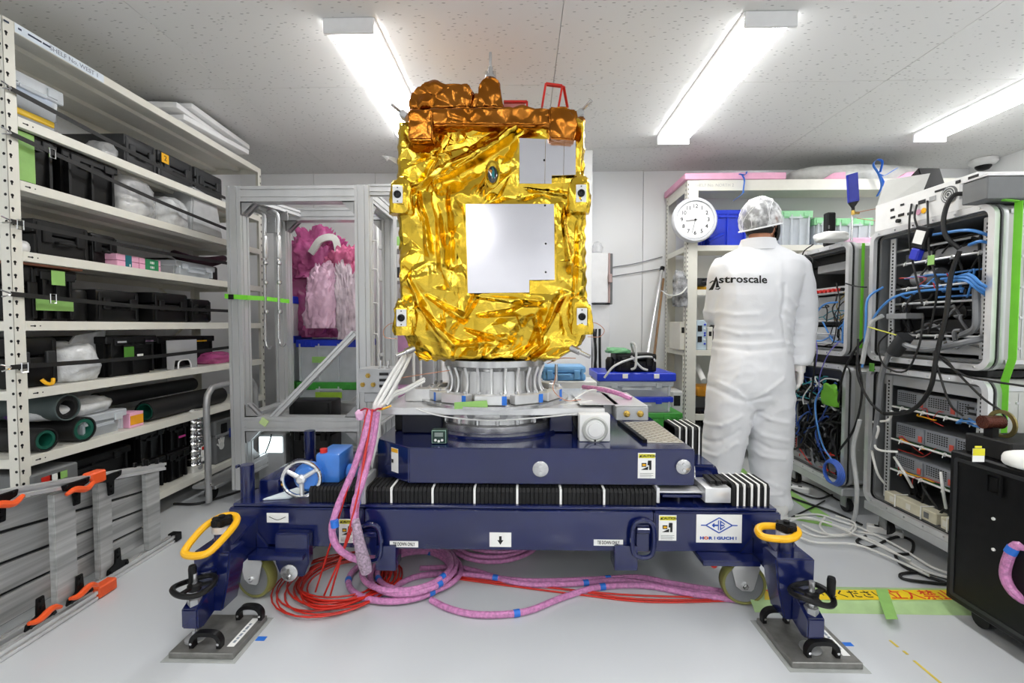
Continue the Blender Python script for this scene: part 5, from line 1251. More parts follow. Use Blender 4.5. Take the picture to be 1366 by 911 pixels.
def ridge(p0, p1, w, a):
    global H
    p0, p1 = np.array(p0, float), np.array(p1, float); d = p1 - p0; L_ = np.hypot(*d)
    t = ((gu - p0[0]) * d[0] + (gv - p0[1]) * d[1]) / L_ ** 2; dist = np.abs((gu - p0[0]) * d[1] - (gv - p0[1]) * d[0]) / L_
    H += a * np.clip(1 - dist / (w * (.35 + .65 * np.clip(t, 0, 1))), 0, 1) * np.clip(np.minimum(t, 1 - t) * 6 + .6, 0, 1)
for p0, p1, w, a in (((535, 265), (690, 172), 13, .035), ((555, 215), (672, 168), 9, -.024), ((585, 245), (700, 170), 8, .03), ((560, 205), (600, 208), 7, .02), ((598, 180), (560, 250), 8, -.02),
        ((585, 250), (590, 360), 9, .03), ((603, 255), (600, 350), 7, -.022), ((565, 260), (572, 340), 8, .024), ((570, 395), (618, 425), 8, .035), ((618, 425), (635, 392), 7, .03), ((545, 370), (560, 410), 8, .025),
        ((560, 410), (600, 460), 8, .03), ((635, 395), (720, 400), 10, -.022), ((640, 420), (720, 412), 9, .03), ((720, 450), (745, 392), 8, .034), ((705, 465), (718, 430), 7, -.026), ((600, 460), (680, 452), 9, .026),
        ((620, 440), (675, 460), 8, -.025), ((725, 470), (712, 420), 7, .03), ((750, 280), (760, 360), 7, .022), ((770, 300), (765, 400), 6, -.018), ((700, 250), (765, 262), 6, .018), ((640, 255), (668, 205), 7, .02)):
    ridge(p0, p1, w, a)
H += .004 * np.maximum(0, H * 60)
def blur(A): 
    B_ = A.copy(); B_[1:-1, 1:-1] = (A[1:-1, 1:-1] * 4 + A[:-2, 1:-1] + A[2:, 1:-1] + A[1:-1, :-2] + A[1:-1, 2:]) / 8; return B_
H = blur(H); H = np.clip(H, -.035, .048)
# flatten towards the silver panels and keep the edges in place
def mask_rect(u0, u1, v0, v1, f): 
    du = np.maximum(np.maximum(u0 - gu, gu - u1), 0); dv = np.maximum(np.maximum(v0 - gv, gv - v1), 0)
    return np.clip(np.hypot(du, dv) / f, 0, 1)
mk = np.minimum(mask_rect(693, 768, 184, 244, 12), mask_rect(621, 740, 271, 391, 12))
H = H * (.15 + .85 * mk) - (1 - mk) * .004
for (cu, cv) in ((534, 262), (774, 260), (539, 424), (774, 424)):
    d = np.hypot((gu - cu) / 20, (gv - cv) / 24); H += .03 * np.clip(1.3 - d, 0, 1)
zs_ = np.linspace(ztop, zbot, nz)
Lu = np.interp(np.linspace(158, 482, nz), [158, 235, 245, 275, 290, 405, 440, 462, 482], [530, 528, 523, 524, 529, 531, 531, 541, 556])
Ru = np.interp(np.linspace(158, 482, nz), [158, 170, 238, 245, 272, 300, 400, 440, 460, 482], [768, 780, 781, 786, 786, 782, 785, 786, 778, 742])
bm = B(); V = []
for j in range(nz):
    a = at(Lu[j], 300, Y=FYs).x; b = at(Ru[j], 300, Y=FYs).x
    row = []
    for i in range(nx):
        f = i / (nx - 1); e = min(f, 1 - f, j / nz * 1.2, (nz - 1 - j) / nz * 1.2)
        rd = .03 * max(0, 1 - e / .03) ** 2
        wob = .003 * math.sin(j * .31 + i * .05) * (1 if i in (0, nx - 1) else 0)
        row.append(bm.verts.new((a + (b - a) * f + wob, FYs - H[j, i] * min(1, e / .02 + .3) + rd, zs_[j] + (.004 * math.sin(i * .35) if j == nz - 1 else 0))))
    V.append(row)
for j in range(nz - 1):
    for i in range(nx - 1): bm.faces.new((V[j][i], V[j + 1][i], V[j + 1][i + 1], V[j][i + 1]))
ring = [V[0][i] for i in range(nx)] + [V[j][-1] for j in range(1, nz)] + [V[-1][i] for i in range(nx - 2, -1, -1)] + [V[j][0] for j in range(nz - 2, 0, -1)]
cxs, czs = (xl + xr) / 2, (ztop + zbot) / 2
prev = ring
for k in range(1, 13):
    y = FYs + .05 * k
    cur = [bm.verts.new((v.co.x + (v.co.x - cxs) * .006 * math.sin(k * 1.7 + v.co.z * 30), y, v.co.z + (v.co.z - czs) * .006 * math.sin(k * 2.1 + v.co.x * 30))) for v in ring]
    for i in range(len(ring)): bm.faces.new((prev[i], prev[(i + 1) % len(ring)], cur[(i + 1) % len(ring)], cur[i]))
    prev = cur
bm.faces.new(prev)
ob('foil_blanket', bm, gold, sat, smooth=60)
def cbx(u0, u1, v0, v1, Y, d, amp, seed, res=10, taper=0, poly=None):
    """crumpled foil-wrapped volume; front outline in a rectangle or poly of (u,v)"""
    P = poly or [(u0, v1), (u1, v1), (u1, v0), (u0, v0)]
    P = [UZ(u, v, Y) for u, v in P]
    b = B(); prism(b, P, 'y', Y, Y + d, .006)
    bmesh.ops.triangulate(b, faces=b.faces); 
    for _ in range(res):
        es = [e for e in b.edges if e.calc_length() > .013]
        if not es: break
        bmesh.ops.subdivide_edges(b, edges=es, cuts=1)
        bmesh.ops.triangulate(b, faces=[f for f in b.faces if len(f.verts) > 3])
    b.normal_update(); o = Vector((seed * 3.7, seed, seed * 1.3))
    for v in b.verts:
        w = noise.voronoi(v.co * 14 + o)[0]; n = (w[1] - w[0]) * 2.2 + noise.noise(v.co * 30 + o) * .35 + noise.noise(v.co * 9 - o) * .45
        v.co += v.normal * amp * n
    return b
# copper cover along the top with its boxes
ob('copper_cover', cbx(0, 0, 0, 0, FYs - .03, .62, .007, 2, poly=[(546, 166), (770, 168), (768, 146), (700, 143), (548, 146)]), copper, sat, smooth=60, label='copper coloured foil cover')
ob('corner_wrap', cbx(545, 576, 146, 186, FYs - .05, .12, .006, 3), copper, sat, smooth=60, label='copper coloured foil wrap')
ob('corner_wrap', cbx(0, 0, 0, 0, FYs - .05, .12, .006, 4, poly=[(733, 184), (766, 187), (770, 160), (758, 143), (733, 141)]), copper, sat, smooth=60, label='copper coloured foil wrap')
ob('corner_wrap', cbx(765, 779, 157, 176, FYs - .01, .1, .008, 14), copper, sat, smooth=60, label='copper coloured foil wrap')
ob('sensor_box', cbx(0, 0, 0, 0, FYs + .02, .3, .012, 5, poly=[(548, 146), (628, 143), (630, 122), (624, 112), (565, 112), (550, 121)]), copper, sat, smooth=60, label='copper foil wrapped box')
ob('sensor_box', cbx(0, 0, 0, 0, FYs + .05, .14, .008, 6, poly=[(626, 144), (642, 144), (640, 127), (630, 126)]), copper, sat, smooth=60, label='copper foil wrapped box')
ob('antenna_pedestal', cbx(0, 0, 0, 0, FYs + .03, .13, .007, 7, poly=[(637, 143), (671, 143), (666, 108), (658, 103), (647, 103), (638, 113)]), copper, sat, smooth=60, label='copper foil wrapped pedestal')
x, z = UZ(654, 104, FYs + .08)
bm = B(); lathe(bm, [(.026, 0), (.026, .01), (.012, .014), (.012, .05), (.006, .052), (.006, .115)], (x, FYs + .09, z), n=16); rd = ob('antenna_rod', bm, steel, sat)
bm = B()
for s in (-1, 1): cyl(bm, (x + s * .019, FYs + .09, z), (x + s * .019, FYs + .09, z + .035), .006, n=8)
ob('bolt', bm, chrome, rd, kind='stuff')
def rodpart(u0, v0, u1, v1, Y0, Y1, r, m=steel, name='thruster_rod'):
    a, b = at(u0, v0, Y=Y0), at(u1, v1, Y=Y1); bm = B(); cyl(bm, a, b, r, n=12); cyl(bm, a, a.lerp(b, .45), r * 1.7, n=12); return ob(name, bm, m, sat)
rodpart(545, 158, 522, 139, FYs + .05, FYs - .02, .007); rodpart(767, 158, 789, 134, FYs + .05, FYs - .02, .007)
rodpart(552, 465, 528, 475, FYs, FYs - .05, .009); rodpart(762, 464, 787, 476, FYs, FYs - .05, .009)
for (u, v, s) in ((540, 155, 1), (772, 154, -1)):
    bm = B(); cbox(bm, at(u, v, Y=FYs + .03), (.035, .05, .03), .004, rot=(0, .6 * s, 0)); ob('rod_mount', bm, galv, sat, smooth=0)
# red protective covers on top
def redframe(P, Y, w=.009, name='red_cover'):
    bm = B(); pts = [at(u, v, Y=y) for u, v, y in P]
    for a, b in zip(pts, pts[1:]): tube(bm, [a, b], 0, smooth=False, flat=(w * 1.6, w))
    return ob(name, bm, red, sat, smooth=0, label='red protective frame')
redframe([(723, 143, FYs + .08), (728, 112, FYs + .08), (750, 115, FYs + .08), (745, 143, FYs + .08)], 0)
redframe([(757, 143, FYs + .2), (752, 116, FYs + .09), (728, 113, FYs + .09)], 0, .007)
redframe([(672, 136, FYs + .12), (703, 136, FYs + .12), (703, 145, FYs + .12)], 0)
bm = B(); a, b = at(672, 138, Y=FYs + .125), at(700, 145, Y=FYs + .125); box(bm, a.x, b.x, FYs + .125, FYs + .14, b.z, a.z); ob('red_block', bm, mat('pale_red', 'd98a86', .5), sat, smooth=0)
# silver radiator panels
def spanel(poly, Y=FYs - .012, t=.006):
    bm = B(); prism(bm, [UZ(u, v, Y) for u, v in poly], 'y', Y, Y + t, .0006); return ob('radiator_panel', bm, silver, sat, smooth=0, label='flat mirror-like silver panel')
spanel([(693, 244.5), (726.5, 245), (727.5, 185.5), (693, 184)]); 
spanel([(727, 245), (736, 245), (736, 234), (751.5, 233.7), (752.5, 186), (728, 185.5)]); spanel([(752, 233.5), (768, 233), (768, 187.5), (753, 186)])
spanel([(624, 391), (706, 390), (706, 373.5), (740, 373), (739, 272), (621.5, 272)], FYs - .013)
for (u, v) in ((726, 213.5), (727, 274), (728, 325), (728, 363)):
    p = at(u, v, Y=FYs - .0135); bm = B(); lathe(bm, [(.0035, 0), (.0035, .001), (.0, .001)] if 0 else [(.0045, 0), (.004, .0012)], p, (0, -1, 0), 10); ob('panel_screw', bm, ink, sat)
# sensor opening
p = at(657, 233, Y=FYs - .024)
bm = B(); lathe(bm, [(.02, 0), (.036, 0), (.04, .006), (.032, .012), (.024, .002)], p, (0, -1, 0), 26, close=True); bm.transform(Matrix.Translation(p) @ Matrix.Diagonal((.8, 1, 1.45, 1)) @ Matrix.Translation(-p)); ap_ = ob('sensor_opening', bm, gold, sat)
bm = B(); lathe(bm, [(.03, 0), (.024, .003)], p + Vector((0, 0, 0)), (0, -1, 0), 22); bm.transform(Matrix.Translation(p) @ Matrix.Diagonal((.8, 1, 1.4, 1)) @ Matrix.Translation(-p)); ob('sensor_lens', bm, mat('lens_black', '0c1416', .08, coat=1), ap_)
for pts, m_ in ((((.0, .03), (.009, .01), (.008, -.02), (-.004, -.005)), mat('teal_reflex', '3f8f93', .15, .6)), (((-.016, .02), (.002, .016), (-.006, .002)), mat('amber_reflex', 'c9823a', .2, .6))):  # glints on the lens, painted as teal and amber slivers
    bm = B(); prism(bm, [(p.x + a, p.z + b) for a, b in pts], 'y', p.y - .006, p.y - .004); ob('painted_glint', bm, m_, ap_, smooth=0)
# thruster nozzles on white plates
for i, (u, v) in enumerate(((531, 260), (775, 258.5), (536, 424), (776, 422.5))):
    Y = FYs - .055; p = at(u, v, Y=Y)
    bm = B(); cbox(bm, p + Vector((0, .02, 0)), (.052, .05, .082), .004); bk = ob('nozzle_block', bm, gold, sat)
    bm = B(); cbox(bm, p - Vector((0, .007, 0)), (.042, .003, .071), .002); ob('nozzle_plate', bm, whitep, bk, smooth=0)
    bm = B(); lathe(bm, [(.0155, 0), (.015, .006), (.009, .008), (.007, .003)], p - Vector((0, .0085, 0)), (0, -1, 0), 22); ob('nozzle', bm, black, bk)
    bm = B()
    for s in (-1, 1): cyl(bm, p + Vector((0, -.0085, s * .028)), p + Vector((0, -.0105, s * .028)), .0028, n=8)
    ob('screw', bm, ink, bk, kind='stuff')
    bm = blob(p + Vector((.004 if i % 2 == 0 else -.004, .03, -.075)), (.1, .07, .15), 20 + i, amp=.35); ob('foil_tuft', bm, gold, sat, smooth=30)
for P in ([(531, 430, -.05), (520, 432, -.03), (512, 440, -.02), (514, 450, -.02), (530, 452, -.02)], [(781, 432, -.05), (795, 431, -.03), (806, 440, -.02), (800, 449, -.02), (784, 449, -.02)]):
    bm = B(); tube(bm, [at(u, v, Y=FYs + d) for u, v, d in P], .0016, 5); ob('loop_wire', bm, mat('copper_wire', 'c98a6a', .4), sat)
bm = B()
for k in range(4): tube(bm, [at(529, 212 + k * 2, Y=FYs + .03), at(519, 209 + k, Y=FYs + .0), at(510 + k * 2, 208 + k * 2, Y=FYs)], .0015, 5)
tube(bm, [at(529, 190, Y=FYs + .02), at(524, 172, Y=FYs - .01), at(520, 165, Y=FYs - .01)], .0014, 5)
ob('loose_wires', bm, whitec, sat, kind='stuff')
# ---------------------------------------------------------------- cables at the dolly
def wires(name, label, specs, m, cat='cable', r=.005, group=None, n=7, k=5):
    if len(specs) > 1:
        t = thing(name, label, cat, specs[0][0], group)
        for P in specs: ob('strand', tube(B(), P, r, n, k), m, t)
        return t
    bm = B(); tube(bm, specs[0], r, n, k)
    return ob(name, bm, m, label=label, cat=cat, group=group)
def A3(*L): return [at(u, v, Y=y) for u, v, y in L]
t = thing('white_cable_bundle', 'thick white cable bundle hanging from the lower left corner of the satellite', 'cable bundle', at(500, 640, Y=1.85))
for k, dx in enumerate((-6, 0, 7)):
    bm = B(); tube(bm, A3((543 + dx * .7, 474, 1.95), (528 + dx, 500, 1.86), (508 + dx, 535, 1.80), (503 + dx * .6, 545, 1.79), (499 + dx * .7, 580, 1.78), (494 + dx * .5, 610, 1.77), (489 + dx * .3, 640, 1.80)), .0085 - .001 * abs(k - 1), 8); ob('white_cable', bm, whitec, t)
for k in range(2):
    bm = B(); tube(bm, A3((515, 540, 1.80), (525, 528 - k * 3, 1.83), (540, 522 - k * 3, 1.88), (566, 508 - k * 3, 1.95)), .008, 8); ob('branch_cable', bm, whitec, t)
bm = B(); tube(bm, A3((505, 546, 1.775), (512, 545, 1.78), (522, 541, 1.79)), .004, 5); ob('yellow_tie', bm, yellow, t)
t = thing('pink_cable_bundle', 'pink wrapped cable bundle hanging with red wires down the left of the dolly', 'cable bundle', at(480, 760, Y=1.6))
for P, r in ((A3((494, 548, 1.74), (487, 580, 1.68), (472, 625, 1.63), (452, 672, 1.58), (443, 705, 1.55), (449, 728, 1.55), (466, 742, 1.56), (480, 747, 1.57)), .0125), (A3((498, 548, 1.75), (492, 590, 1.69), (480, 640, 1.63), (474, 690, 1.57), (476, 725, 1.56)), .012), (A3((503, 550, 1.76), (497, 590, 1.70), (484, 640, 1.60), (472, 680, 1.56), (478, 720, 1.55)), .013)):
    bm = B(); tube(bm, P, r, 10, rf=lambda f: 1 + .06 * math.sin(f * 60)); ob('pink_wrapped_cable', bm, pinkt, t)
bm = B(); tube(bm, A3((474, 692, 1.555), (478, 715, 1.54), (483, 740, 1.545), (489, 762, 1.56)), .017, 10, rf=lambda f: .75 + .75 * f * (1.0 if f < .8 else 1 - (f - .8) * 2)); ob('mesh_sleeve_end', bm, mat('pale_mesh_sleeve', 'd9bfd6', .35, bump=1, bscale=260, var=.25, scale=120), t, label='pale pink loose sleeve end')
for (u, v, y, ux, vx) in ((446, 698, 1.545, 0, 10), (475, 668, 1.60, 0, 9)):
    bm = B(); a = at(u, v - 4, Y=y - .0); b = at(u + 1, v + 5, Y=y - .0); tube(bm, [a, b], .0142, 10, smooth=False); ob('blue_tape_band', bm, bluet, t)
for P in (A3((490, 546, 1.73), (478, 600, 1.66), (455, 680, 1.58), (420, 745, 1.62)), A3((497, 546, 1.73), (485, 620, 1.62), (470, 690, 1.545), (440, 760, 1.60)), A3((496, 546, 1.735), (484, 620, 1.63), (471, 700, 1.55), (432, 770, 1.60))):
    P[-1].z = .03; bm = B(); tube(bm, P, .0035, 6); ob('red_wire', bm, redc, t)
bm = B(); tube(bm, A3((478, 550, 1.76), (487, 545, 1.745), (497, 548, 1.73), (505, 545, 1.755), (512, 545, 1.80)), .004, 6); ob('crimson_tie', bm, mat('crimson', 'b3254a', .5), t)
bm = blob(at(482, 560, Y=1.76), (.04, .03, .04), 31, amp=.4); ob('pink_tuft', bm, mat('pale_pink_sheet', 'f0bfe0', .5), t)
def coil(cx, cy, R, turns, r, rnd, jr=.02, z0=None, sy=1.0, ph=0):
    P = []; N_ = int(turns * 14)
    for i in range(N_ + 1):
        a = ph + 2 * PI * i / 14; q = i / 14
        P.append(Vector((cx + (R + jr * math.sin(q * 2.3 + rnd)) * math.cos(a) + jr * .6 * math.sin(q * 1.1 + rnd * 2), cy + (R + jr * math.cos(q * 1.9 + rnd)) * sy * math.sin(a) + jr * .5 * math.cos(q * .9), r + .001 + (i / N_) * r * 2.2 * min(3, turns / 2) + .001)))
    return P
bm = B(); tube(bm, coil(-.70, 1.735, .175, 11, .0035, 1.1, .03), .0035, 6, 2); ob('red_cable_coil', bm, redc, label='coil of thin red cable on the floor under the left end of the dolly', cat='cable coil')
bm = B(); tube(bm, coil(-.74, 1.72, .205, 3, .0035, 2.1, .02), .003, 6, 2); ob('red_cable_coil', bm, redc, label='loose outer loops of thin red cable around the red coil', cat='cable coil')
def banded(lab, P, r, bands, m=pinkt, k=4):
    t = thing('pink_cable', lab, 'cable', P[0]); bm = B(); tube(bm, P, r, 10, k); ob('pink_wrapping', bm, m, t)
    Q = catmull(P, k)
    for f in bands:
        i = int(f * (len(Q) - 3)); a = Q[i]; d = (Q[i + 1] - a).normalized(); bm = B(); cyl(bm, a, a + d * .022, r + .0012, n=12); ob('blue_tape_band', bm, bluet, t)
    return t
banded('pink wrapped cable coiled on the floor under the front beam', coil(-.44, 1.78, .165, 4.3, .0105, .4, .022, ph=.6), .0105, (.1, .35, .42, .66, .9), k=3)
banded('large outer loop of pink cable lying around the front coil', coil(-.47, 1.76, .2, 1.2, .011, 1.9, .02, ph=2.0), .0115, (.2, .5, .8), k=3)
banded('darker pink cable coil on the floor in the shade behind the front one', coil(-.12, 2.05, .19, 5, .009, .9, .02), .009, (.1, .5, .8), k=3)
banded('pink cable coil far back under the middle of the dolly', coil(.28, 2.28, .17, 3, .009, 2.9, .02), .009, (.3,), k=3)
banded('small dark green cable coil far back under the right of the dolly', coil(.72, 2.2, .15, 3, .006, 1.9, .02), .006, (), m=mat('dark_green_cable', '1f3a26', .5), k=3)
def fl(*L, z=.012): return [at(u, v, Z=z) for u, v in L]
banded('pink cable running along the floor nearest the front of the dolly', fl((575, 800), (600, 812), (640, 820), (700, 816), (750, 797), (800, 783), (860, 781), (920, 792), (985, 800), (1040, 803), (1110, 804), (1250, 806)), .0115, (.28, .48))
banded('pink cable running along the floor behind the nearest pink one', fl((500, 797), (525, 783), (560, 768), (620, 766), (700, 775), (790, 773), (850, 770), (900, 779), (985, 792), (1040, 797), (1110, 799), (1250, 801)), .0115, (.06, .34, .5))
banded('second pink cable from the rear crossing the floor to the right wheel', fl((560, 758), (620, 758), (690, 778), (760, 779), (830, 774), (900, 786), (985, 796), (1040, 795), (1120, 795), (1250, 797)), .0105, (.4,))
wires('red_floor_cable', 'pair of thin red cables running along the floor to the right wheel', [fl((600, 768), (680, 778), (760, 787), (850, 799), (985, 800), z=.005), fl((610, 772), (700, 784), (780, 794), (870, 803), (990, 801), z=.005), fl((590, 770), (700, 780), (830, 793), (985, 798), z=.005)], redc, r=.0035)
# small wires and fittings on the plate
wires('pink_plate_cable', 'short pink cable on top of the plate behind the connector box', [A3((778, 516, 2.2), (800, 519, 2.1), (825, 525, 2.02), (842, 532, 1.98))], pinkt, r=.011)
wires('plate_cables', 'small white and blue cables on the plate right of the adapter', [A3((740, 541, 1.95), (765, 538, 1.9), (790, 535, 1.95)), A3((775, 520, 2.25), (800, 516, 2.2), (830, 524, 2.15)), A3((760, 536, 2.0), (790, 520, 2.1), (822, 530, 2.1))], whitec, r=.004)
wires('copper_wire', 'thin copper coloured wires looping beside the adapter ring', [A3((730, 485, 2.0), (748, 478, 1.97), (768, 478, 1.95)), A3((742, 500, 1.95), (738, 520, 1.9), (755, 534, 1.88), (775, 533, 1.9)), A3((530, 505, 1.95), (560, 500, 1.95), (600, 494, 1.95))], mat('copper_wire'), r=.0018)
wires('white_drape_cable', 'thin white cable drooping in front of the aluminium plate', [A3((555, 545, 1.84), (575, 552, 1.83), (610, 558, 1.825), (660, 561, 1.825), (720, 557, 1.825), (770, 552, 1.825))], whitec, r=.003)
for k, (u, v0, v1) in enumerate(((742, 486, 524), (582, 476, 520))):
    a, b = at(u, v0, Y=2.3), at(u, v1 + 20, Y=2.3); bm = B(); cyl(bm, (a.x, 2.3, pz1 + .001), (a.x, 2.3, a.z), .008, n=12); ob('guide_post', bm, steel, label=['slim steel guide post right of the adapter', 'slim steel guide post left of the adapter'][k], cat='post')
# ---------------------------------------------------------------- person seen from behind
PY = 2.46
per = thing('person', 'person in white coverall, hair net and black mask standing with back turned beside the racks', 'person', (at(1015, 434, Y=PY).x, PY, 0))
def loft(bm, rings, n=28, ex=2.3):
    """rings: (u, v, half width px, depth half m, dy)"""
    R = []
    for u, v, hw, hd, dy in rings:
        c = at(u, v, Y=PY + dy); rx = hw * PY / FPX * 1.0
        R.append([bm.verts.new((c.x + rx * math.copysign(abs(math.cos(a)) ** (2 / ex), math.cos(a)), c.y + hd * math.copysign(abs(math.sin(a)) ** (2 / ex), math.sin(a)), c.z)) for a in (2 * PI * i / n for i in range(n))])
    for A, C in zip(R, R[1:]):
        for i in range(n): bm.faces.new((A[i], A[(i + 1) % n], C[(i + 1) % n], C[i]))
    bm.faces.new(R[0][::-1]); bm.faces.new(R[-1])
def fused(bm, vox, sm, name='t'):
    bmesh.ops.recalc_face_normals(bm, faces=bm.faces)
    me = bpy.data.meshes.new(name); bm.to_mesh(me); bm.free(); o = bpy.data.objects.new(name, me); COL.objects.link(o)
    r = o.modifiers.new('r', 'REMESH'); r.mode = 'VOXEL'; r.voxel_size = vox
    s = o.modifiers.new('s', 'SMOOTH'); s.factor = .5; s.iterations = sm
    bpy.context.view_layer.update()
    m2 = bpy.data.meshes.new_from_object(o.evaluated_get(bpy.context.evaluated_depsgraph_get()))
    bpy.data.objects.remove(o); b = B(); b.from_mesh(m2); bpy.data.meshes.remove(m2); return b
bm = B()
# torso and hips
loft(bm, [(1014, 322, 15, .06, .02), (1013, 330, 24, .075, .02), (1013, 338, 42, .09, .015), (1013, 350, 56, .105, .01), (1011, 368, 56, .12, 0), (1008, 395, 51, .13, 0), (1005, 425, 48, .13, .005),
          (1003, 452, 46.5, .125, .01), (1002, 470, 49, .135, .005), (1001, 492, 50, .145, 0), (1001, 512, 52, .145, 0), (1001, 530, 52, .13, 0), (1001, 542, 46, .10, 0)], 36, 2.6)
# legs
loft(bm, [(974, 500, 25, .12, 0), (974, 530, 29, .13, 0), (971, 555, 28, .125, 0), (966, 590, 26, .115, .01), (962, 620, 24, .105, .02), (960, 650, 21, .10, .02), (960, 676, 17, .085, .01)], 28)
loft(bm, [(1026, 500, 25, .12, 0), (1027, 530, 27, .13, 0), (1026, 560, 26, .12, 0), (1027, 595, 25, .11, .0), (1027, 625, 23, .10, .0), (1030, 650, 19, .09, -.01), (1037, 668, 16, .08, -.02), (1038, 675, 14, .07, -.02)], 28)
# right arm hanging, left arm bent forward
loft(bm, [(1052, 342, 14, .07, .01), (1060, 352, 17, .078, .01), (1066, 375, 17, .078, .01), (1069, 400, 17, .075, .02), (1069, 425, 17.5, .072, .03), (1069, 448, 16.5, .068, .02), (1069, 468, 15.5, .06, 0), (1069, 482, 12, .05, -.02), (1068, 487, 9.5, .042, -.02)], 24)
def limb(bm, pts, rad, n=20):
    tube(bm, pts, 1.0, n, 4, rf=lambda f: np.interp(f, np.linspace(0, 1, len(rad)), rad))
la = at(966, 352, Y=PY)
limb(bm, [la + Vector((.02, 0, .0)), la + Vector((-.012, .0, -.06)), la + Vector((-.01, .04, -.17)), la + Vector((.0, .10, -.26)), la + Vector((.03, .2, -.27)), la + Vector((.07, .3, -.22))], [.07, .07, .064, .062, .052, .04])
body = fused(bm, .0075, 7)
body.normal_update()
# cloth folds: long soft valleys and ridges at elbow, waist, seat and knees, plus fine wrinkling
folds = []
def fold(P, w, a): folds.append(([at(u, v, Y=PY - .13) for u, v in P], w, a))
for P, w, a in (([(958, 412), (985, 420), (1010, 418)], .016, .008), ([(960, 435), (990, 446), (1030, 444)], .014, .009), ([(1048, 380), (1046, 420), (1052, 455)], .014, -.014), ([(1052, 395), (1068, 408), (1084, 405)], .013, .008),
        ([(1050, 412), (1066, 426), (1082, 432)], .012, .008), ([(1056, 436), (1068, 446), (1085, 446)], .012, .008), ([(1058, 458), (1070, 464), (1084, 462)], .012, .009), ([(1056, 472), (1070, 476), (1082, 475)], .01, -.008),
        ([(955, 462), (1000, 468), (1050, 464)], .014, -.008), ([(955, 456), (1000, 460), (1050, 456)], .012, .007), ([(962, 520), (980, 531), (1000, 536), (1025, 528)], .016, -.012), ([(1000, 536), (1020, 522), (1045, 505)], .014, .008),
        ([(996, 534), (984, 522), (966, 512)], .014, .009), ([(1004, 545), (1030, 560), (1058, 566)], .014, .008), ([(1004, 565), (1025, 583), (1055, 590)], .015, .01), ([(1006, 585), (1030, 600), (1055, 603)], .014, -.009), ([(1004, 595), (1025, 612), (1050, 614)], .013, .009),
        ([(945, 575), (965, 570), (990, 555)], .014, .009), ([(943, 600), (965, 592), (988, 575)], .015, -.009), ([(942, 612), (962, 612), (985, 592)], .014, .009), ([(945, 650), (955, 630), (972, 600)], .012, -.008), ([(1015, 655), (1032, 648), (1050, 655)], .012, .008),
        ([(975, 350), (985, 375), (985, 400)], .02, .006), ([(1045, 352), (1040, 380), (1044, 400)], .016, .007), ([(990, 480), (985, 500), (975, 515)], .016, .006), ([(1022, 660), (1035, 664), (1048, 662)], .01, .008)):
    fold(P, w, a)
segs = [(a, b, w, h) for P, w, h in folds for a, b in zip(P, P[1:])]
for v in body.verts:
    d = 0.0
    if v.normal.y < .35:
        for a, b, w, h in segs:
            ax_, az_ = b.x - a.x, b.z - a.z; L2 = ax_ * ax_ + az_ * az_
            t_ = max(0, min(1, ((v.co.x - a.x) * ax_ + (v.co.z - a.z) * az_) / L2)); q = math.hypot(v.co.x - a.x - ax_ * t_, v.co.z - a.z - az_ * t_) / w
            if q < 1.6: d += h * math.exp(-q * q * 1.8) * .62
    o = v.co
    n1 = noise.noise(Vector((o.x * 6 + o.z * 4, o.y * 6, o.z * 7 - o.x * 3))); n2 = abs(noise.noise(Vector((o.x * 9 + o.z * 7 + 5, o.y * 6, o.z * 12 - o.x * 6)))) ; low = .9 if o.z < 1.0 else .9 - min(.5, (o.z - 1.0) * 2.5)
    v.co = v.co + v.normal * (d + low * (.006 * n1 - .008 * n2 + .003))
cov = ob('coverall', body, suit, per, smooth=80)
bpy.context.view_layer.update()
bvh = BVHTree.FromObject(cov, bpy.context.evaluated_depsgraph_get()); off = wloc(cov)
# collar, waist seam, cuff
c = at(1013, 327, Y=PY)
bm = B(); lathe(bm, [(.094, -.03), (.077, .032), (.071, .034), (.082, -.03)], (c.x, PY + .014, c.z), n=36, close=True)
bm.transform(Matrix.Translation((c.x, PY, 0)) @ Matrix.Diagonal((1.12, .95, 1, 1)) @ Matrix.Translation((-c.x, -PY, 0))); ob('collar', bm, suit, per)
p = at(1068, 484, Y=PY - .02); bm = B(); lathe(bm, [(.036, -.012), (.041, 0), (.037, .014), (.03, .012)], p, n=24); ob('cuff', bm, suit, per)
# lettering on the back
cu = bpy.data.curves.new('t', 'FONT'); cu.body = 'stroscale'; cu.size = .054; cu.resolution_u = 3; cu.offset = .0012; cu.align_y = 'BOTTOM'
to = bpy.data.objects.new('t', cu); COL.objects.link(to); bpy.context.view_layer.update()
me = bpy.data.meshes.new_from_object(to.evaluated_get(bpy.context.evaluated_depsgraph_get())); bpy.data.objects.remove(to)
bm = B(); bm.from_mesh(me); bpy.data.meshes.remove(me)
ws = max(v.co.x for v in bm.verts)
aL = at(966, 378.5, Y=PY - .12); aR = at(1022.3, 378.5, Y=PY - .12); sc = (aR.x - aL.x) / ws
for v in bm.verts: v.co = Vector((aL.x + v.co.x * sc, 0, aL.z + v.co.y - v.co.x * sc * .041))
q = B()
def flatpoly(P):
    vs = [q.verts.new((aL.x + x, 0, aL.z + z)) for x, z in P]; q.faces.new(vs)
flatpoly([(-.0145, .036), (-.0105, .045), (-.007, .034), (-.0145, -.023), (-.026, -.023)]); flatpoly([(-.0105, .045), (-.0065, .034), (.0065, -.010), (-.006, -.013)])
flatpoly([(-.008, -.0205), (.006, -.025), (.0135, -.016), (.0095, -.012), (.004, -.019), (-.007, -.017)]); flatpoly([(.004, -.012), (.0095, -.012), (.004, -.002), (.001, -.004)])
flatpoly([(-.030, .015), (-.023, .025), (-.0155, .024), (-.0165, .020), (-.022, .020), (-.026, .013)])
merge(bm, q)
bmesh.ops.triangulate(bm, faces=bm.faces)
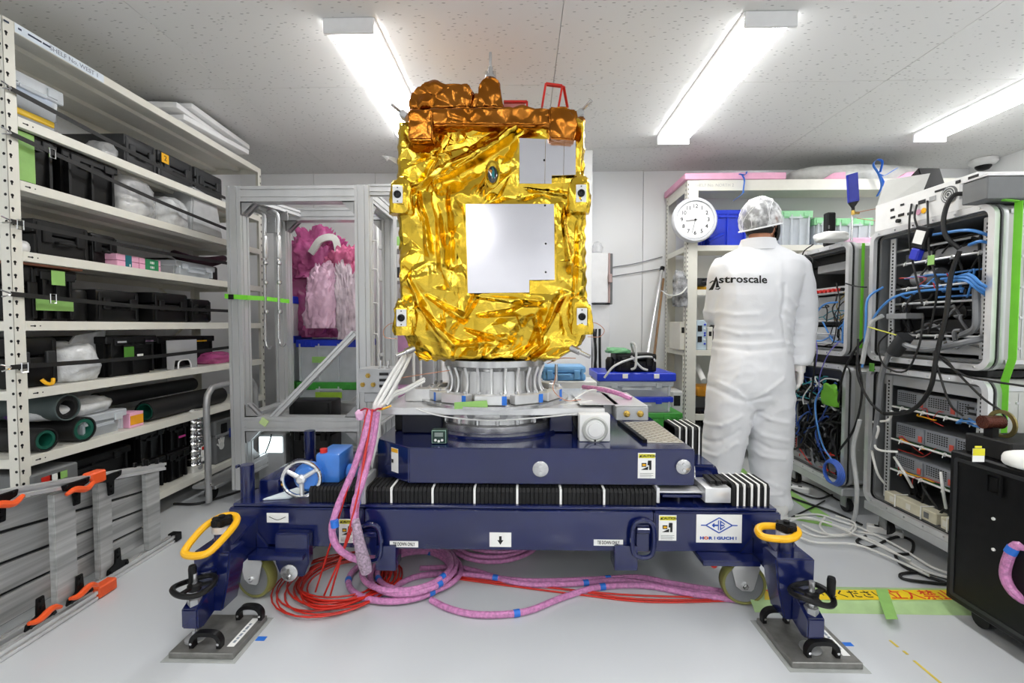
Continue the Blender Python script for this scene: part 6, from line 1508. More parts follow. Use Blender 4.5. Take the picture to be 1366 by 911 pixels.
bmesh.ops.subdivide_edges(bm, edges=[e for e in bm.edges if e.calc_length() > .009], cuts=3); bmesh.ops.triangulate(bm, faces=bm.faces)
for v in bm.verts:
    h, nn, i, d = bvh.ray_cast(Vector((v.co.x, 1.5, v.co.z)) - off if False else cov.matrix_world.inverted() @ Vector((v.co.x, 1.5, v.co.z)), Vector((0, 1, 0)))
    v.co.y = (cov.matrix_world @ h).y - .0028 if h else PY - .13
ob('back_lettering', bm, ink, per, smooth=0, label='black lettering across the back')
# head, hair, net, mask
hc_ = at(1016, 296, Y=PY + .01); hd = Vector((math.sin(1.05), math.cos(1.05), 0)); sd = Vector((hd.y, -hd.x, 0))   # facing direction, wearer's right... side
def HM(): 
    M = Matrix((sd, hd, Vector((0, 0, 1)))).transposed().to_4x4(); M.translation = hc_; return M
b = B(); bmesh.ops.create_uvsphere(b, u_segments=32, v_segments=24, radius=1)
for v in b.verts:
    x, y, z = v.co; s = .074 - .012 * max(0, -z); fy = .094 if y < 0 else .088 - .0 * z
    v.co = Vector((x * s, y * fy + (.012 * max(0, -z) if y > 0 else 0), z * (.108 if z > 0 else .118)))
    if y > .3 and z < -.05: v.co.x *= 1 - .28 * min(1, (-z))
t2 = B()
def hl(P, r, rf=None): tube(t2, P, r, 12, 4, rf=rf)
hl([(0, .08, .012), (0, .103, -.018), (0, .108, -.034), (0, .09, -.045)], .011, lambda f: .7 + .6 * f)     # nose
hl([(-.016, .09, -.066), (0, .098, -.064), (.016, .09, -.066)], .006); hl([(-.014, .088, -.078), (0, .096, -.078), (.014, .088, -.078)], .007)   # lips
for s in (-1, 1):
    hl([(s * .05, .075, .03), (s * .03, .088, .034), (s * .012, .088, .03)], .008)   # brows
    hl([(s * .074, .002, .018), (s * .083, -.006, .02), (s * .086, -.012, .0), (s * .08, -.006, -.03), (s * .073, .0, -.036)], .007)   # ears
hl([(0, -.01, -.08), (0, -.03, -.13), (0, -.035, -.17), (0, -.03, -.2)], .055, lambda f: 1.0 + .12 * f)   # neck
merge(b, t2); b = fused(b, .004, 3); b.transform(HM()); ob('head', b, skin, per, smooth=80)
for s in (-1, 1):
    b = B(); bmesh.ops.create_uvsphere(b, u_segments=14, v_segments=10, radius=.012, matrix=Matrix.Translation((s * .03, .081, .012))); b.transform(HM()); e_ = ob('eye', b, whitep, per)
    b = B(); bmesh.ops.create_uvsphere(b, u_segments=12, v_segments=8, radius=.006, matrix=Matrix.Translation((s * .03, .0885, .012))); b.transform(HM()); ob('iris', b, ink, e_)
b = B(); bmesh.ops.create_uvsphere(b, u_segments=32, v_segments=24, radius=1)
for v in b.verts:
    x, y, z = v.co; back = max(0, -y)
    v.co = Vector((x * .079, y * .099 - .004, max(z, -.62 if y < .1 else .25 - 0 * y) * .114))
b.transform(HM()); ob('hair', b, mat('black_hair', '15110f', .6, bump=.3, bscale=300, stretch=(1, 1, .2)), per, smooth=80)
netm = mat('hair_net', 'f4f5f6', .6, alpha=.66, var=.02, bump=.25, bscale=120)
nt = netm.node_tree; N = nt.nodes; L = nt.links
tcn = N.new('ShaderNodeTexCoord'); vv = N.new('ShaderNodeTexNoise'); vv.inputs['Scale'].default_value = 26; vv.inputs['Detail'].default_value = 4; L.new(tcn.outputs['Object'], vv.inputs[0])
mr_ = N.new('ShaderNodeMapRange'); mr_.inputs[1].default_value = .42; mr_.inputs[2].default_value = .62; mr_.inputs[3].default_value = .3; mr_.inputs[4].default_value = .85; L.new(vv.outputs[0], mr_.inputs[0]); L.new(mr_.outputs[0], N['Principled BSDF'].inputs['Alpha'])
b = B(); bmesh.ops.create_uvsphere(b, u_segments=72, v_segments=48, radius=1)
for v in b.verts:
    x, y, z = v.co; zz = max(z, -.5 + .45 * (y + 1) / 2)
    an = math.atan2(y, x); w = abs(math.sin(an * 7 + z * 3 + 2 * noise.noise(v.co * 2))) ** 3 * .004 + noise.noise(v.co * 5) * .006
    r = 1.0 - .16 * max(0, -.2 - z)
    v.co = Vector((x * (.094 + w) * r, (y * (.118 + w) - .012) * r, zz * (.125 + w) + .004))
b.transform(HM()); ns = ob('hair_net', b, netm, per, smooth=80)
b = B()
for i in range(6):
    a0 = -2.9 + i * .55; P = []
    for j in range(7):
        f = j / 6; th = a0 + .9 * f * (-1) ** i + .15 * math.sin(i * 2 + j); ph = -.4 + 1.6 * f
        P.append(Vector((.0965 * math.cos(th) * math.cos(ph), .1215 * math.sin(th) * math.cos(ph) - .012, .129 * math.sin(ph) + .003)))
    tube(b, P, .0012, 5, 4)
P = [Vector((.093 * math.cos(a), .116 * math.sin(a) - .012, -.06 + .056 * (math.sin(a) + 1) / 2)) for a in (i * PI / 14 for i in range(28))]
tube(b, P, .0048, 6, 2, closed=True)
b.transform(HM()); ob('net_gathers', b, mat('net_hem', 'f6f6f6', .6), ns, kind='stuff')
b = B()
g_ = [[None] * 9 for _ in range(7)]
for j in range(7):
    for i in range(9):
        an = -1.25 + 2.5 * i / 8; z = .0 - .095 * j / 6 ; bul = .012 * math.cos(an) * math.sin(PI * (j + .5) / 7)
        g_[j][i] = b.verts.new(((.072 + bul) * math.sin(an) * (1 - .12 * j / 6), (.103 + bul + .006) * math.cos(an), z))
for j in range(6):
    for i in range(8): b.faces.new((g_[j][i], g_[j][i + 1], g_[j + 1][i + 1], g_[j + 1][i]))
bmesh.ops.solidify(b, geom=b.faces[:], thickness=.002)
b.transform(HM()); mk_ = ob('face_mask', b, black, per, smooth=60)
b = B()
for s in (-1, 1): tube(b, [(s * .07, .045, -.005), (s * .079, .01, .022), (s * .08, -.012, .012), (s * .078, -.012, -.03), (s * .07, .03, -.075)], .0022, 6)
b.transform(HM()); ob('ear_loops', b, black, mk_, kind='stuff')
# gloved hands
def hand(wrist, down, out, side, curl, m):
    """wrist position, direction of the fingers, direction of the palm's width toward the thumb, palm normal side"""
    d = Vector(down).normalized(); w = Vector(out).normalized(); n = d.cross(w).normalized() * side
    b = B()
    wp = Vector(wrist)
    def pt(a, c_, e): return wp + d * a + w * c_ + n * e
    tube(b, [pt(-.03, 0, 0), pt(.0, 0, 0), pt(.03, 0, .004)], .026, 12, rf=lambda f: 1 + .1 * f)
    for c_ in (-.026, -.009, .009, .026): tube(b, [pt(.0, c_ * .6, 0), pt(.045, c_, .002), pt(.085, c_, .004)], .0135, 10)
    for k, (c_, L_) in enumerate(((.028, .072), (.010, .080), (-.009, .074), (-.027, .058))):
        P = [pt(.078, c_, .003)]; a_ = 0; q = P[0]
        for j in range(3):
            a_ += curl * (.75 + .12 * k); q = q + (d * math.cos(a_) + n * math.sin(a_)) * L_ * (.42, .33, .25)[j]; P.append(q)
        tube(b, P, .0098, 10, 4, rf=lambda f: 1.05 - .25 * f)
    tube(b, [pt(.012, .022, .004), pt(.04, .044, .014), pt(.07, .05, .03), pt(.092, .046, .042)], .0115, 10, 4, rf=lambda f: 1.2 - .35 * f)
    b = fused(b, .0036, 2)
    for v in b.verts: v.co += Vector((noise.noise(v.co * 60), noise.noise(v.co * 60 + Vector((9, 0, 0))), noise.noise(v.co * 60 + Vector((0, 9, 0))))) * .0016
    return ob('gloved_hand', b, m, per, smooth=80, label='hand in a thin white latex glove')
glove = mat('latex_glove', 'ece9e4', .4, var=.03, sss=.1)
hand(at(1067, 489, Y=PY - .03), (-.05, -.08, -1), (.25, .96, 0), -1, .38, glove)
hand(la + Vector((.075, .31, -.215)), (.45, .85, .15), (0, -.2, 1), 1, .45, glove)
# shoes
for k, (u, Yf, an) in enumerate(((1038, PY - .02, .35), (957, PY + .02, -.3))):
    cx_ = at(u, 680, Y=Yf).x; M = Matrix.Translation((cx_, Yf, 0)) @ Matrix.Rotation(-an, 4, 'Z')
    b = B(); R = []
    for (y, hw_, h_, z0) in ((-.085, .02, .04, .012), (-.078, .034, .07, .012), (-.04, .04, .085, .012), (.02, .042, .08, .012), (.08, .047, .062, .012), (.14, .048, .048, .012), (.175, .035, .038, .012), (.188, .014, .03, .014)):
        R.append([b.verts.new((hw_ * math.copysign(abs(math.cos(a)) ** .8, math.cos(a)), y, z0 + h_ * (.5 + .5 * math.sin(a)) )) for a in (2 * PI * i / 18 for i in range(18))])
    for A, C in zip(R, R[1:]):
        for i in range(18): b.faces.new((A[i], A[(i + 1) % 18], C[(i + 1) % 18], C[i]))
    b.faces.new(R[0][::-1]); b.faces.new(R[-1]); b.transform(M); s_ = ob('shoe', b, mat('white_shoe', 'e6e6e3', .5), per, smooth=60)
    b = B(); P = [(.02, -.085), (.034, -.075), (.041, -.02), (.045, .08), (.048, .14), (.034, .182), (0, .194), (-.034, .182), (-.048, .14), (-.045, .08), (-.041, -.02), (-.034, -.075), (-.02, -.085)]
    prism(b, P[::-1], 'z', .001, .02, .004); b.transform(M); ob('sole', b, whitep, s_)
# ---------------------------------------------------------------- right rear shelving and its contents
RX0, RYf = at(916, 300, Y=3.46).x, 3.46
RX1, RYb = 3.35, 3.95
rz = [at(0, 247, Y=RYf).z] + [at(0, v, Y=RYf).z for v in (331, 388, 466, 549)] + [.12]
rs = thing('shelving_unit', 'cream steel shelving unit at the back right behind the person', 'shelf', ((RX0 + RX1) / 2, 3.7, 0))
pw = .085
for x in (RX0, RX1 - pw):
    for (y, s) in ((RYf, 1), (RYb, -1)):
        bm = B(); box(bm, x, x + pw, *sorted((y, y + s * .003)), 0, rz[0] - .002, .0006); box(bm, x, x + .003, *sorted((y, y + s * .05)), 0, rz[0] - .002, .0006); po = ob('post', bm, cream, rs, smooth=0)
        bm = B(); z = .1
        while z < rz[0] - .02: box(bm, x + .007, x + .012, *sorted((y - s * .001, y + s * .0005)), z, z + .014); box(bm, x - .0008, x, *sorted((y + s * .02, y + s * .028)), z, z + .014); z += .034
        ob('slot', bm, blackm, po, smooth=0, kind='stuff')
for i, z in enumerate(rz):
    bm = B(); box(bm, RX0 + .0035, RX1, RYf + .004, RYb - .004, z - .004, z); 
    lip = .08 if i == 0 else .042
    box(bm, RX0 + pw + .001, RX1 - pw, RYf, RYf + .003, z - lip, z, .001); box(bm, RX0 + .003, RX0 + .006, RYf + .004, RYb, z - lip, z)
    ob('shelf', bm, cream, rs, smooth=0)
bm = B(); tube(bm, [(RX0 + .1, RYb - .01, .2), (RX1 - .1, RYb - .01, 1.9)], 0, smooth=False, flat=(.02, .003)); ob('cross_brace', bm, cream, rs)
text('lettering', 'SHELF No. NORTH 2', .032, facing((at(957, 0, Y=RYf).x, RYf - .001, at(0, 254, Y=RYf).z), FR), mat('very_faint_print', 'c4c4bf', .6), rs)
def rb(u0, u1, v0, lvl, d, Y=RYf + .04):
    a, b = at(u0, v0, Y=Y), at(u1, v0, Y=Y); z = rz[lvl] + .001
    return TM((a.x + b.x) / 2, Y + d / 2, z), b.x - a.x, d, a.z - z
bm = B(); a, b = at(905, 239, Y=RYf + .0), at(1048, 239, Y=RYf); box(bm, RX0 - .02, b.x, RYf - .01, RYb, rz[0] + .001, rz[0] + .05, .004); ob('pink_foam_sheet', bm, pinkf, label='long pink foam sheet on top of the back right shelving', cat='foam sheet')
bm = blob((at(990, 0, Y=RYf + .2).x, RYf + .2, rz[0] + .051), (.62, .3, .05), 44, amp=.25, freq=6)
ob('bubble_roll_pack', bm, mat('silver_wrap', 'd5d6da', .3, alpha=.95, bump=.6, bscale=40), label='flat silvery wrapped pack lying on the pink foam sheet', cat='pack', smooth=70)
bm = blob(((at(1075, 0, Y=3.5).x + at(1250, 0, Y=3.5).x) / 2, 3.68, rz[0]), (at(1252, 0, Y=3.5).x - at(1060, 0, Y=3.5).x, .4, .155), 41, amp=.12); ob('wrapped_parcel', bm, mat('translucent_wrap', 'cfd0cc', .28, alpha=.9, var=.12, scale=12, bump=.8, bscale=22), label='long parcel in translucent plastic on top of the back right shelving', cat='parcel', smooth=70)
for (u0, u1, lab) in ((1098, 1128, 'small pink foam wedge in front of the wrapped parcel, beside the blue antenna'), (1196, 1240, 'pink foam wedge leaning against the right end of the wrapped parcel')):
    a, b = at(u0, 246, Y=RYf + .01), at(u1, 246, Y=RYf + .01); bm = B(); prism(bm, [(a.x, rz[0] + .001), (b.x, rz[0] + .001), (b.x, rz[0] + .055), (a.x + .08, rz[0] + .05)], 'y', RYf + .01, RYf + .06, .003); ob('foam_wedge', bm, pinkf, label=lab, cat='foam')
for (u, v, lab) in ((992, 240, 'blue ribbon tied round the front edge of the pink foam sheet'), (1172, 228, 'blue ribbon bow tied round the translucent parcel')):
    big = u > 1100; bm = B()
    if big:
        tube(bm, A3((1170, 262, 3.42), (1176, 248, 3.42), (1172, 232, 3.41), (1165, 220, 3.42), (1170, 213, 3.42), (1177, 216, 3.42), (1174, 230, 3.41)), 0, flat=(.022, .002)); tube(bm, A3((1172, 232, 3.41), (1180, 234, 3.42), (1197, 224, 3.42)), 0, flat=(.018, .002)); tube(bm, A3((1173, 233, 3.41), (1178, 242, 3.42), (1180, 250, 3.42)), 0, flat=(.018, .002))
    else:
        tube(bm, A3((990, 233, 3.44), (993, 240, 3.44), (992, 250, 3.44), (991, 258, 3.43)), 0, flat=(.02, .002)); tube(bm, A3((986, 232, 3.44), (994, 233, 3.44), (996, 229, 3.45)), 0, flat=(.018, .002)); tube(bm, A3((993, 256, 3.43), (986, 262, 3.42), (978, 268, 3.43)), 0, flat=(.01, .002))
    ob('blue_ribbon', bm, bluet, label=lab, cat='ribbon')
M, w, d, h = rb(943, 1000, 280, 1, .3); crate('blue_crate', 'deep blue plastic crate on the shelf behind the clock', 'crate', M, w, d, h, bluep)
M, w, d, h = rb(932, 948, 300, 1, .3, Y=RYf + .1); crate('blue_crate', 'second narrow blue crate half hidden behind the clock', 'crate', M, w, d, h, bluep)
bm = B(); tube(bm, A3((946, 321, 3.45), (958, 315, 3.44), (965, 312, 3.45)), .012, 8); ob('blue_bag_tail', bm, bluep, label='twisted blue bag end hanging over the shelf edge beside the clock', cat='bag')
for k, (u0, u1, v0, lab) in enumerate(((1040, 1085, 281, 'tallest clear crate with light green lid right of the person on the back shelf'), (1087, 1115, 290, 'clear crate with light green lid behind the black camera grip'), (1116, 1166, 291, 'clear crate with light green lid at the right of the back shelf'))):
    M, w, d, h = rb(u0, u1, v0, 1, .3); t = crate('folding_crate', lab, 'crate', M, w, d, h, cloudy, lgreenp, clear=True, ribs=4)
    bm = B(); box(bm, -w * .4, w * .4, -d * .3, d * .4, .004, h * .7, .01); put('crate_contents', bm, mat('pale_blue_contents', 'c3cfe4', .5, var=.2, scale=14), t, M)
M, w, d, h = rb(1133, 1170, 303, 1, .1, Y=RYf + .002); bm = B(); box(bm, -w / 2, w / 2, -.02, .02, 0, .06, .01); bm.transform(M); ob('pink_pouch', bm, pbagl, label='flat pink pouch in front of the green lidded crate', cat='pouch')
# shelf 2 : yellow tray ; shelf 3 : power supplies ; shelf 4 : orange case and tube
M, w, d, h = rb(932, 956, 383, 2, .2, Y=RYf + .005); bm = B(); box(bm, -w / 2, w / 2, -.02, d, 0, .03, .004); bm.transform(M); ob('yellow_tray', bm, yellow, label='flat yellow tray on the shelf left of the person', cat='tray')
M, w, d, h = rb(929, 947, 375, 2, .15, Y=RYf + .02); M.translation.z += .031; hardcase('tool_box', 'small dark tool box on the yellow tray', M, w, d, .06, dark)
for (u0, u1, v0, lab, mm) in ((929, 943, 427, 'pale blue bench power supply with small displays on the middle shelf', mat('pale_blue_case', 'c9dbe6', .4)), (944, 951, 436, 'cream bench meter beside the pale blue power supply', cream), (907, 916, 429, 'narrow cream meter left of the shelf post', cream)):
    M, w, d, h = rb(u0, u1, v0, 3, .25, Y=RYf + .02); t = thing('bench_instrument', lab, 'instrument', M.translation)
    bm = B(); box(bm, -w / 2, w / 2, -d / 2, d / 2, 0, h, .004); put('housing', bm, mm, t, M)
    if u0 == 929:
        for k in range(2): 
            patch(t, M, -w * .16, h * (.72 - .36 * k), w * .42, h * .2, -d / 2 - .001, ink, 'display')
            for j in range(3): bm = B(); cyl(bm, (w * .3, -d / 2, h * (.85 - .14 * j - .36 * k)), (w * .3, -d / 2 - .008, h * (.85 - .14 * j - .36 * k)), .007, n=10); put('knob', bm, [bluep, paper, bluep][j], t, M)
    else: patch(t, M, 0, h * .7, w * .5, h * .2, -d / 2 - .001, ink, 'display')
M, w, d, h = rb(950, 972, 425, 3, .2); bm = B(); lathe(bm, [(.05, 0), (.062, .02), (.062, .16), (.03, .19), (.025, .22)], M.translation, n=20); ob('black_canister', bm, dark, label='dark canister beside the cream meter on the middle shelf', cat='canister')
M, w, d, h = rb(931, 970, 484, 4, .25); M.translation.z += .13; bm = B(); box(bm, -w / 2, w / 2, -d / 2, d / 2, .0, .075, .02, seg=2); bm.transform(M); ob('orange_case', bm, mat('amber_plastic', 'e39a1b', .4), label='orange case lying on grey equipment on the fourth shelf', cat='case')
M.translation.z -= .13; bm = B(); box(bm, -w * .6, w * .5, -.05, d / 2, 0, .125, .006); bm.transform(M); ob('grey_equipment', bm, greyd, label='grey equipment box under the orange case', cat='instrument')
bm = B(); a, b = at(931, 493, Y=3.44), at(940, 509, Y=3.30); cyl(bm, at(930, 488, Y=3.60), at(939, 508, Y=3.42), .02, n=16); ob('white_tube', bm, whitep, label='short white tube pointing out of the fourth shelf', cat='tube')
M, w, d, h = rb(898, 914, 500, 4, .22); t = thing('oscilloscope', 'small white oscilloscope seen left of the shelf post', 'instrument', M.translation); bm = B(); box(bm, -w / 2, w / 2, -d / 2, d / 2, 0, .17, .006); put('housing', bm, whitep, t, M); patch(t, M, -w * .15, .1, w * .55, .08, -d / 2 - .001, ink, 'screen')
M, w, d, h = rb(928, 985, 575, 5, .3); hardcase('black_case', 'black case on the bottom shelf left of the person', M, w, d, .25, black)
M, w, d, h = rb(988, 1030, 560, 5, .3); crate('folding_crate', 'grey crate with green tape on the bottom shelf seen between the legs', 'crate', M, w, d, .3, cloudy, greenp, tape=(0, .2, .2, .05, -d / 2 - .006, greent), clear=True)
bm = blob((at(914, 0, Y=3.44).x - .02, RYf - .045, at(0, 410, Y=3.42).z), (.1, .075, .27), 51, amp=.4); ob('hanging_bag', bm, mat('grey_clear_bag', 'b9babc', .2, alpha=.8, var=.4, scale=20, bump=.8, bscale=25), label='crumpled clear bag hanging on the shelf post below the clock', cat='bag', smooth=70)
bm = B(); tube(bm, A3((883, 388, 3.42), (893, 394, 3.40), (905, 392, 3.40), (912, 384, 3.42)), 0, 8, flat=(.09, .006)); ob('grey_hat', bm, mat('pale_grey_felt', 'c9cac6', .6), label='pale grey curved guard hanging left of the shelf post', cat='guard')
# clock
p = at(926.5, 293.5, Y=3.40)
t = thing('wall_clock', 'round white wall clock hanging on the shelving post', 'clock', p)
Rc = .166
bm = B(); lathe(bm, [(Rc - .012, .03), (Rc, .02), (Rc, -.005), (Rc - .01, -.02), (Rc - .026, -.022), (Rc - .03, -.004)], p, (0, 1, 0), 64, close=False); ob('clock_rim', bm, mat('silver_white_plastic', 'd4d6da', .3), t)
bm = B(); lathe(bm, [(Rc - .031, 0), (Rc - .031, .004)], p - Vector((0, .012, 0)), (0, 1, 0), 64); ob('clock_face', bm, mat('dial_white', 'f2f2f2', .5), t, smooth=0)
dk = mat('dial_ink', '2c2e31', .6)
for k in range(12):
    a = PI / 2 - (k + 1) * PI / 6; text('numeral', str(k + 1), .04, facing(p + Vector((.098 * math.cos(a), -.0132, .098 * math.sin(a))), FR), dk, t, depth=.0004, bold=.0008)
for (a, L_, w) in ((math.radians(188), .068, .006), (math.radians(257), .1, .004)):
    bm = B(); q = p + Vector((0, -.016, 0)); tube(bm, [q - Vector((math.cos(a), 0, math.sin(a))) * .015, q + Vector((math.cos(a), 0, math.sin(a))) * L_], 0, smooth=False, flat=(w, w * .3)); ob('clock_hand', bm, ink, t, smooth=0)
bm = B(); cyl(bm, p + Vector((0, -.013, 0)), p + Vector((0, -.02, 0)), .007, n=12); ob('hub', bm, ink, t)
# poles leaning, crates and box by the back wall
for (u0, v0, u1, v1, r, m_, lab, Yb) in ((861, 488, 883, 361, .013, alub, 'aluminium pole with a black cap leaning in the corner', 3.5), (872, 480, 885, 372, .010, brown, 'wooden pole leaning against the shelving beside the aluminium pole', 3.6)):
    a = at(u0, v0, Y=Yb); b = at(u1, v1, Y=3.9); d = (b - a); a2 = a - d * (a.z / d.z) ; a2.y = max(a2.y, 3.1)
    a2 = a + (a - b).normalized() * .1
    t = thing('leaning_pole', lab, 'pole', a2); bm = B(); cyl(bm, a2, b, r, n=12); ob('pole_shaft', bm, m_, t)
    if m_ is alub: bm = B(); cyl(bm, b, b + (b - a).normalized() * .035, r * 1.5, n=12); ob('pole_cap', bm, black, t)
a, b = at(806, 548, Y=3.05), at(898, 548, Y=3.05); x0, x1 = at(800, 500, Y=3.05).x, at(899, 500, Y=3.05).x
zg = at(0, 547, Y=3.05).z; zm = at(0, 506, Y=3.05).z
crate('green_crate', 'bright green plastic crate under the clear cable crates right of the satellite', 'crate', TM((x0 + x1) / 2 + .04, 3.24, 0.001), x1 - x0 + .05, .38, zg - .002, greenp)
hm = (zm - zg) / 2
for k in range(2):
    t = crate('folding_crate', ['lower clear crate of grey cables with a blue base on the green crate', 'upper clear crate of grey cables under the blue lid'][k], 'crate', TM((x0 + x1) / 2, 3.22, zg + k * hm), x1 - x0, .34, hm - .001, clearp, bluep if k == 0 else cloudy, clear=True, ribs=2)
    bm = B(); w = x1 - x0
    for j in range(5): tube(bm, coil((x0 + x1) / 2 + (j - 2) * w * .17, 3.2, .05, 2, .005, j * 1.3, .02, sy=.9), .005, 6, 2)
    for v in bm.verts: v.co.z += zg + k * hm + .02 + .02 * math.sin(v.co.x * 40)
    ob('coiled_leads', bm, mat('light_grey_cable', 'c4c6c6', .4), t, kind='stuff')
bm = B(); zl = zm + .001
box(bm, x0 - .02, x1 + .01, 3.03, 3.41, zl, zl + .055, .006); t = thing('blue_crate_cover', 'blue crate lid carrying a black toolbox and a grey cable', 'lid', ((x0 + x1) / 2, 3.2, zl)); ob('lid_body', bm, bluep, t)
for s in (.3, .72): bm = B(); box(bm, x0 + (x1 - x0) * s, x0 + (x1 - x0) * s + .035, 3.024, 3.031, zl + .02, zl + .05, .002); ob('lid_clip', bm, paper, t)
a, b = at(822, 466, Y=3.1), at(876, 494, Y=3.1)
hardcase('toolbox', 'open black toolbox draped with grey cables on the blue lid', TM((a.x + b.x) / 2, 3.2, zl + .056), b.x - a.x, .2, .125, black)
bm = blob((a.x + .02, 3.16, zl + .182), (.16, .12, .04), 61, amp=.4); ob('green_bag', bm, mat('green_sheet', '6fae7d', .4), label='green plastic sheet crumpled on the black toolbox', cat='bag', smooth=70)
wires('grey_cable', 'grey cable looping over the black toolbox on the blue lid', [A3((845, 470, 3.15), (842, 458, 3.1), (848, 462, 3.05), (848, 488, 3.02), (842, 493, 3.03)), A3((806, 504, 3.0), (820, 488, 3.0), (845, 478, 3.05), (868, 476, 3.1), (874, 482, 3.1)), A3((842, 475, 3.08), (855, 490, 3.04), (864, 494, 3.03))], mat('light_grey_cable'), r=.008)
bm = B(); lathe(bm, [(.02, 0), (.03, .02), (.03, .08), (.018, .1)], (at(818, 0, Y=3.12).x, 3.14, zl + .056), n=14); ob('black_plug', bm, black, label='upright black plug on the blue lid left of the toolbox', cat='plug')
M = TM(at(753, 0, Y=2.75).x, 2.82, at(0, 506, Y=2.72).z, 0); h = at(0, 487, Y=2.72).z - M.translation.z
hardcase('light_blue_case', 'light blue ribbed tool case behind the adapter', M, at(784, 0, Y=2.72).x - at(722, 0, Y=2.72).x, .2, h, mat('sky_blue_plastic', '6fa9dc', .4), lidf=.5)
bm = B(); box(bm, M.translation.x - .2, M.translation.x + .2, 2.71, 2.93, .001, M.translation.z - .0, .006); ob('work_stool', bm, whitep, label='white stand carrying the light blue tool case', cat='stand')
# ---------------------------------------------------------------- equipment racks along the right
XR = 1.71
def rrect(y0, y1, z0, z1, r, n=5):
    P = []
    for cy, cz, a0 in ((y1 - r, z1 - r, 0), (y0 + r, z1 - r, PI / 2), (y0 + r, z0 + r, PI), (y1 - r, z0 + r, 1.5 * PI)):
        for k in range(n + 1): a = a0 + PI / 2 * k / n; P.append((cy + r * math.cos(a), cz + r * math.sin(a)))
    return P
def ringbox(bm, y0, y1, z0, z1, r, t, xa, xb):
    O = rrect(y0, y1, z0, z1, r); I = rrect(y0 + t, y1 - t, z0 + t, z1 - t, max(.004, r - t)); n = len(O)
    V = [[bm.verts.new((x, p[0], p[1])) for p in P] for P, x in ((O, xa), (O, xb), (I, xb), (I, xa))]
    for k in range(4):
        A, C = V[k], V[(k + 1) % 4]
        for i in range(n): bm.faces.new((A[i], A[(i + 1) % n], C[(i + 1) % n], C[i]))
    return bm
def rack(lab, y0, y1, z0, z1, x1, strap_=None):
    t = thing('rack_case', lab, 'rack', ((XR + x1) / 2, (y0 + y1) / 2, z0))
    bm = B(); ringbox(bm, y0, y1, z0, z1, .045, .012, XR + .05, x1); ob('case_shell', bm, grey, t)
    for k, (xa, xb, g) in enumerate(((XR, XR + .018, 0), (XR + .032, XR + .05, 0))):
        bm = B(); ringbox(bm, y0 - .006, y1 + .006, z0 - .006, z1 + .006, .05, .024, xa, xb); ob('edge_frame', bm, alub if k == 0 else alu, t)
    bm = B(); ringbox(bm, y0, y1, z0, z1, .045, .016, XR + .018, XR + .032); ob('edge_seal', bm, rubber, t)
    bm = B(); ringbox(bm, y0 + .02, y1 - .02, z0 + .02, z1 - .02, .03, .01, XR + .03, x1 - .05); ob('inner_tray', bm, greyd, t)
    bm = B(); box(bm, x1 - .045, x1 - .03, y0 + .015, y1 - .015, z0 + .015, z1 - .015); ob('rear_panel', bm, blackm, t, smooth=0)
    for y in (y0 + .055, y1 - .085):
        bm = B(); box(bm, XR + .052, XR + .058, y, y + .03, z0 + .035, z1 - .035); rl = ob('rack_rail', bm, alu, t, smooth=0)
        bm = B(); z = z0 + .05
        while z < z1 - .05: box(bm, XR + .0512, XR + .0522, y + .011, y + .019, z, z + .009); z += .016
        ob('rail_hole', bm, blackm, rl, smooth=0, kind='stuff')
    for z in (z0 + .008, z1 - .008):
        for k in range(6):
            y = y0 + .05 + (y1 - y0 - .1) * k / 5; bm = B(); cyl(bm, (XR - .0005, y, z), (XR - .003, y, z), .004, n=8); ob('rivet', bm, chrome, t)
    for z in np.linspace(z0 + .08, z1 - .08, 5):
        for dx in (.03, .06): bm = B(); cyl(bm, (XR + .05 + dx, y0 + .0005, z), (XR + .05 + dx, y0 - .003, z), .005, n=8); ob('rivet', bm, alu, t)
    # side latch and handle on the face looking at the tripod
    zc_ = z1 - (z1 - z0) * .33
    bm = B(); box(bm, XR + .14, XR + .30, y0 - .005, y0 - .0005, zc_ - .06, zc_ + .05, .002); ob('handle_plate', bm, alu, t)
    bm = B(); tube(bm, [(XR + .155, y0 - .006, zc_ + .03), (XR + .15, y0 - .02, zc_), (XR + .16, y0 - .028, zc_ - .035)], .008, 8); ob('latch', bm, chrome, t)
    bm = B(); cyl(bm, (XR + .165, y0 - .03, zc_ - .035), (XR + .29, y0 - .03, zc_ - .035), .011, n=12); ob('carry_grip', bm, rubber, t)
    bm = B()
    for z in (z0 + .03, z1 - .03): box(bm, XR + .06, x1, y0 - .004, y0 - .0004, z - .008, z + .008, .001)
    box(bm, XR + .115, XR + .118, y0 - .002, y0 - .0004, z0 + .045, z1 - .045)
    ob('side_trim', bm, alu, t, smooth=0, kind='stuff')
    return t
AY0, AY1, BY0, BY1, XD = 1.69, 2.265, 2.417, 2.99, 2.46
zA0, zA1 = .855, 1.465
r1 = rack('large upper rack case nearest the black cabinet with blue cables inside', AY0, AY1, zA0, zA1, XD)
r2 = rack('lower rack case with three server units behind the black cabinet', AY0, AY1, .155, .815, XD)
r3 = rack('upper rack case beside the person with a red jack panel', BY0, BY1, .86, 1.46, XD)
r4 = rack('lower open rack case of tangled cables beside the person', BY0, BY1, .155, .80, XD)
def fronty(u, X=XR): return at(u, 400, X=X).y
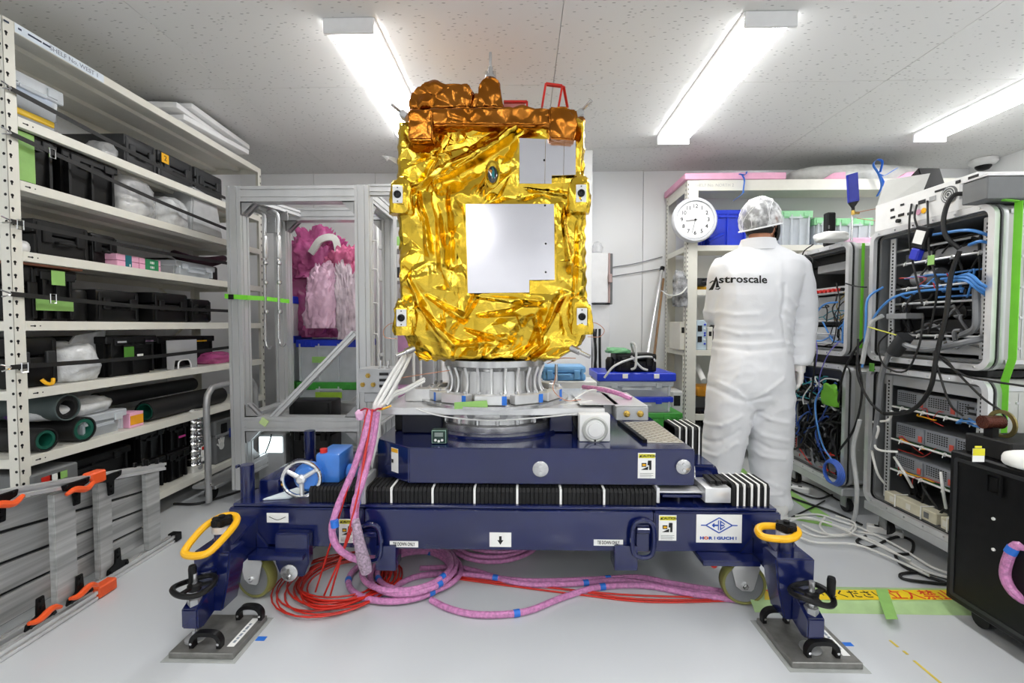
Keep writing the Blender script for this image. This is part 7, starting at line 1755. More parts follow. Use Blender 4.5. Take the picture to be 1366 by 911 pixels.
# stacking rails / bases with wheels
for (y0, y1, lab) in ((AY0, AY1, 'low wheeled base under the near rack stack'), (BY0, BY1, 'low wheeled base under the far rack stack')):
    t = thing('wheeled_base', lab, 'base', (2.05, (y0 + y1) / 2, 0))
    bm = B(); box(bm, XR + .0, XD, y0, y1, .105, .148, .004); ob('base_frame', bm, alu, t)
    for x in (XR + .07, XD - .08):
        for y in (y0 + .06, y1 - .06):
            bm = B(); cyl(bm, (x - .014, y, .036), (x + .014, y, .036), .035, n=20); w_ = ob('wheel', bm, rubber, t)
            bm = B(); box(bm, x - .022, x - .016, y - .02, y + .02, .03, .104); box(bm, x + .016, x + .022, y - .02, y + .02, .03, .104); ob('fork', bm, galv, w_, smooth=0)
for (y0, y1, lab) in ((AY0, AY1, 'spacer rails between the two near rack cases'), (BY0, BY1, 'spacer rails between the two far rack cases')):
    bm = B(); box(bm, XR + .06, XD - .02, y0 + .06, y1 - .06, .8215 if y0 < 2 else .807, .8485 if y0 < 2 else .853, .002); ob('spacer', bm, black, label=lab, cat='spacer')
# inside of the near upper case
def shelfrod(t, y0, y1, z, x=XR + .075, m=alub, r=.005): 
    bm = B(); cyl(bm, (x, y0, z), (x, y1, z), r, n=8); ob('lacing_bar', bm, m, t)
def unit(t, y0, y1, z0, z1, x0, x1, m, name='rack_unit', **k):
    bm = B(); box(bm, x0, x1, y0, y1, z0, z1, .002); return ob(name, bm, m, t, smooth=0, **k)
def ties(t, y0, y1, z, n, x=XR + .075):
    for k in range(n):
        y = y0 + (y1 - y0) * (k + .5) / n; bm = B(); tube(bm, [(x + .007 * math.cos(a), y, z + .007 * math.sin(a)) for a in (i * PI / 4 for i in range(8))], .0022, 5, 2, closed=True); tube(bm, [(x - .007, y, z), (x - .014, y - .004, z - .012)], .002, 5); ob('zip_tie', bm, paper, t)
ya, yb = AY0 + .06, AY1 - .06
for z, n in ((1.37, 0), (1.305, 4), (1.19, 3), (1.12, 4), (.975, 5)):
    shelfrod(r1, ya, yb, z); n and ties(r1, ya, yb, z, n)
unit(r1, ya, yb, 1.31, 1.355, XR + .12, XD - .1, galv, label='metal equipment drawer'); unit(r1, ya, yb, 1.195, 1.215, XR + .13, XD - .1, dark); unit(r1, ya, yb, 1.06, 1.10, XR + .15, XD - .1, black)
unit(r1, ya, yb, .90, .955, XR + .10, XD - .1, alu, label='bright rack shelf'); unit(r1, ya, yb, .985, 1.045, XR + .16, XD - .1, dark)
unit(r1, yb - .13, yb - .02, 1.05, 1.075, XR + .02, XR + .1, galv, name='grey_guard')
for (dy, r, z) in ((.40, .035, 1.235), (.33, .035, 1.24)):
    bm = B(); cyl(bm, (XR + .13, ya + dy, z), (XR + .13, ya + dy - .05, z), r, n=20); ob('fan', bm, galv, r1)
bm = B(); cyl(bm, (XR + .11, ya + .17, 1.075), (XR + .118, ya + .17, 1.075), .03, n=20); ob('fan', bm, dark, r1)
rg = random.Random(9)
def nest(t, name, m, y0, y1, z0, z1, x0, x1, n, r, seed, sag=.06, kind='stuff', label=None):
    g = random.Random(seed); bm = B()
    for _ in range(n):
        P = []; y, z, x = g.uniform(y0, y1), g.uniform(z0, z1), g.uniform(x0, x1); dy, dz = g.uniform(-1, 1), g.uniform(-1, 1)
        for j in range(6):
            P.append((x, min(max(y, y0), y1), min(max(z, z0), z1))); dy += g.uniform(-.7, .7); dz += g.uniform(-.8, .7); L_ = g.uniform(.03, .09); y += dy * L_; z += dz * L_; x = min(max(x + g.uniform(-.03, .03), x0), x1)
        tube(bm, P, r * g.uniform(.7, 1.2), 6, 4)
    return ob(name, bm, m, t, kind=kind, label=label)
nest(r1, 'black_leads', rubber, ya, yb, .99, 1.38, XR + .07, XR + .13, 26, .0045, 1); nest(r1, 'blue_leads', bluec, ya, yb - .05, 1.14, 1.24, XR + .06, XR + .1, 8, .0045, 2); nest(r1, 'red_leads', redc, ya + .2, yb - .05, 1.17, 1.24, XR + .05, XR + .1, 3, .002, 3); nest(r1, 'grey_leads', greyc, ya, yb, .93, 1.1, XR + .06, XR + .12, 8, .007, 4)
# curated cables of the near upper case
def cab(lab, m, r, *L): wires('rack_cable', lab, [[at(u, v, X=x) for u, v, x in P] for P in L], m, r=r)
x_ = XR - .02
cab('bundle of bright blue cables bending across the upper right of the near rack', bluec, .006, ((1245, 313, XR + .03), (1290, 307, x_ + .02), (1320, 314, XR + .04)), ((1293, 327, XR + .03), (1306, 322, XR + .01), (1320, 324, XR + .04)), ((1256, 372, XR + .03), (1290, 370, x_), (1305, 382, x_), (1318, 390, XR + .02)), ((1262, 375, XR + .03), (1288, 374, x_), (1302, 384, x_), (1316, 394, XR + .02)), ((1270, 372, XR + .03), (1292, 366, x_), (1308, 378, x_), (1320, 385, XR + .02)))
cab('long blue cable sweeping out of the near rack and down its left edge', bluec, .0055, ((1285, 385, XR + .05), (1230, 388, XR + .02), (1190, 398, x_), (1165, 425, x_), (1155, 460, x_), (1150, 490, x_)), ((1178, 383, XR + .04), (1158, 398, x_), (1155, 430, x_ - .01), (1153, 470, x_)))
cab('thick black power cable arching over the near rack top', rubber, .0085, ((1293, 258, XR + .02), (1270, 262, XR - .02), (1259, 290, XR - .03), (1262, 315, XR - .03), (1280, 332, XR)))
cab('long black cable hanging down the front of the near racks', rubber, .0085, ((1280, 335, x_), (1268, 370, x_), (1262, 420, x_ - .02), (1250, 470, x_ - .03), (1240, 520, x_ - .03), (1215, 548, x_ - .02), (1180, 552, x_)))
cab('thin black video lead with a converter block hanging in the near rack', rubber, .004, ((1216, 272, XR), (1213, 295, x_), (1214, 330, x_), (1222, 370, x_), (1230, 405, x_)), ((1237, 268, XR), (1238, 300, x_), (1240, 340, x_), (1250, 380, x_), (1245, 420, x_), (1238, 445, x_)), ((1223, 273, XR), (1220, 290, x_), (1226, 308, x_)))
cab('black loop of cable sagging in front of the lower edge of the near upper rack', rubber, .004, ((1232, 420, x_), (1226, 460, x_ - .02), (1208, 495, x_ - .03), (1180, 488, x_ - .02), (1172, 460, x_), (1190, 440, x_)), ((1246, 470, x_), (1262, 480, x_ - .02), (1275, 495, x_ - .02), (1310, 530, x_ - .03), (1335, 548, x_ - .02), (1343, 562, x_)), ((1250, 475, x_), (1285, 500, x_ - .03), (1320, 508, x_ - .03), (1366, 515, x_ - .04), (1400, 520, x_)), ((1245, 470, x_), (1255, 505, x_ - .02), (1268, 540, x_ - .02), (1285, 555, x_)))
cab('light grey cable running down the post between the rack stacks', mat('light_grey_cable'), .010, ((1178, 421, XR), (1163, 430, x_), (1156, 455, x_), (1150, 485, x_)), ((1147, 560, x_), (1138, 600, x_), (1143, 650, x_), (1140, 690, x_), (1130, 705, x_)))
cab('grey corrugated hose bending down into the lower near rack', greyc, .012, ((1320, 450, XR + .04), (1280, 458, x_), (1240, 466, x_), (1212, 462, x_ - .02), (1200, 450, x_)), ((1186, 470, x_), (1176, 500, x_), (1172, 540, x_), (1165, 600, x_)), ((1302, 385, XR + .03), (1303, 420, x_ + .02), (1300, 438, XR), (1283, 447, XR + .02)))
p = at(1200, 462, X=x_ - .01); bm = B(); cyl(bm, p + Vector((0, .03, -.03)), p + Vector((0, -.03, .045)), .03, n=18); t = ob('cable_elbow', bm, dark, label='dark grey cable gland hanging at the bottom of the near upper rack', cat='gland')
p = at(1230, 317, X=x_); M = Matrix.Translation(p) @ Matrix.Rotation(RS, 4, 'Z') @ Matrix.Rotation(.35, 4, 'Y')
t = thing('converter', 'black converter block with white label and blue plug hanging in the near rack', 'adapter', p)
bm = B(); box(bm, -.034, .034, -.012, .012, -.045, .045, .004); put('converter_body', bm, black, t, M); patch(t, M, 0, .002, .048, .055, -.0135, paper); bm = B(); box(bm, -.022, .022, -.014, .014, -.095, -.046, .005); put('blue_plug', bm, mat('deep_blue_plug', '2a35c0', .4), t, M)
for (u, v, lab) in ((1242, 347, 'yellow-green tag hanging on a lead in the near upper rack'), (1163, 490, 'green tape flag hanging below the near upper rack')):
    p = at(u, v, X=x_ - .004); bm = B(); cbox(bm, p, (.004, .03, .04), .001); ob('tape_flag', bm, greent if u > 1200 else mat('grass_green_tape'), label=lab, cat='tape')
wires('yellow_tie', 'long yellow cable tie at the bottom left of the near upper rack', [[at(u, v, X=x_ - .01) for u, v in ((1158, 436), (1175, 441), (1196, 447))]], mat('lemon_plastic', 'dfe05a', .4), r=.0028)
# instrument chassis on top of the near rack
z0, z1 = 1.4715, 1.60
t = thing('server_chassis', 'white computer chassis with rear sockets lying on the near rack', 'computer', (XR + .35, 1.93, z0))
bm = B(); box(bm, XR + .005, XD - .1, 1.76, 2.25, z0, z1 - .0, .003); ob('chassis_body', bm, whitep, t, smooth=0)
yq = lambda u: fronty(u, XR + .005)
bm = B(); cyl(bm, (XR + .0045, yq(1262), 1.545), (XR + .001, yq(1262), 1.545), .034, n=24); fn = ob('fan_grille', bm, greyd, t)
for k in range(3): bm = B(); tube(bm, [(XR - .001, yq(1262) + (k + 1) * .009 * math.cos(a), 1.545 + (k + 1) * .009 * math.sin(a)) for a in (i * PI / 8 for i in range(16))], .0014, 5, 1, closed=True); ob('grille_ring', bm, whitep, fn)
for (u, z, w, h, m_) in ((1285, 1.545, .06, .06, alu), (1187, 1.555, .02, .012, ink), (1200, 1.565, .02, .008, ink), (1188, 1.52, .026, .01, ink), (1199, 1.52, .032, .012, ink), (1211, 1.515, .03, .012, ink), (1240, 1.55, .03, .02, galv), (1226, 1.55, .035, .016, ink), (1250, 1.575, .05, .008, ink), (1273, 1.585, .02, .012, ink), (1293, 1.58, .04, .02, ink)):
    bm = B(); box(bm, XR + .002, XR + .0048, yq(u) - w / 2, yq(u) + w / 2, z - h / 2, z + h / 2, .0008); ob('socket', bm, m_, t, smooth=0)
bm = B(); cyl(bm, (XR + .0045, yq(1197), 1.495), (XR - .008, yq(1197), 1.495), .009, n=12); ob('round_socket', bm, ink, t)
for u, m_ in ((1229, yellow), (1222, pinkf)): bm = B(); cyl(bm, (XR + .004, yq(u), 1.51), (XR + .0015, yq(u), 1.51), .012, n=14); ob('round_label', bm, m_, t)
t = thing('grey_chassis', 'plain grey metal chassis standing on the near rack at the right edge', 'computer', (2.1, 1.68, z0))
a, b = at(1303, 238, Y=1.7), at(1300, 268, Y=1.7); bm = B(); box(bm, a.x, XD + .1, 1.66, 1.755, z0 + .0, a.z - .004, .003); ob('chassis_body', bm, greyd, t, smooth=0)
bm = B(); box(bm, a.x - .004, XD + .1, 1.657, 1.757, a.z - .0035, a.z + .004, .001); ob('chassis_lid', bm, alub, t, smooth=0)
a = at(1240, 222, Y=2.35); t = thing('monitor', 'black ventilated monitor back standing behind the white sheet', 'monitor', (a.x, 2.3, z1))
bm = B(); prism(bm, [(2.23, z1 + .001), (2.35, z1 + .001), (2.37, z1 + .16), (2.30, z1 + .2)], 'x', at(1232, 0, Y=2.3).x, at(1256, 0, Y=2.3).x + .02, .004)
mo = ob('monitor_body', bm, black, t)
bm = B(); xq = at(1232, 0, Y=2.3).x - .001
for k in range(12): z = z1 + .02 + k * .012; box(bm, xq, xq + .0015, 2.25 + k * .003, 2.33 + k * .001, z, z + .005)
ob('vent_slot', bm, greyd, mo, smooth=0, kind='stuff')
bm = B(); box(bm, XR + .3, XR + .5, 2.28, 2.4, 1.4725, z1, .003); ob('monitor_base', bm, dark, t, smooth=0)
P = [at(u, v, X=XR + .03) for u, v in ((1166, 285), (1180, 240), (1242, 226), (1226, 268))]
P = [at(1167, 283, Y=2.27), at(1181, 240, Y=2.33), at(1241, 231, Y=2.24), at(1228, 264, Y=2.215)]
bm = B(); vs = [bm.verts.new(p) for p in P]; bm.faces.new(vs); bmesh.ops.solidify(bm, geom=bm.faces[:], thickness=.002); ob('white_sheet', bm, paper, label='white paper sheet leaning behind the computer chassis', cat='paper', smooth=0)
t = thing('panel_antenna', 'blue flat panel antenna standing on the far rack with a brass plug', 'antenna', at(1140, 296, Y=2.42))
P = [at(u, v, Y=2.42) for u, v in ((1129, 234), (1143, 230), (1145, 268), (1131, 271))]
bm = B(); prism(bm, [(p.x, p.z) for p in P], 'y', 2.41, 2.425, .002); ob('antenna_panel', bm, mat('ultramarine', '1b2aa0', .35), t)
bm = B(); prism(bm, [(P[3].x + .0, P[3].z), (P[2].x, P[2].z), (P[2].x - .02, P[2].z - .03), (P[3].x + .02, P[3].z - .025)], 'y', 2.412, 2.423, .001); a, b = at(1138, 272, Y=2.42), at(1138, 283, Y=2.42); cyl(bm, a, b, .008, n=10); ob('antenna_neck', bm, ink, t)
bm = B(); a = at(1138, 284, Y=2.42); cyl(bm, a, a + Vector((.03, 0, -.0)), .007, n=8); cyl(bm, a + Vector((0, 0, .012)), a - Vector((0, 0, .01)), .009, n=8); ob('brass_plug', bm, mat('brass'), t)
bm = B(); a = at(1137, 283, Y=2.44); cyl(bm, (a.x, 2.44, 1.467), (a.x, 2.44, a.z), .005, n=8); ob('antenna_stand', bm, steel, t)
wires('copper_wire', 'thin copper wires from the blue antenna to the white computer chassis', [A3((1140, 284, 2.42), (1160, 280, 2.38), (1185, 276, 2.3)), A3((1143, 291, 2.42), (1165, 294, 2.36), (1186, 294, 2.24))], mat('copper_wire'), r=.0018)
a, b = at(1101, 284, Y=2.6), at(1112, 311, Y=2.6)
t = thing('camera_grip', 'black camera grip standing upright on the far rack', 'grip', ((a.x + b.x) / 2, 2.6, 1.467)); bm = B(); box(bm, a.x, b.x, 2.58, 2.62, 1.467, a.z, .006); ob('grip_body', bm, black, t)
for k in range(3): bm = B(); box(bm, a.x + .004, a.x + .012, 2.5775, 2.5795, 1.5 + k * .03, 1.52 + k * .03, .0005); ob('grip_button', bm, greyd, t)
bm = blob(at(1108, 322, Y=2.5), (.16, .14, .05), 71, amp=.2); ob('wipe_bundle', bm, paper, label='crumpled white wipe lying in front of the camera grip on the far rack', cat='cloth', smooth=70)
# inside of the far upper case
ya, yb = BY0 + .06, BY1 - .06
unit(r3, ya, yb, 1.375, 1.43, XR + .1, XD - .1, black); unit(r3, ya + .05, ya + .3, 1.33, 1.375, XR + .075, XD - .1, galv, label='small grey meter panel')
jp = unit(r3, ya, yb, 1.20, 1.24, XR + .07, XR + .2, alu, name='jack_panel')
for k in range(12):
    y = ya + .03 + k * (yb - ya - .06) / 11; bm = B(); cyl(bm, (XR + .069, y, 1.22), (XR + .055, y, 1.22), .010, n=10); ob('red_jack' if 1 < k < 9 else 'black_jack', bm, red if 1 < k < 9 else black, jp)
unit(r3, ya, yb, 1.05, 1.19, XR + .1, XD - .1, galv, label='metal module front'); unit(r3, ya, yb, 1.02, 1.04, XR + .08, XD - .1, black); unit(r3, ya, yb, .90, 1.01, XR + .075, XD - .1, alu, label='bright flat rack panel')
for z in (1.045, .97, .915, .885): shelfrod(r3, ya, yb, z, XR + .062)
nest(r3, 'mixed_leads', mat('brass'), ya, ya + .1, 1.05, 1.2, XR + .05, XR + .08, 5, .0028, 11); nest(r3, 'blue_leads', bluec, ya, yb, .93, 1.1, XR + .03, XR + .07, 5, .004, 12); nest(r3, 'black_leads', rubber, ya, yb, .9, 1.42, XR + .03, XR + .08, 9, .0035, 13); nest(r3, 'teal_leads', mat('teal_tape'), ya, yb, 1.05, 1.1, XR + .04, XR + .08, 4, .003, 14)
cab('blue cable arching out of the far upper rack', bluec, .005, ((1118, 403, XR + .04), (1100, 406, x_), (1088, 420, x_), (1084, 440, x_)))
cab('black cable loop hanging at the top of the far rack', rubber, .0035, ((1085, 326, XR), (1072, 336, x_), (1070, 352, x_), (1080, 357, x_), (1084, 346, x_), (1074, 340, x_)), ((1128, 378, XR), (1142, 382, x_), (1156, 383, x_)))
cab('thin violet cable hanging between the far racks', mat('violet_cable', '7d74c8', .4), .0028, ((1120, 455, XR), (1105, 472, x_), (1094, 500, x_), (1092, 530, x_)), ((1088, 450, x_), (1090, 470, x_ - .01), (1086, 500, x_)))
cab('black cables slung from the far rack across to the near rack', rubber, .0055, ((1156, 448, x_ + .01), (1140, 468, x_ - .01), (1125, 498, x_ - .01), (1117, 540, x_)), ((1082, 440, x_), (1087, 470, x_ - .02), (1085, 505, x_ - .02), (1080, 540, x_)), ((1145, 452, x_ - .01), (1144, 500, x_ - .03), (1160, 535, x_ - .03), (1178, 552, x_ - .01)), ((1142, 470, x_), (1150, 520, x_), (1140, 570, x_), (1120, 600, x_)))
# lower far case: tangle
unit(r4, ya, yb, .70, .77, XR + .09, XD - .1, mat('navy_unit', '1c2748', .4), label='dark navy unit'); unit(r4, ya, yb, .42, .66, XR + .18, XD - .1, black); unit(r4, ya, yb, .185, .22, XR + .03, XD - .1, galv)
for (z, c) in ((.735, mat('mint_strip', '7de0b0', .4)), (.71, mat('mint_strip'))): bm = B(); box(bm, XR + .088, XR + .0895, ya + .02, ya + .08, z, z + .009); ob('status_strip', bm, c, r4, smooth=0)
nest(r4, 'black_leads', rubber, ya, yb, .2, .72, XR + .01, XR + .14, 70, .006, 21); nest(r4, 'grey_leads', greyc, ya, yb, .2, .6, XR + .0, XR + .12, 14, .006, 22); nest(r4, 'blue_leads', mat('dark_blue_cable', '2a4d9a', .4), ya, yb, .25, .7, XR + .0, XR + .1, 12, .0045, 23); nest(r4, 'white_leads', whitec, ya, yb - .2, .55, .72, XR - .02, XR + .05, 6, .004, 24); nest(r4, 'teal_leads', mat('teal_cable', '2f9aa0', .4), ya + .1, yb, .58, .73, XR - .02, XR + .05, 8, .0035, 25); nest(r4, 'red_leads', redc, ya, yb, .2, .3, XR, XR + .08, 3, .003, 26)
bm = blob(at(1107, 541, X=x_), (.03, .13, .12), 81, amp=.35); ob('green_tape_wad', bm, mat('vivid_green_tape', '6db32c', .5), label='crumpled green tape wad stuck on the cables of the far lower rack', cat='tape', smooth=60)
bm = B(); p = at(1113, 630, X=XR - .03)
for k in range(4): tube(bm, [(p.x - .006 * k, p.y + (.075 - .006 * k) * math.cos(a), p.z + (.06 - .003 * k) * math.sin(a) * 1.1) for a in (i * PI / 10 for i in range(20))], .006, 7, 2, closed=True)
ob('blue_cable_coil', bm, mat('mid_blue_cable', '3f66c4', .35), label='coiled blue cable hanging at the bottom of the far lower rack', cat='cable coil')
cab('long blue cable looping down the front of the far lower rack', bluec, .0045, ((1098, 515, x_), (1088, 535, x_), (1090, 565, x_ - .01), (1098, 595, x_), (1113, 618, x_ - .02)))
# near lower case: three server units
ya, yb = AY0 + .05, AY1 - .09
srv = mat('server_grey', '9b9fa6', .45, .3, var=.06, scale=30)
for k, zt_ in enumerate((.715, .56, .415)):
    t = thing('server_unit', ['uppermost grey server unit in the lower near rack', 'middle grey server unit in the lower near rack', 'lowest grey server unit in the lower near rack'][k], 'server', (XR + .3, (ya + yb) / 2, zt_ - .075), 'server units in the lower near rack')
    bm = B(); box(bm, XR + .075, XD - .1, ya, yb, zt_ - .075, zt_, .002); ob('server_body', bm, srv, t, smooth=0)
    L_ = yb - ya
    for (a_, b_) in ((.0, .3), (.3, .62), (.64, .98)):
        bm = B(); box(bm, XR + .068, XR + .0745, ya + L_ * a_ + .003, ya + L_ * b_ - .003, zt_ - .07, zt_ - .004, .001); md = ob('front_module', bm, srv, t, smooth=0)
        bm = B()
        for i in range(9 if b_ - a_ > .3 else 4):
            for j in range(5): y = ya + L_ * b_ - .012 - i * .011; box(bm, XR + .0672, XR + .0682, y - .003, y + .003, zt_ - .015 - j * .009, zt_ - .010 - j * .009)
        ob('vent_hole', bm, blackm, md, smooth=0, kind='stuff')
        if a_ > 0: bm = B(); box(bm, XR + .064, XR + .068, ya + L_ * a_ + .008, ya + L_ * a_ + .026, zt_ - .062, zt_ - .036, .001); ob('red_latch', bm, mat('coral_plastic', 'd6584a', .4), md, smooth=0)
    for (y, z, w) in ((.05, .03, .03), (.14, .028, .03), (.05, .05, .02), (.12, .05, .03)):
        bm = B(); box(bm, XR + .066, XR + .069, ya + L_ * y, ya + L_ * y + w, zt_ - z, zt_ - z + .01); ob('port', bm, ink, t, smooth=0)
    bm = B(); box(bm, XR + .07, XR + .12, ya + .02, yb, zt_ - .085, zt_ - .077); ob('green_board', bm, mat('pcb_green', '2f6b3d', .5), t, smooth=0)
    shelfrod(r2, ya, yb, zt_ - .08, XR + .055, whitep, .0045); ties(r2, ya, yb, zt_ - .08, 4, XR + .055)
    nest(t, 'blue_leads', bluec, ya, ya + .09, zt_ - .085, zt_ - .055, XR + .03, XR + .065, 4, .004, 30 + k)
    nest(t, 'red_leads', redc, yb - .25, yb - .05, zt_ - .12, zt_ - .06, XR + .05, XR + .065, 2, .0016, 40 + k); nest(t, 'yellow_leads', yellow, yb - .22, yb - .05, zt_ - .1, zt_ - .07, XR + .05, XR + .062, 1, .0025, 50 + k)
unit(r2, AY0 + .03, AY1 - .03, .735, .785, XR + .06, XR + .09, alu, name='blank_panel')
for k, (a_, b_) in enumerate(((yb - .28, yb - .01), (ya + .0, yb - .3))):
    t = thing('power_strip', ['cream power strip with a metal end in the foot of the near lower rack', 'second cream power strip nearer the black cabinet in the near lower rack'][k], 'power strip', (XR + .05, (a_ + b_) / 2, .182))
    bm = B(); box(bm, XR + .02, XR + .07, a_, b_, .183, .232, .003); ob('strip_body', bm, mat('cream_plastic', 'd9d3bb', .45), t, smooth=0)
    for j in range(3): y = a_ + (b_ - a_) * (j + .5) / 3; bm = B(); box(bm, XR + .0185, XR + .02, y - .012, y + .012, .195, .22, .0004); ob('outlet', bm, greyd if j == 0 else cream, t, smooth=0)
    for f in (.25, .75): y = a_ + (b_ - a_) * f; bm = B(); tube(bm, [(XR + .016, y, .18), (XR + .016, y, .236), (XR + .074, y, .236)], .003, 6, smooth=False); ob('strap_tie', bm, paper, t)
nest(r2, 'black_leads', rubber, ya, yb, .19, .35, XR + .05, XR + .2, 14, .006, 61)
cab('white power leads falling inside the near lower rack', whitec, .0055, ((1165, 562, x_), (1172, 572, x_), (1167, 590, x_), (1172, 600, x_), (1198, 603, XR + .03)), ((1165, 582, x_), (1163, 600, x_), (1170, 630, x_), (1180, 645, XR + .02)), ((1190, 548, XR), (1186, 560, x_), (1175, 562, x_)), ((1193, 610, XR + .03), (1207, 632, x_), (1217, 650, XR + .03)), ((1255, 630, XR + .03), (1258, 655, XR + .0), (1262, 678, XR + .03)))
# lime strap over the near rack stack
xs_ = at(1352, 400, Y=1.66).x
t = thing('lime_strap', 'lime green lashing strap wrapped round the near rack stack', 'strap', (xs_, AY0, .2))
bm = B(); tube(bm, [(xs_ - .03, 2.2, z0 + .0), (xs_ - .03, 1.72, z0 + .0)] if 0 else [(xs_, AY0 - .035, 1.46), (xs_, AY0 - .034, .9), (xs_, AY0 - .012, .82), (xs_, AY0 - .012, .3)], 0, smooth=False, flat=(.028, .002)); ob('strap_band', bm, limet, t, smooth=0)
bm = B(); tube(bm, [(xs_ + .0, AY0 - .035, 1.46), (xs_ - .035, AY0 - .01, 1.472)], 0, smooth=False, flat=(.028, .002)); ob('strap_fold', bm, limet, t, smooth=0)
xs2 = at(1153, 360, Y=2.40).x
bm = B(); box(bm, xs2 - .007, xs2 + .007, BY0 - .0075, BY0 - .0045, .9, 1.45); ob('lime_strap', bm, limet, label='lime green strap on the side of the far upper rack', cat='strap', smooth=0)
# ---------------------------------------------------------------- black cabinet at the right edge
KX0, KX1, KY0, KY1, KZ = 1.5, 2.2, .95, 1.6, .585
t = thing('black_cabinet', 'black wheeled equipment cabinet with side vents at the right edge', 'cabinet', ((KX0 + KX1) / 2, 1.28, 0))
bm = B(); box(bm, KX0, KX1, KY0, KY1, .06, KZ, .006); ob('cabinet_body', bm, black, t, smooth=0)
bm = B(); ringbox(bm, KY0 + .02, KY1 - .02, .08, KZ - .02, .01, .012, KX0 - .003, KX0 - .0002); ob('panel_frame', bm, dark, t, smooth=0)
bm = B()
for (ya, zb) in ((1.12, .40), (1.12, .19)):
    for j in range(3):
        for i in range(14): y = ya + i * .015; box(bm, KX0 - .0015, KX0 - .0002, y, y + .006, zb - j * .055, zb - j * .055 + .04)
ob('vent_slot', bm, mat('deep_black', '020202', .9), t, smooth=0, kind='stuff')
for v in (692, 733): p = at(1326, v, X=KX0); bm = B(); cyl(bm, (KX0 - .0003, p.y, p.z), (KX0 - .004, p.y, p.z), .005, n=10); ob('screw', bm, paper, t)
bm = B(); p = at(1328, 646, X=KX0); ringbox(bm, p.y - .025, p.y + .025, p.z - .035, p.z + .035, .005, .008, KX0 - .008, KX0 - .0035); box(bm, KX0 - .005, KX0 - .0035, p.y - .012, p.y + .012, p.z - .02, p.z + .02); ob('flush_latch', bm, black, t, smooth=0)
for y in (KY1 - .08, KY0 + .08):
    for x in (KX0 + .06, KX1 - .07):
        bm = B(); cyl(bm, (x - .015, y, .031), (x + .015, y, .031), .03, n=18); cbox(bm, (x, y, .05), (.05, .04, .018)); ob('caster', bm, rubber, t)
bm = B(); box(bm, KX0 + .03, KX1 - .02, KY1 - .17, KY1 - .02, KZ + .001, KZ + .065, .004); tb = thing('black_tray', 'black box with a yellow and white label on top of the black cabinet', 'box', (KX0 + .3, KY1 - .1, KZ)); ob('tray_body', bm, blackm, tb)
p = at(1306, 577, Y=KY1 - .171); bm = B(); box(bm, p.x - .018, p.x + .018, KY1 - .1725, KY1 - .1712, KZ + .008, KZ + .05); ob('warning_label', bm, paper, tb, smooth=0)
bm = B(); box(bm, p.x - .018, p.x + .018, KY1 - .1735, KY1 - .1726, KZ + .028, KZ + .05); box(bm, p.x - .012, p.x + .008, KY1 - .1735, KY1 - .1712, KZ + .052, KZ + .058); ob('yellow_band', bm, mat('lemon_yellow', 'e8e032', .5), tb, smooth=0)
p = at(1335, 563, Y=1.52); t = thing('cable_reel', 'small reel of copper brown wire on the black cabinet', 'reel', p)
bm = B(); cyl(bm, p + Vector((-.06, 0, .0)), p + Vector((.0, 0, 0)), .022, n=20); ob('wound_wire', bm, mat('brown_wire', '5a2c1e', .25, .6, bump=.4, bscale=200), t)
bm = B(); lathe(bm, [(.035, 0), (.047, 0), (.047, .006), (.035, .006)], p + Vector((.001, 0, -.006)), (1, 0, 0), 26, close=True); ob('reel_rim', bm, mat('bronze', '9c8f5c', .35, .8), t)
bm = B(); cbox(bm, p + Vector((-.03, 0, -.04)), (.02, .03, .05)); ob('reel_stand', bm, black, t)
bm = B(); a = at(1353, 610, Y=1.4); bm = blob((a.x + .05, 1.4, KZ), (.13, .1, .05), 91, amp=.1); ob('white_cloth', bm, paper, label='folded white cloth on the black cabinet at the right edge', cat='cloth', smooth=70)
banded('pink wrapped hose looping out of the black cabinet', [at(u, v, X=x) for u, v, x in ((1380, 735, 1.52), (1356, 728, 1.50), (1345, 745, 1.49), (1341, 768, 1.49), (1352, 790, 1.49), (1375, 806, 1.52))], .014, (.33,))
# ---------------------------------------------------------------- floor tape, floor cables
tp = thing('barrier_tape', 'yellow barrier tape with red and black lettering on the floor beside the black cabinet', 'tape', at(1160, 795, Z=0))
def strip(u0, u1, v0, v1, z0, z1, m, name, par, label=None, sk=0):
    P = [at(u0, v1, Z=z0), at(u1, v1, Z=z0), at(u1 + sk, v0, Z=z0), at(u0 + sk, v0, Z=z0)]
    bm = B(); prism(bm, [(p.x, p.y) for p in P], 'z', z0, z1); return ob(name, bm, m, par, smooth=0, label=label)
strip(1020, 1312, 787, 800, .0268, .0274, mat('barrier_yellow', 'f4d21c', .5), 'yellow_tape', tp)
y0 = at(1160, 800, Z=.027).y; y1 = at(1160, 787, Z=.027).y; hh = (y1 - y0)
for s, u, m_, sz in (('入らないでください', 1108, ink, .78), ('立入禁止', 1228, mat('barrier_red', 'dc2f1c', .5), 1.0), ('立', 1033, mat('barrier_red'), 1.0), ('入', 1285, ink, .8)):
    text('lettering', s, hh * sz * 1.02, Matrix.Translation((at(u, 793, Z=.0275).x, (y0 + y1) / 2, .0276)), m_, tp, depth=.0002, bold=.0006, sx=1.0 if len(s) == 4 else .92)
g_ = mat('pale_green_film', 'b9d99a', .4, alpha=.9, var=.06)
P0, P1 = at(1008, 818, Z=0), at(1325, 818, Z=0)
bm = B(); n = 40; yF, yM, yB = at(1150, 818, Z=0).y, at(1150, 808, Z=0.02).y, at(1150, 786, Z=0).y
R = []
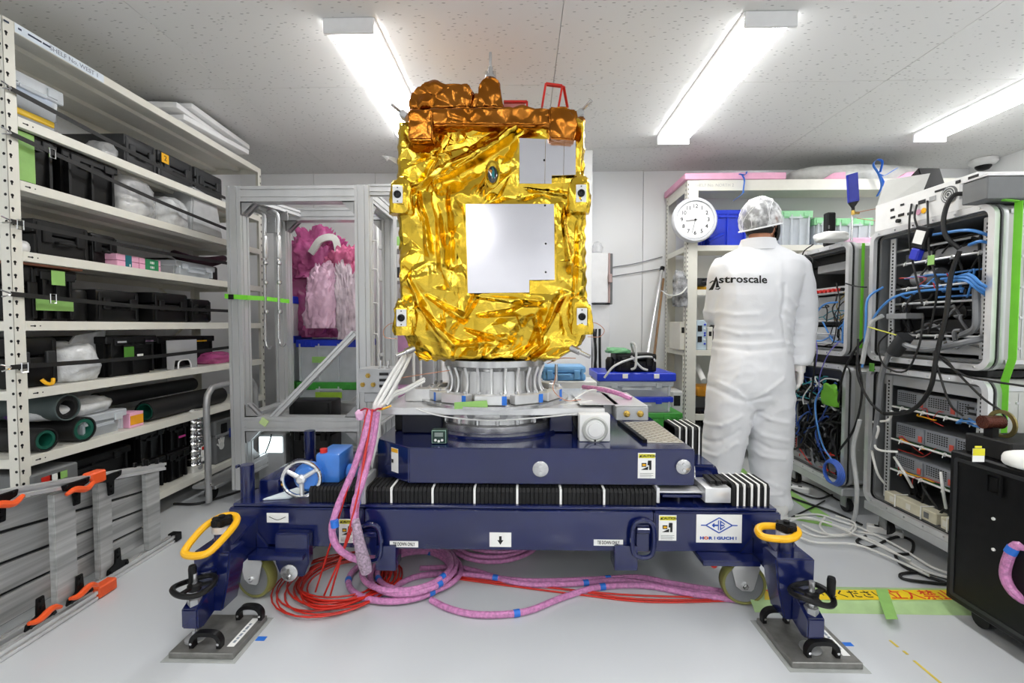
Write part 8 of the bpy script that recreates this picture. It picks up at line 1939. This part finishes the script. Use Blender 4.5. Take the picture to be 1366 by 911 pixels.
for i in range(n + 1):
    x = P0.x + (P1.x - P0.x) * i / n; wv = .003 * math.sin(i * 1.3)
    prof = [(yF - .004, .0004), (yF + .012, .012 + wv), (yF + .03, .0258 + wv * .1), (yB - .03, .0257), (yB - .01, .012), (yB + .004, .0004)]
    R.append([bm.verts.new((x, y, z)) for y, z in prof])
for A, C in zip(R, R[1:]):
    for j in range(5): bm.faces.new((A[j], C[j], C[j + 1], A[j + 1]))
ob('green_film_cover', bm, g_, label='pale green tape covering the cables across the floor to the black cabinet', cat='tape')
strip(1182, 1198, 786, 826, .0285, .029, greent, 'cross_tape', tp, sk=-14)
for k, (u0, v0, u1, v1, lab) in enumerate(((1048, 655, 1100, 690, 'pale green tape on the floor beside the foot of the person'), (985, 625, 1010, 650, 'pale green floor tape seen between the legs of the person'), (1060, 690, 1110, 700, 'pale green tape under the white floor cables'))):
    a, b = at(u0, v0, Z=0), at(u1, v1, Z=0); bm = B(); tube(bm, [a + Vector((0, 0, .001)), b + Vector((0, 0, .001))], 0, smooth=False, flat=(.07, .0012)); ob('green_floor_tape', bm, greent, label=lab, cat='tape', smooth=0)
bm = B()
for (u0, v0, u1, v1) in ((1187, 854, 1198, 863), (1205, 868, 1211, 873), (1219, 881, 1255, 911)):
    a, b = at(u0, v0, Z=.0008), at(u1, v1, Z=.0008); tube(bm, [a, b], 0, smooth=False, flat=(.008, .0008))
ob('yellow_floor_mark', bm, mat('mustard_line', 'd8c04a', .5), label='worn broken yellow line on the floor at the lower right', cat='floor mark', smooth=0, kind='stuff')
def fc(lab, m, r, *L): wires('floor_cable', lab, [[at(u, v, Z=r + .001 + .004 * k) for u, v in P] for k, P in enumerate(L)], m, r=r)
fc('tangle of white cables on the floor between the racks and the dolly', whitec, .005, ((1140, 700), (1128, 712), (1095, 716), (1070, 708), (1050, 692), (1090, 694), (1130, 706), (1170, 714)), ((1060, 688), (1090, 686), (1120, 695), (1150, 705), (1200, 730), (1240, 755), (1266, 765)), ((1070, 700), (1100, 712), (1150, 716), (1190, 735), (1230, 760), (1270, 772)), ((1045, 700), (1080, 722), (1140, 726), (1190, 745), (1240, 768)), ((1100, 690), (1094, 702), (1108, 714), (1135, 712), (1140, 698), (1115, 688)), ((1055, 694), (1075, 690), (1110, 700), (1160, 722), (1215, 748)))
fc('black cable looping on the floor in front of the near rack', rubber, .006, ((1155, 715), (1143, 722), (1160, 730), (1195, 716), (1217, 722), (1215, 738), (1195, 740), (1205, 755), (1235, 768), (1262, 778), (1240, 777), (1205, 772), (1204, 765), (1235, 764), (1266, 772)), ((1110, 660), (1090, 665), (1060, 655), (1045, 645), (1050, 660), (1080, 672), (1110, 682), (1150, 700)))
fc('thin black cords on the floor under the far rack', rubber, .0045, ((1046, 650), (1060, 640), (1090, 650), (1120, 668)), ((1056, 690), (1085, 676), (1100, 668)))
for (u, v, lab) in ((1062, 655, 'white power strip on the floor beside the feet of the person'), (1180, 712, 'white plug block on the floor under the near rack')):
    p = at(u, v, Z=0); M = Matrix.Translation(p) @ Matrix.Rotation(-.6, 4, 'Z'); t = thing('power_block', lab, 'power strip', p)
    bm = B(); box(bm, -.07, .07, -.022, .022, .001, .032, .005); put('block_body', bm, whitep, t, M)
    for j in (-.03, .02): bm = B(); box(bm, j - .01, j + .01, -.012, .012, .0322, .033); put('outlet', bm, dark, t, M)
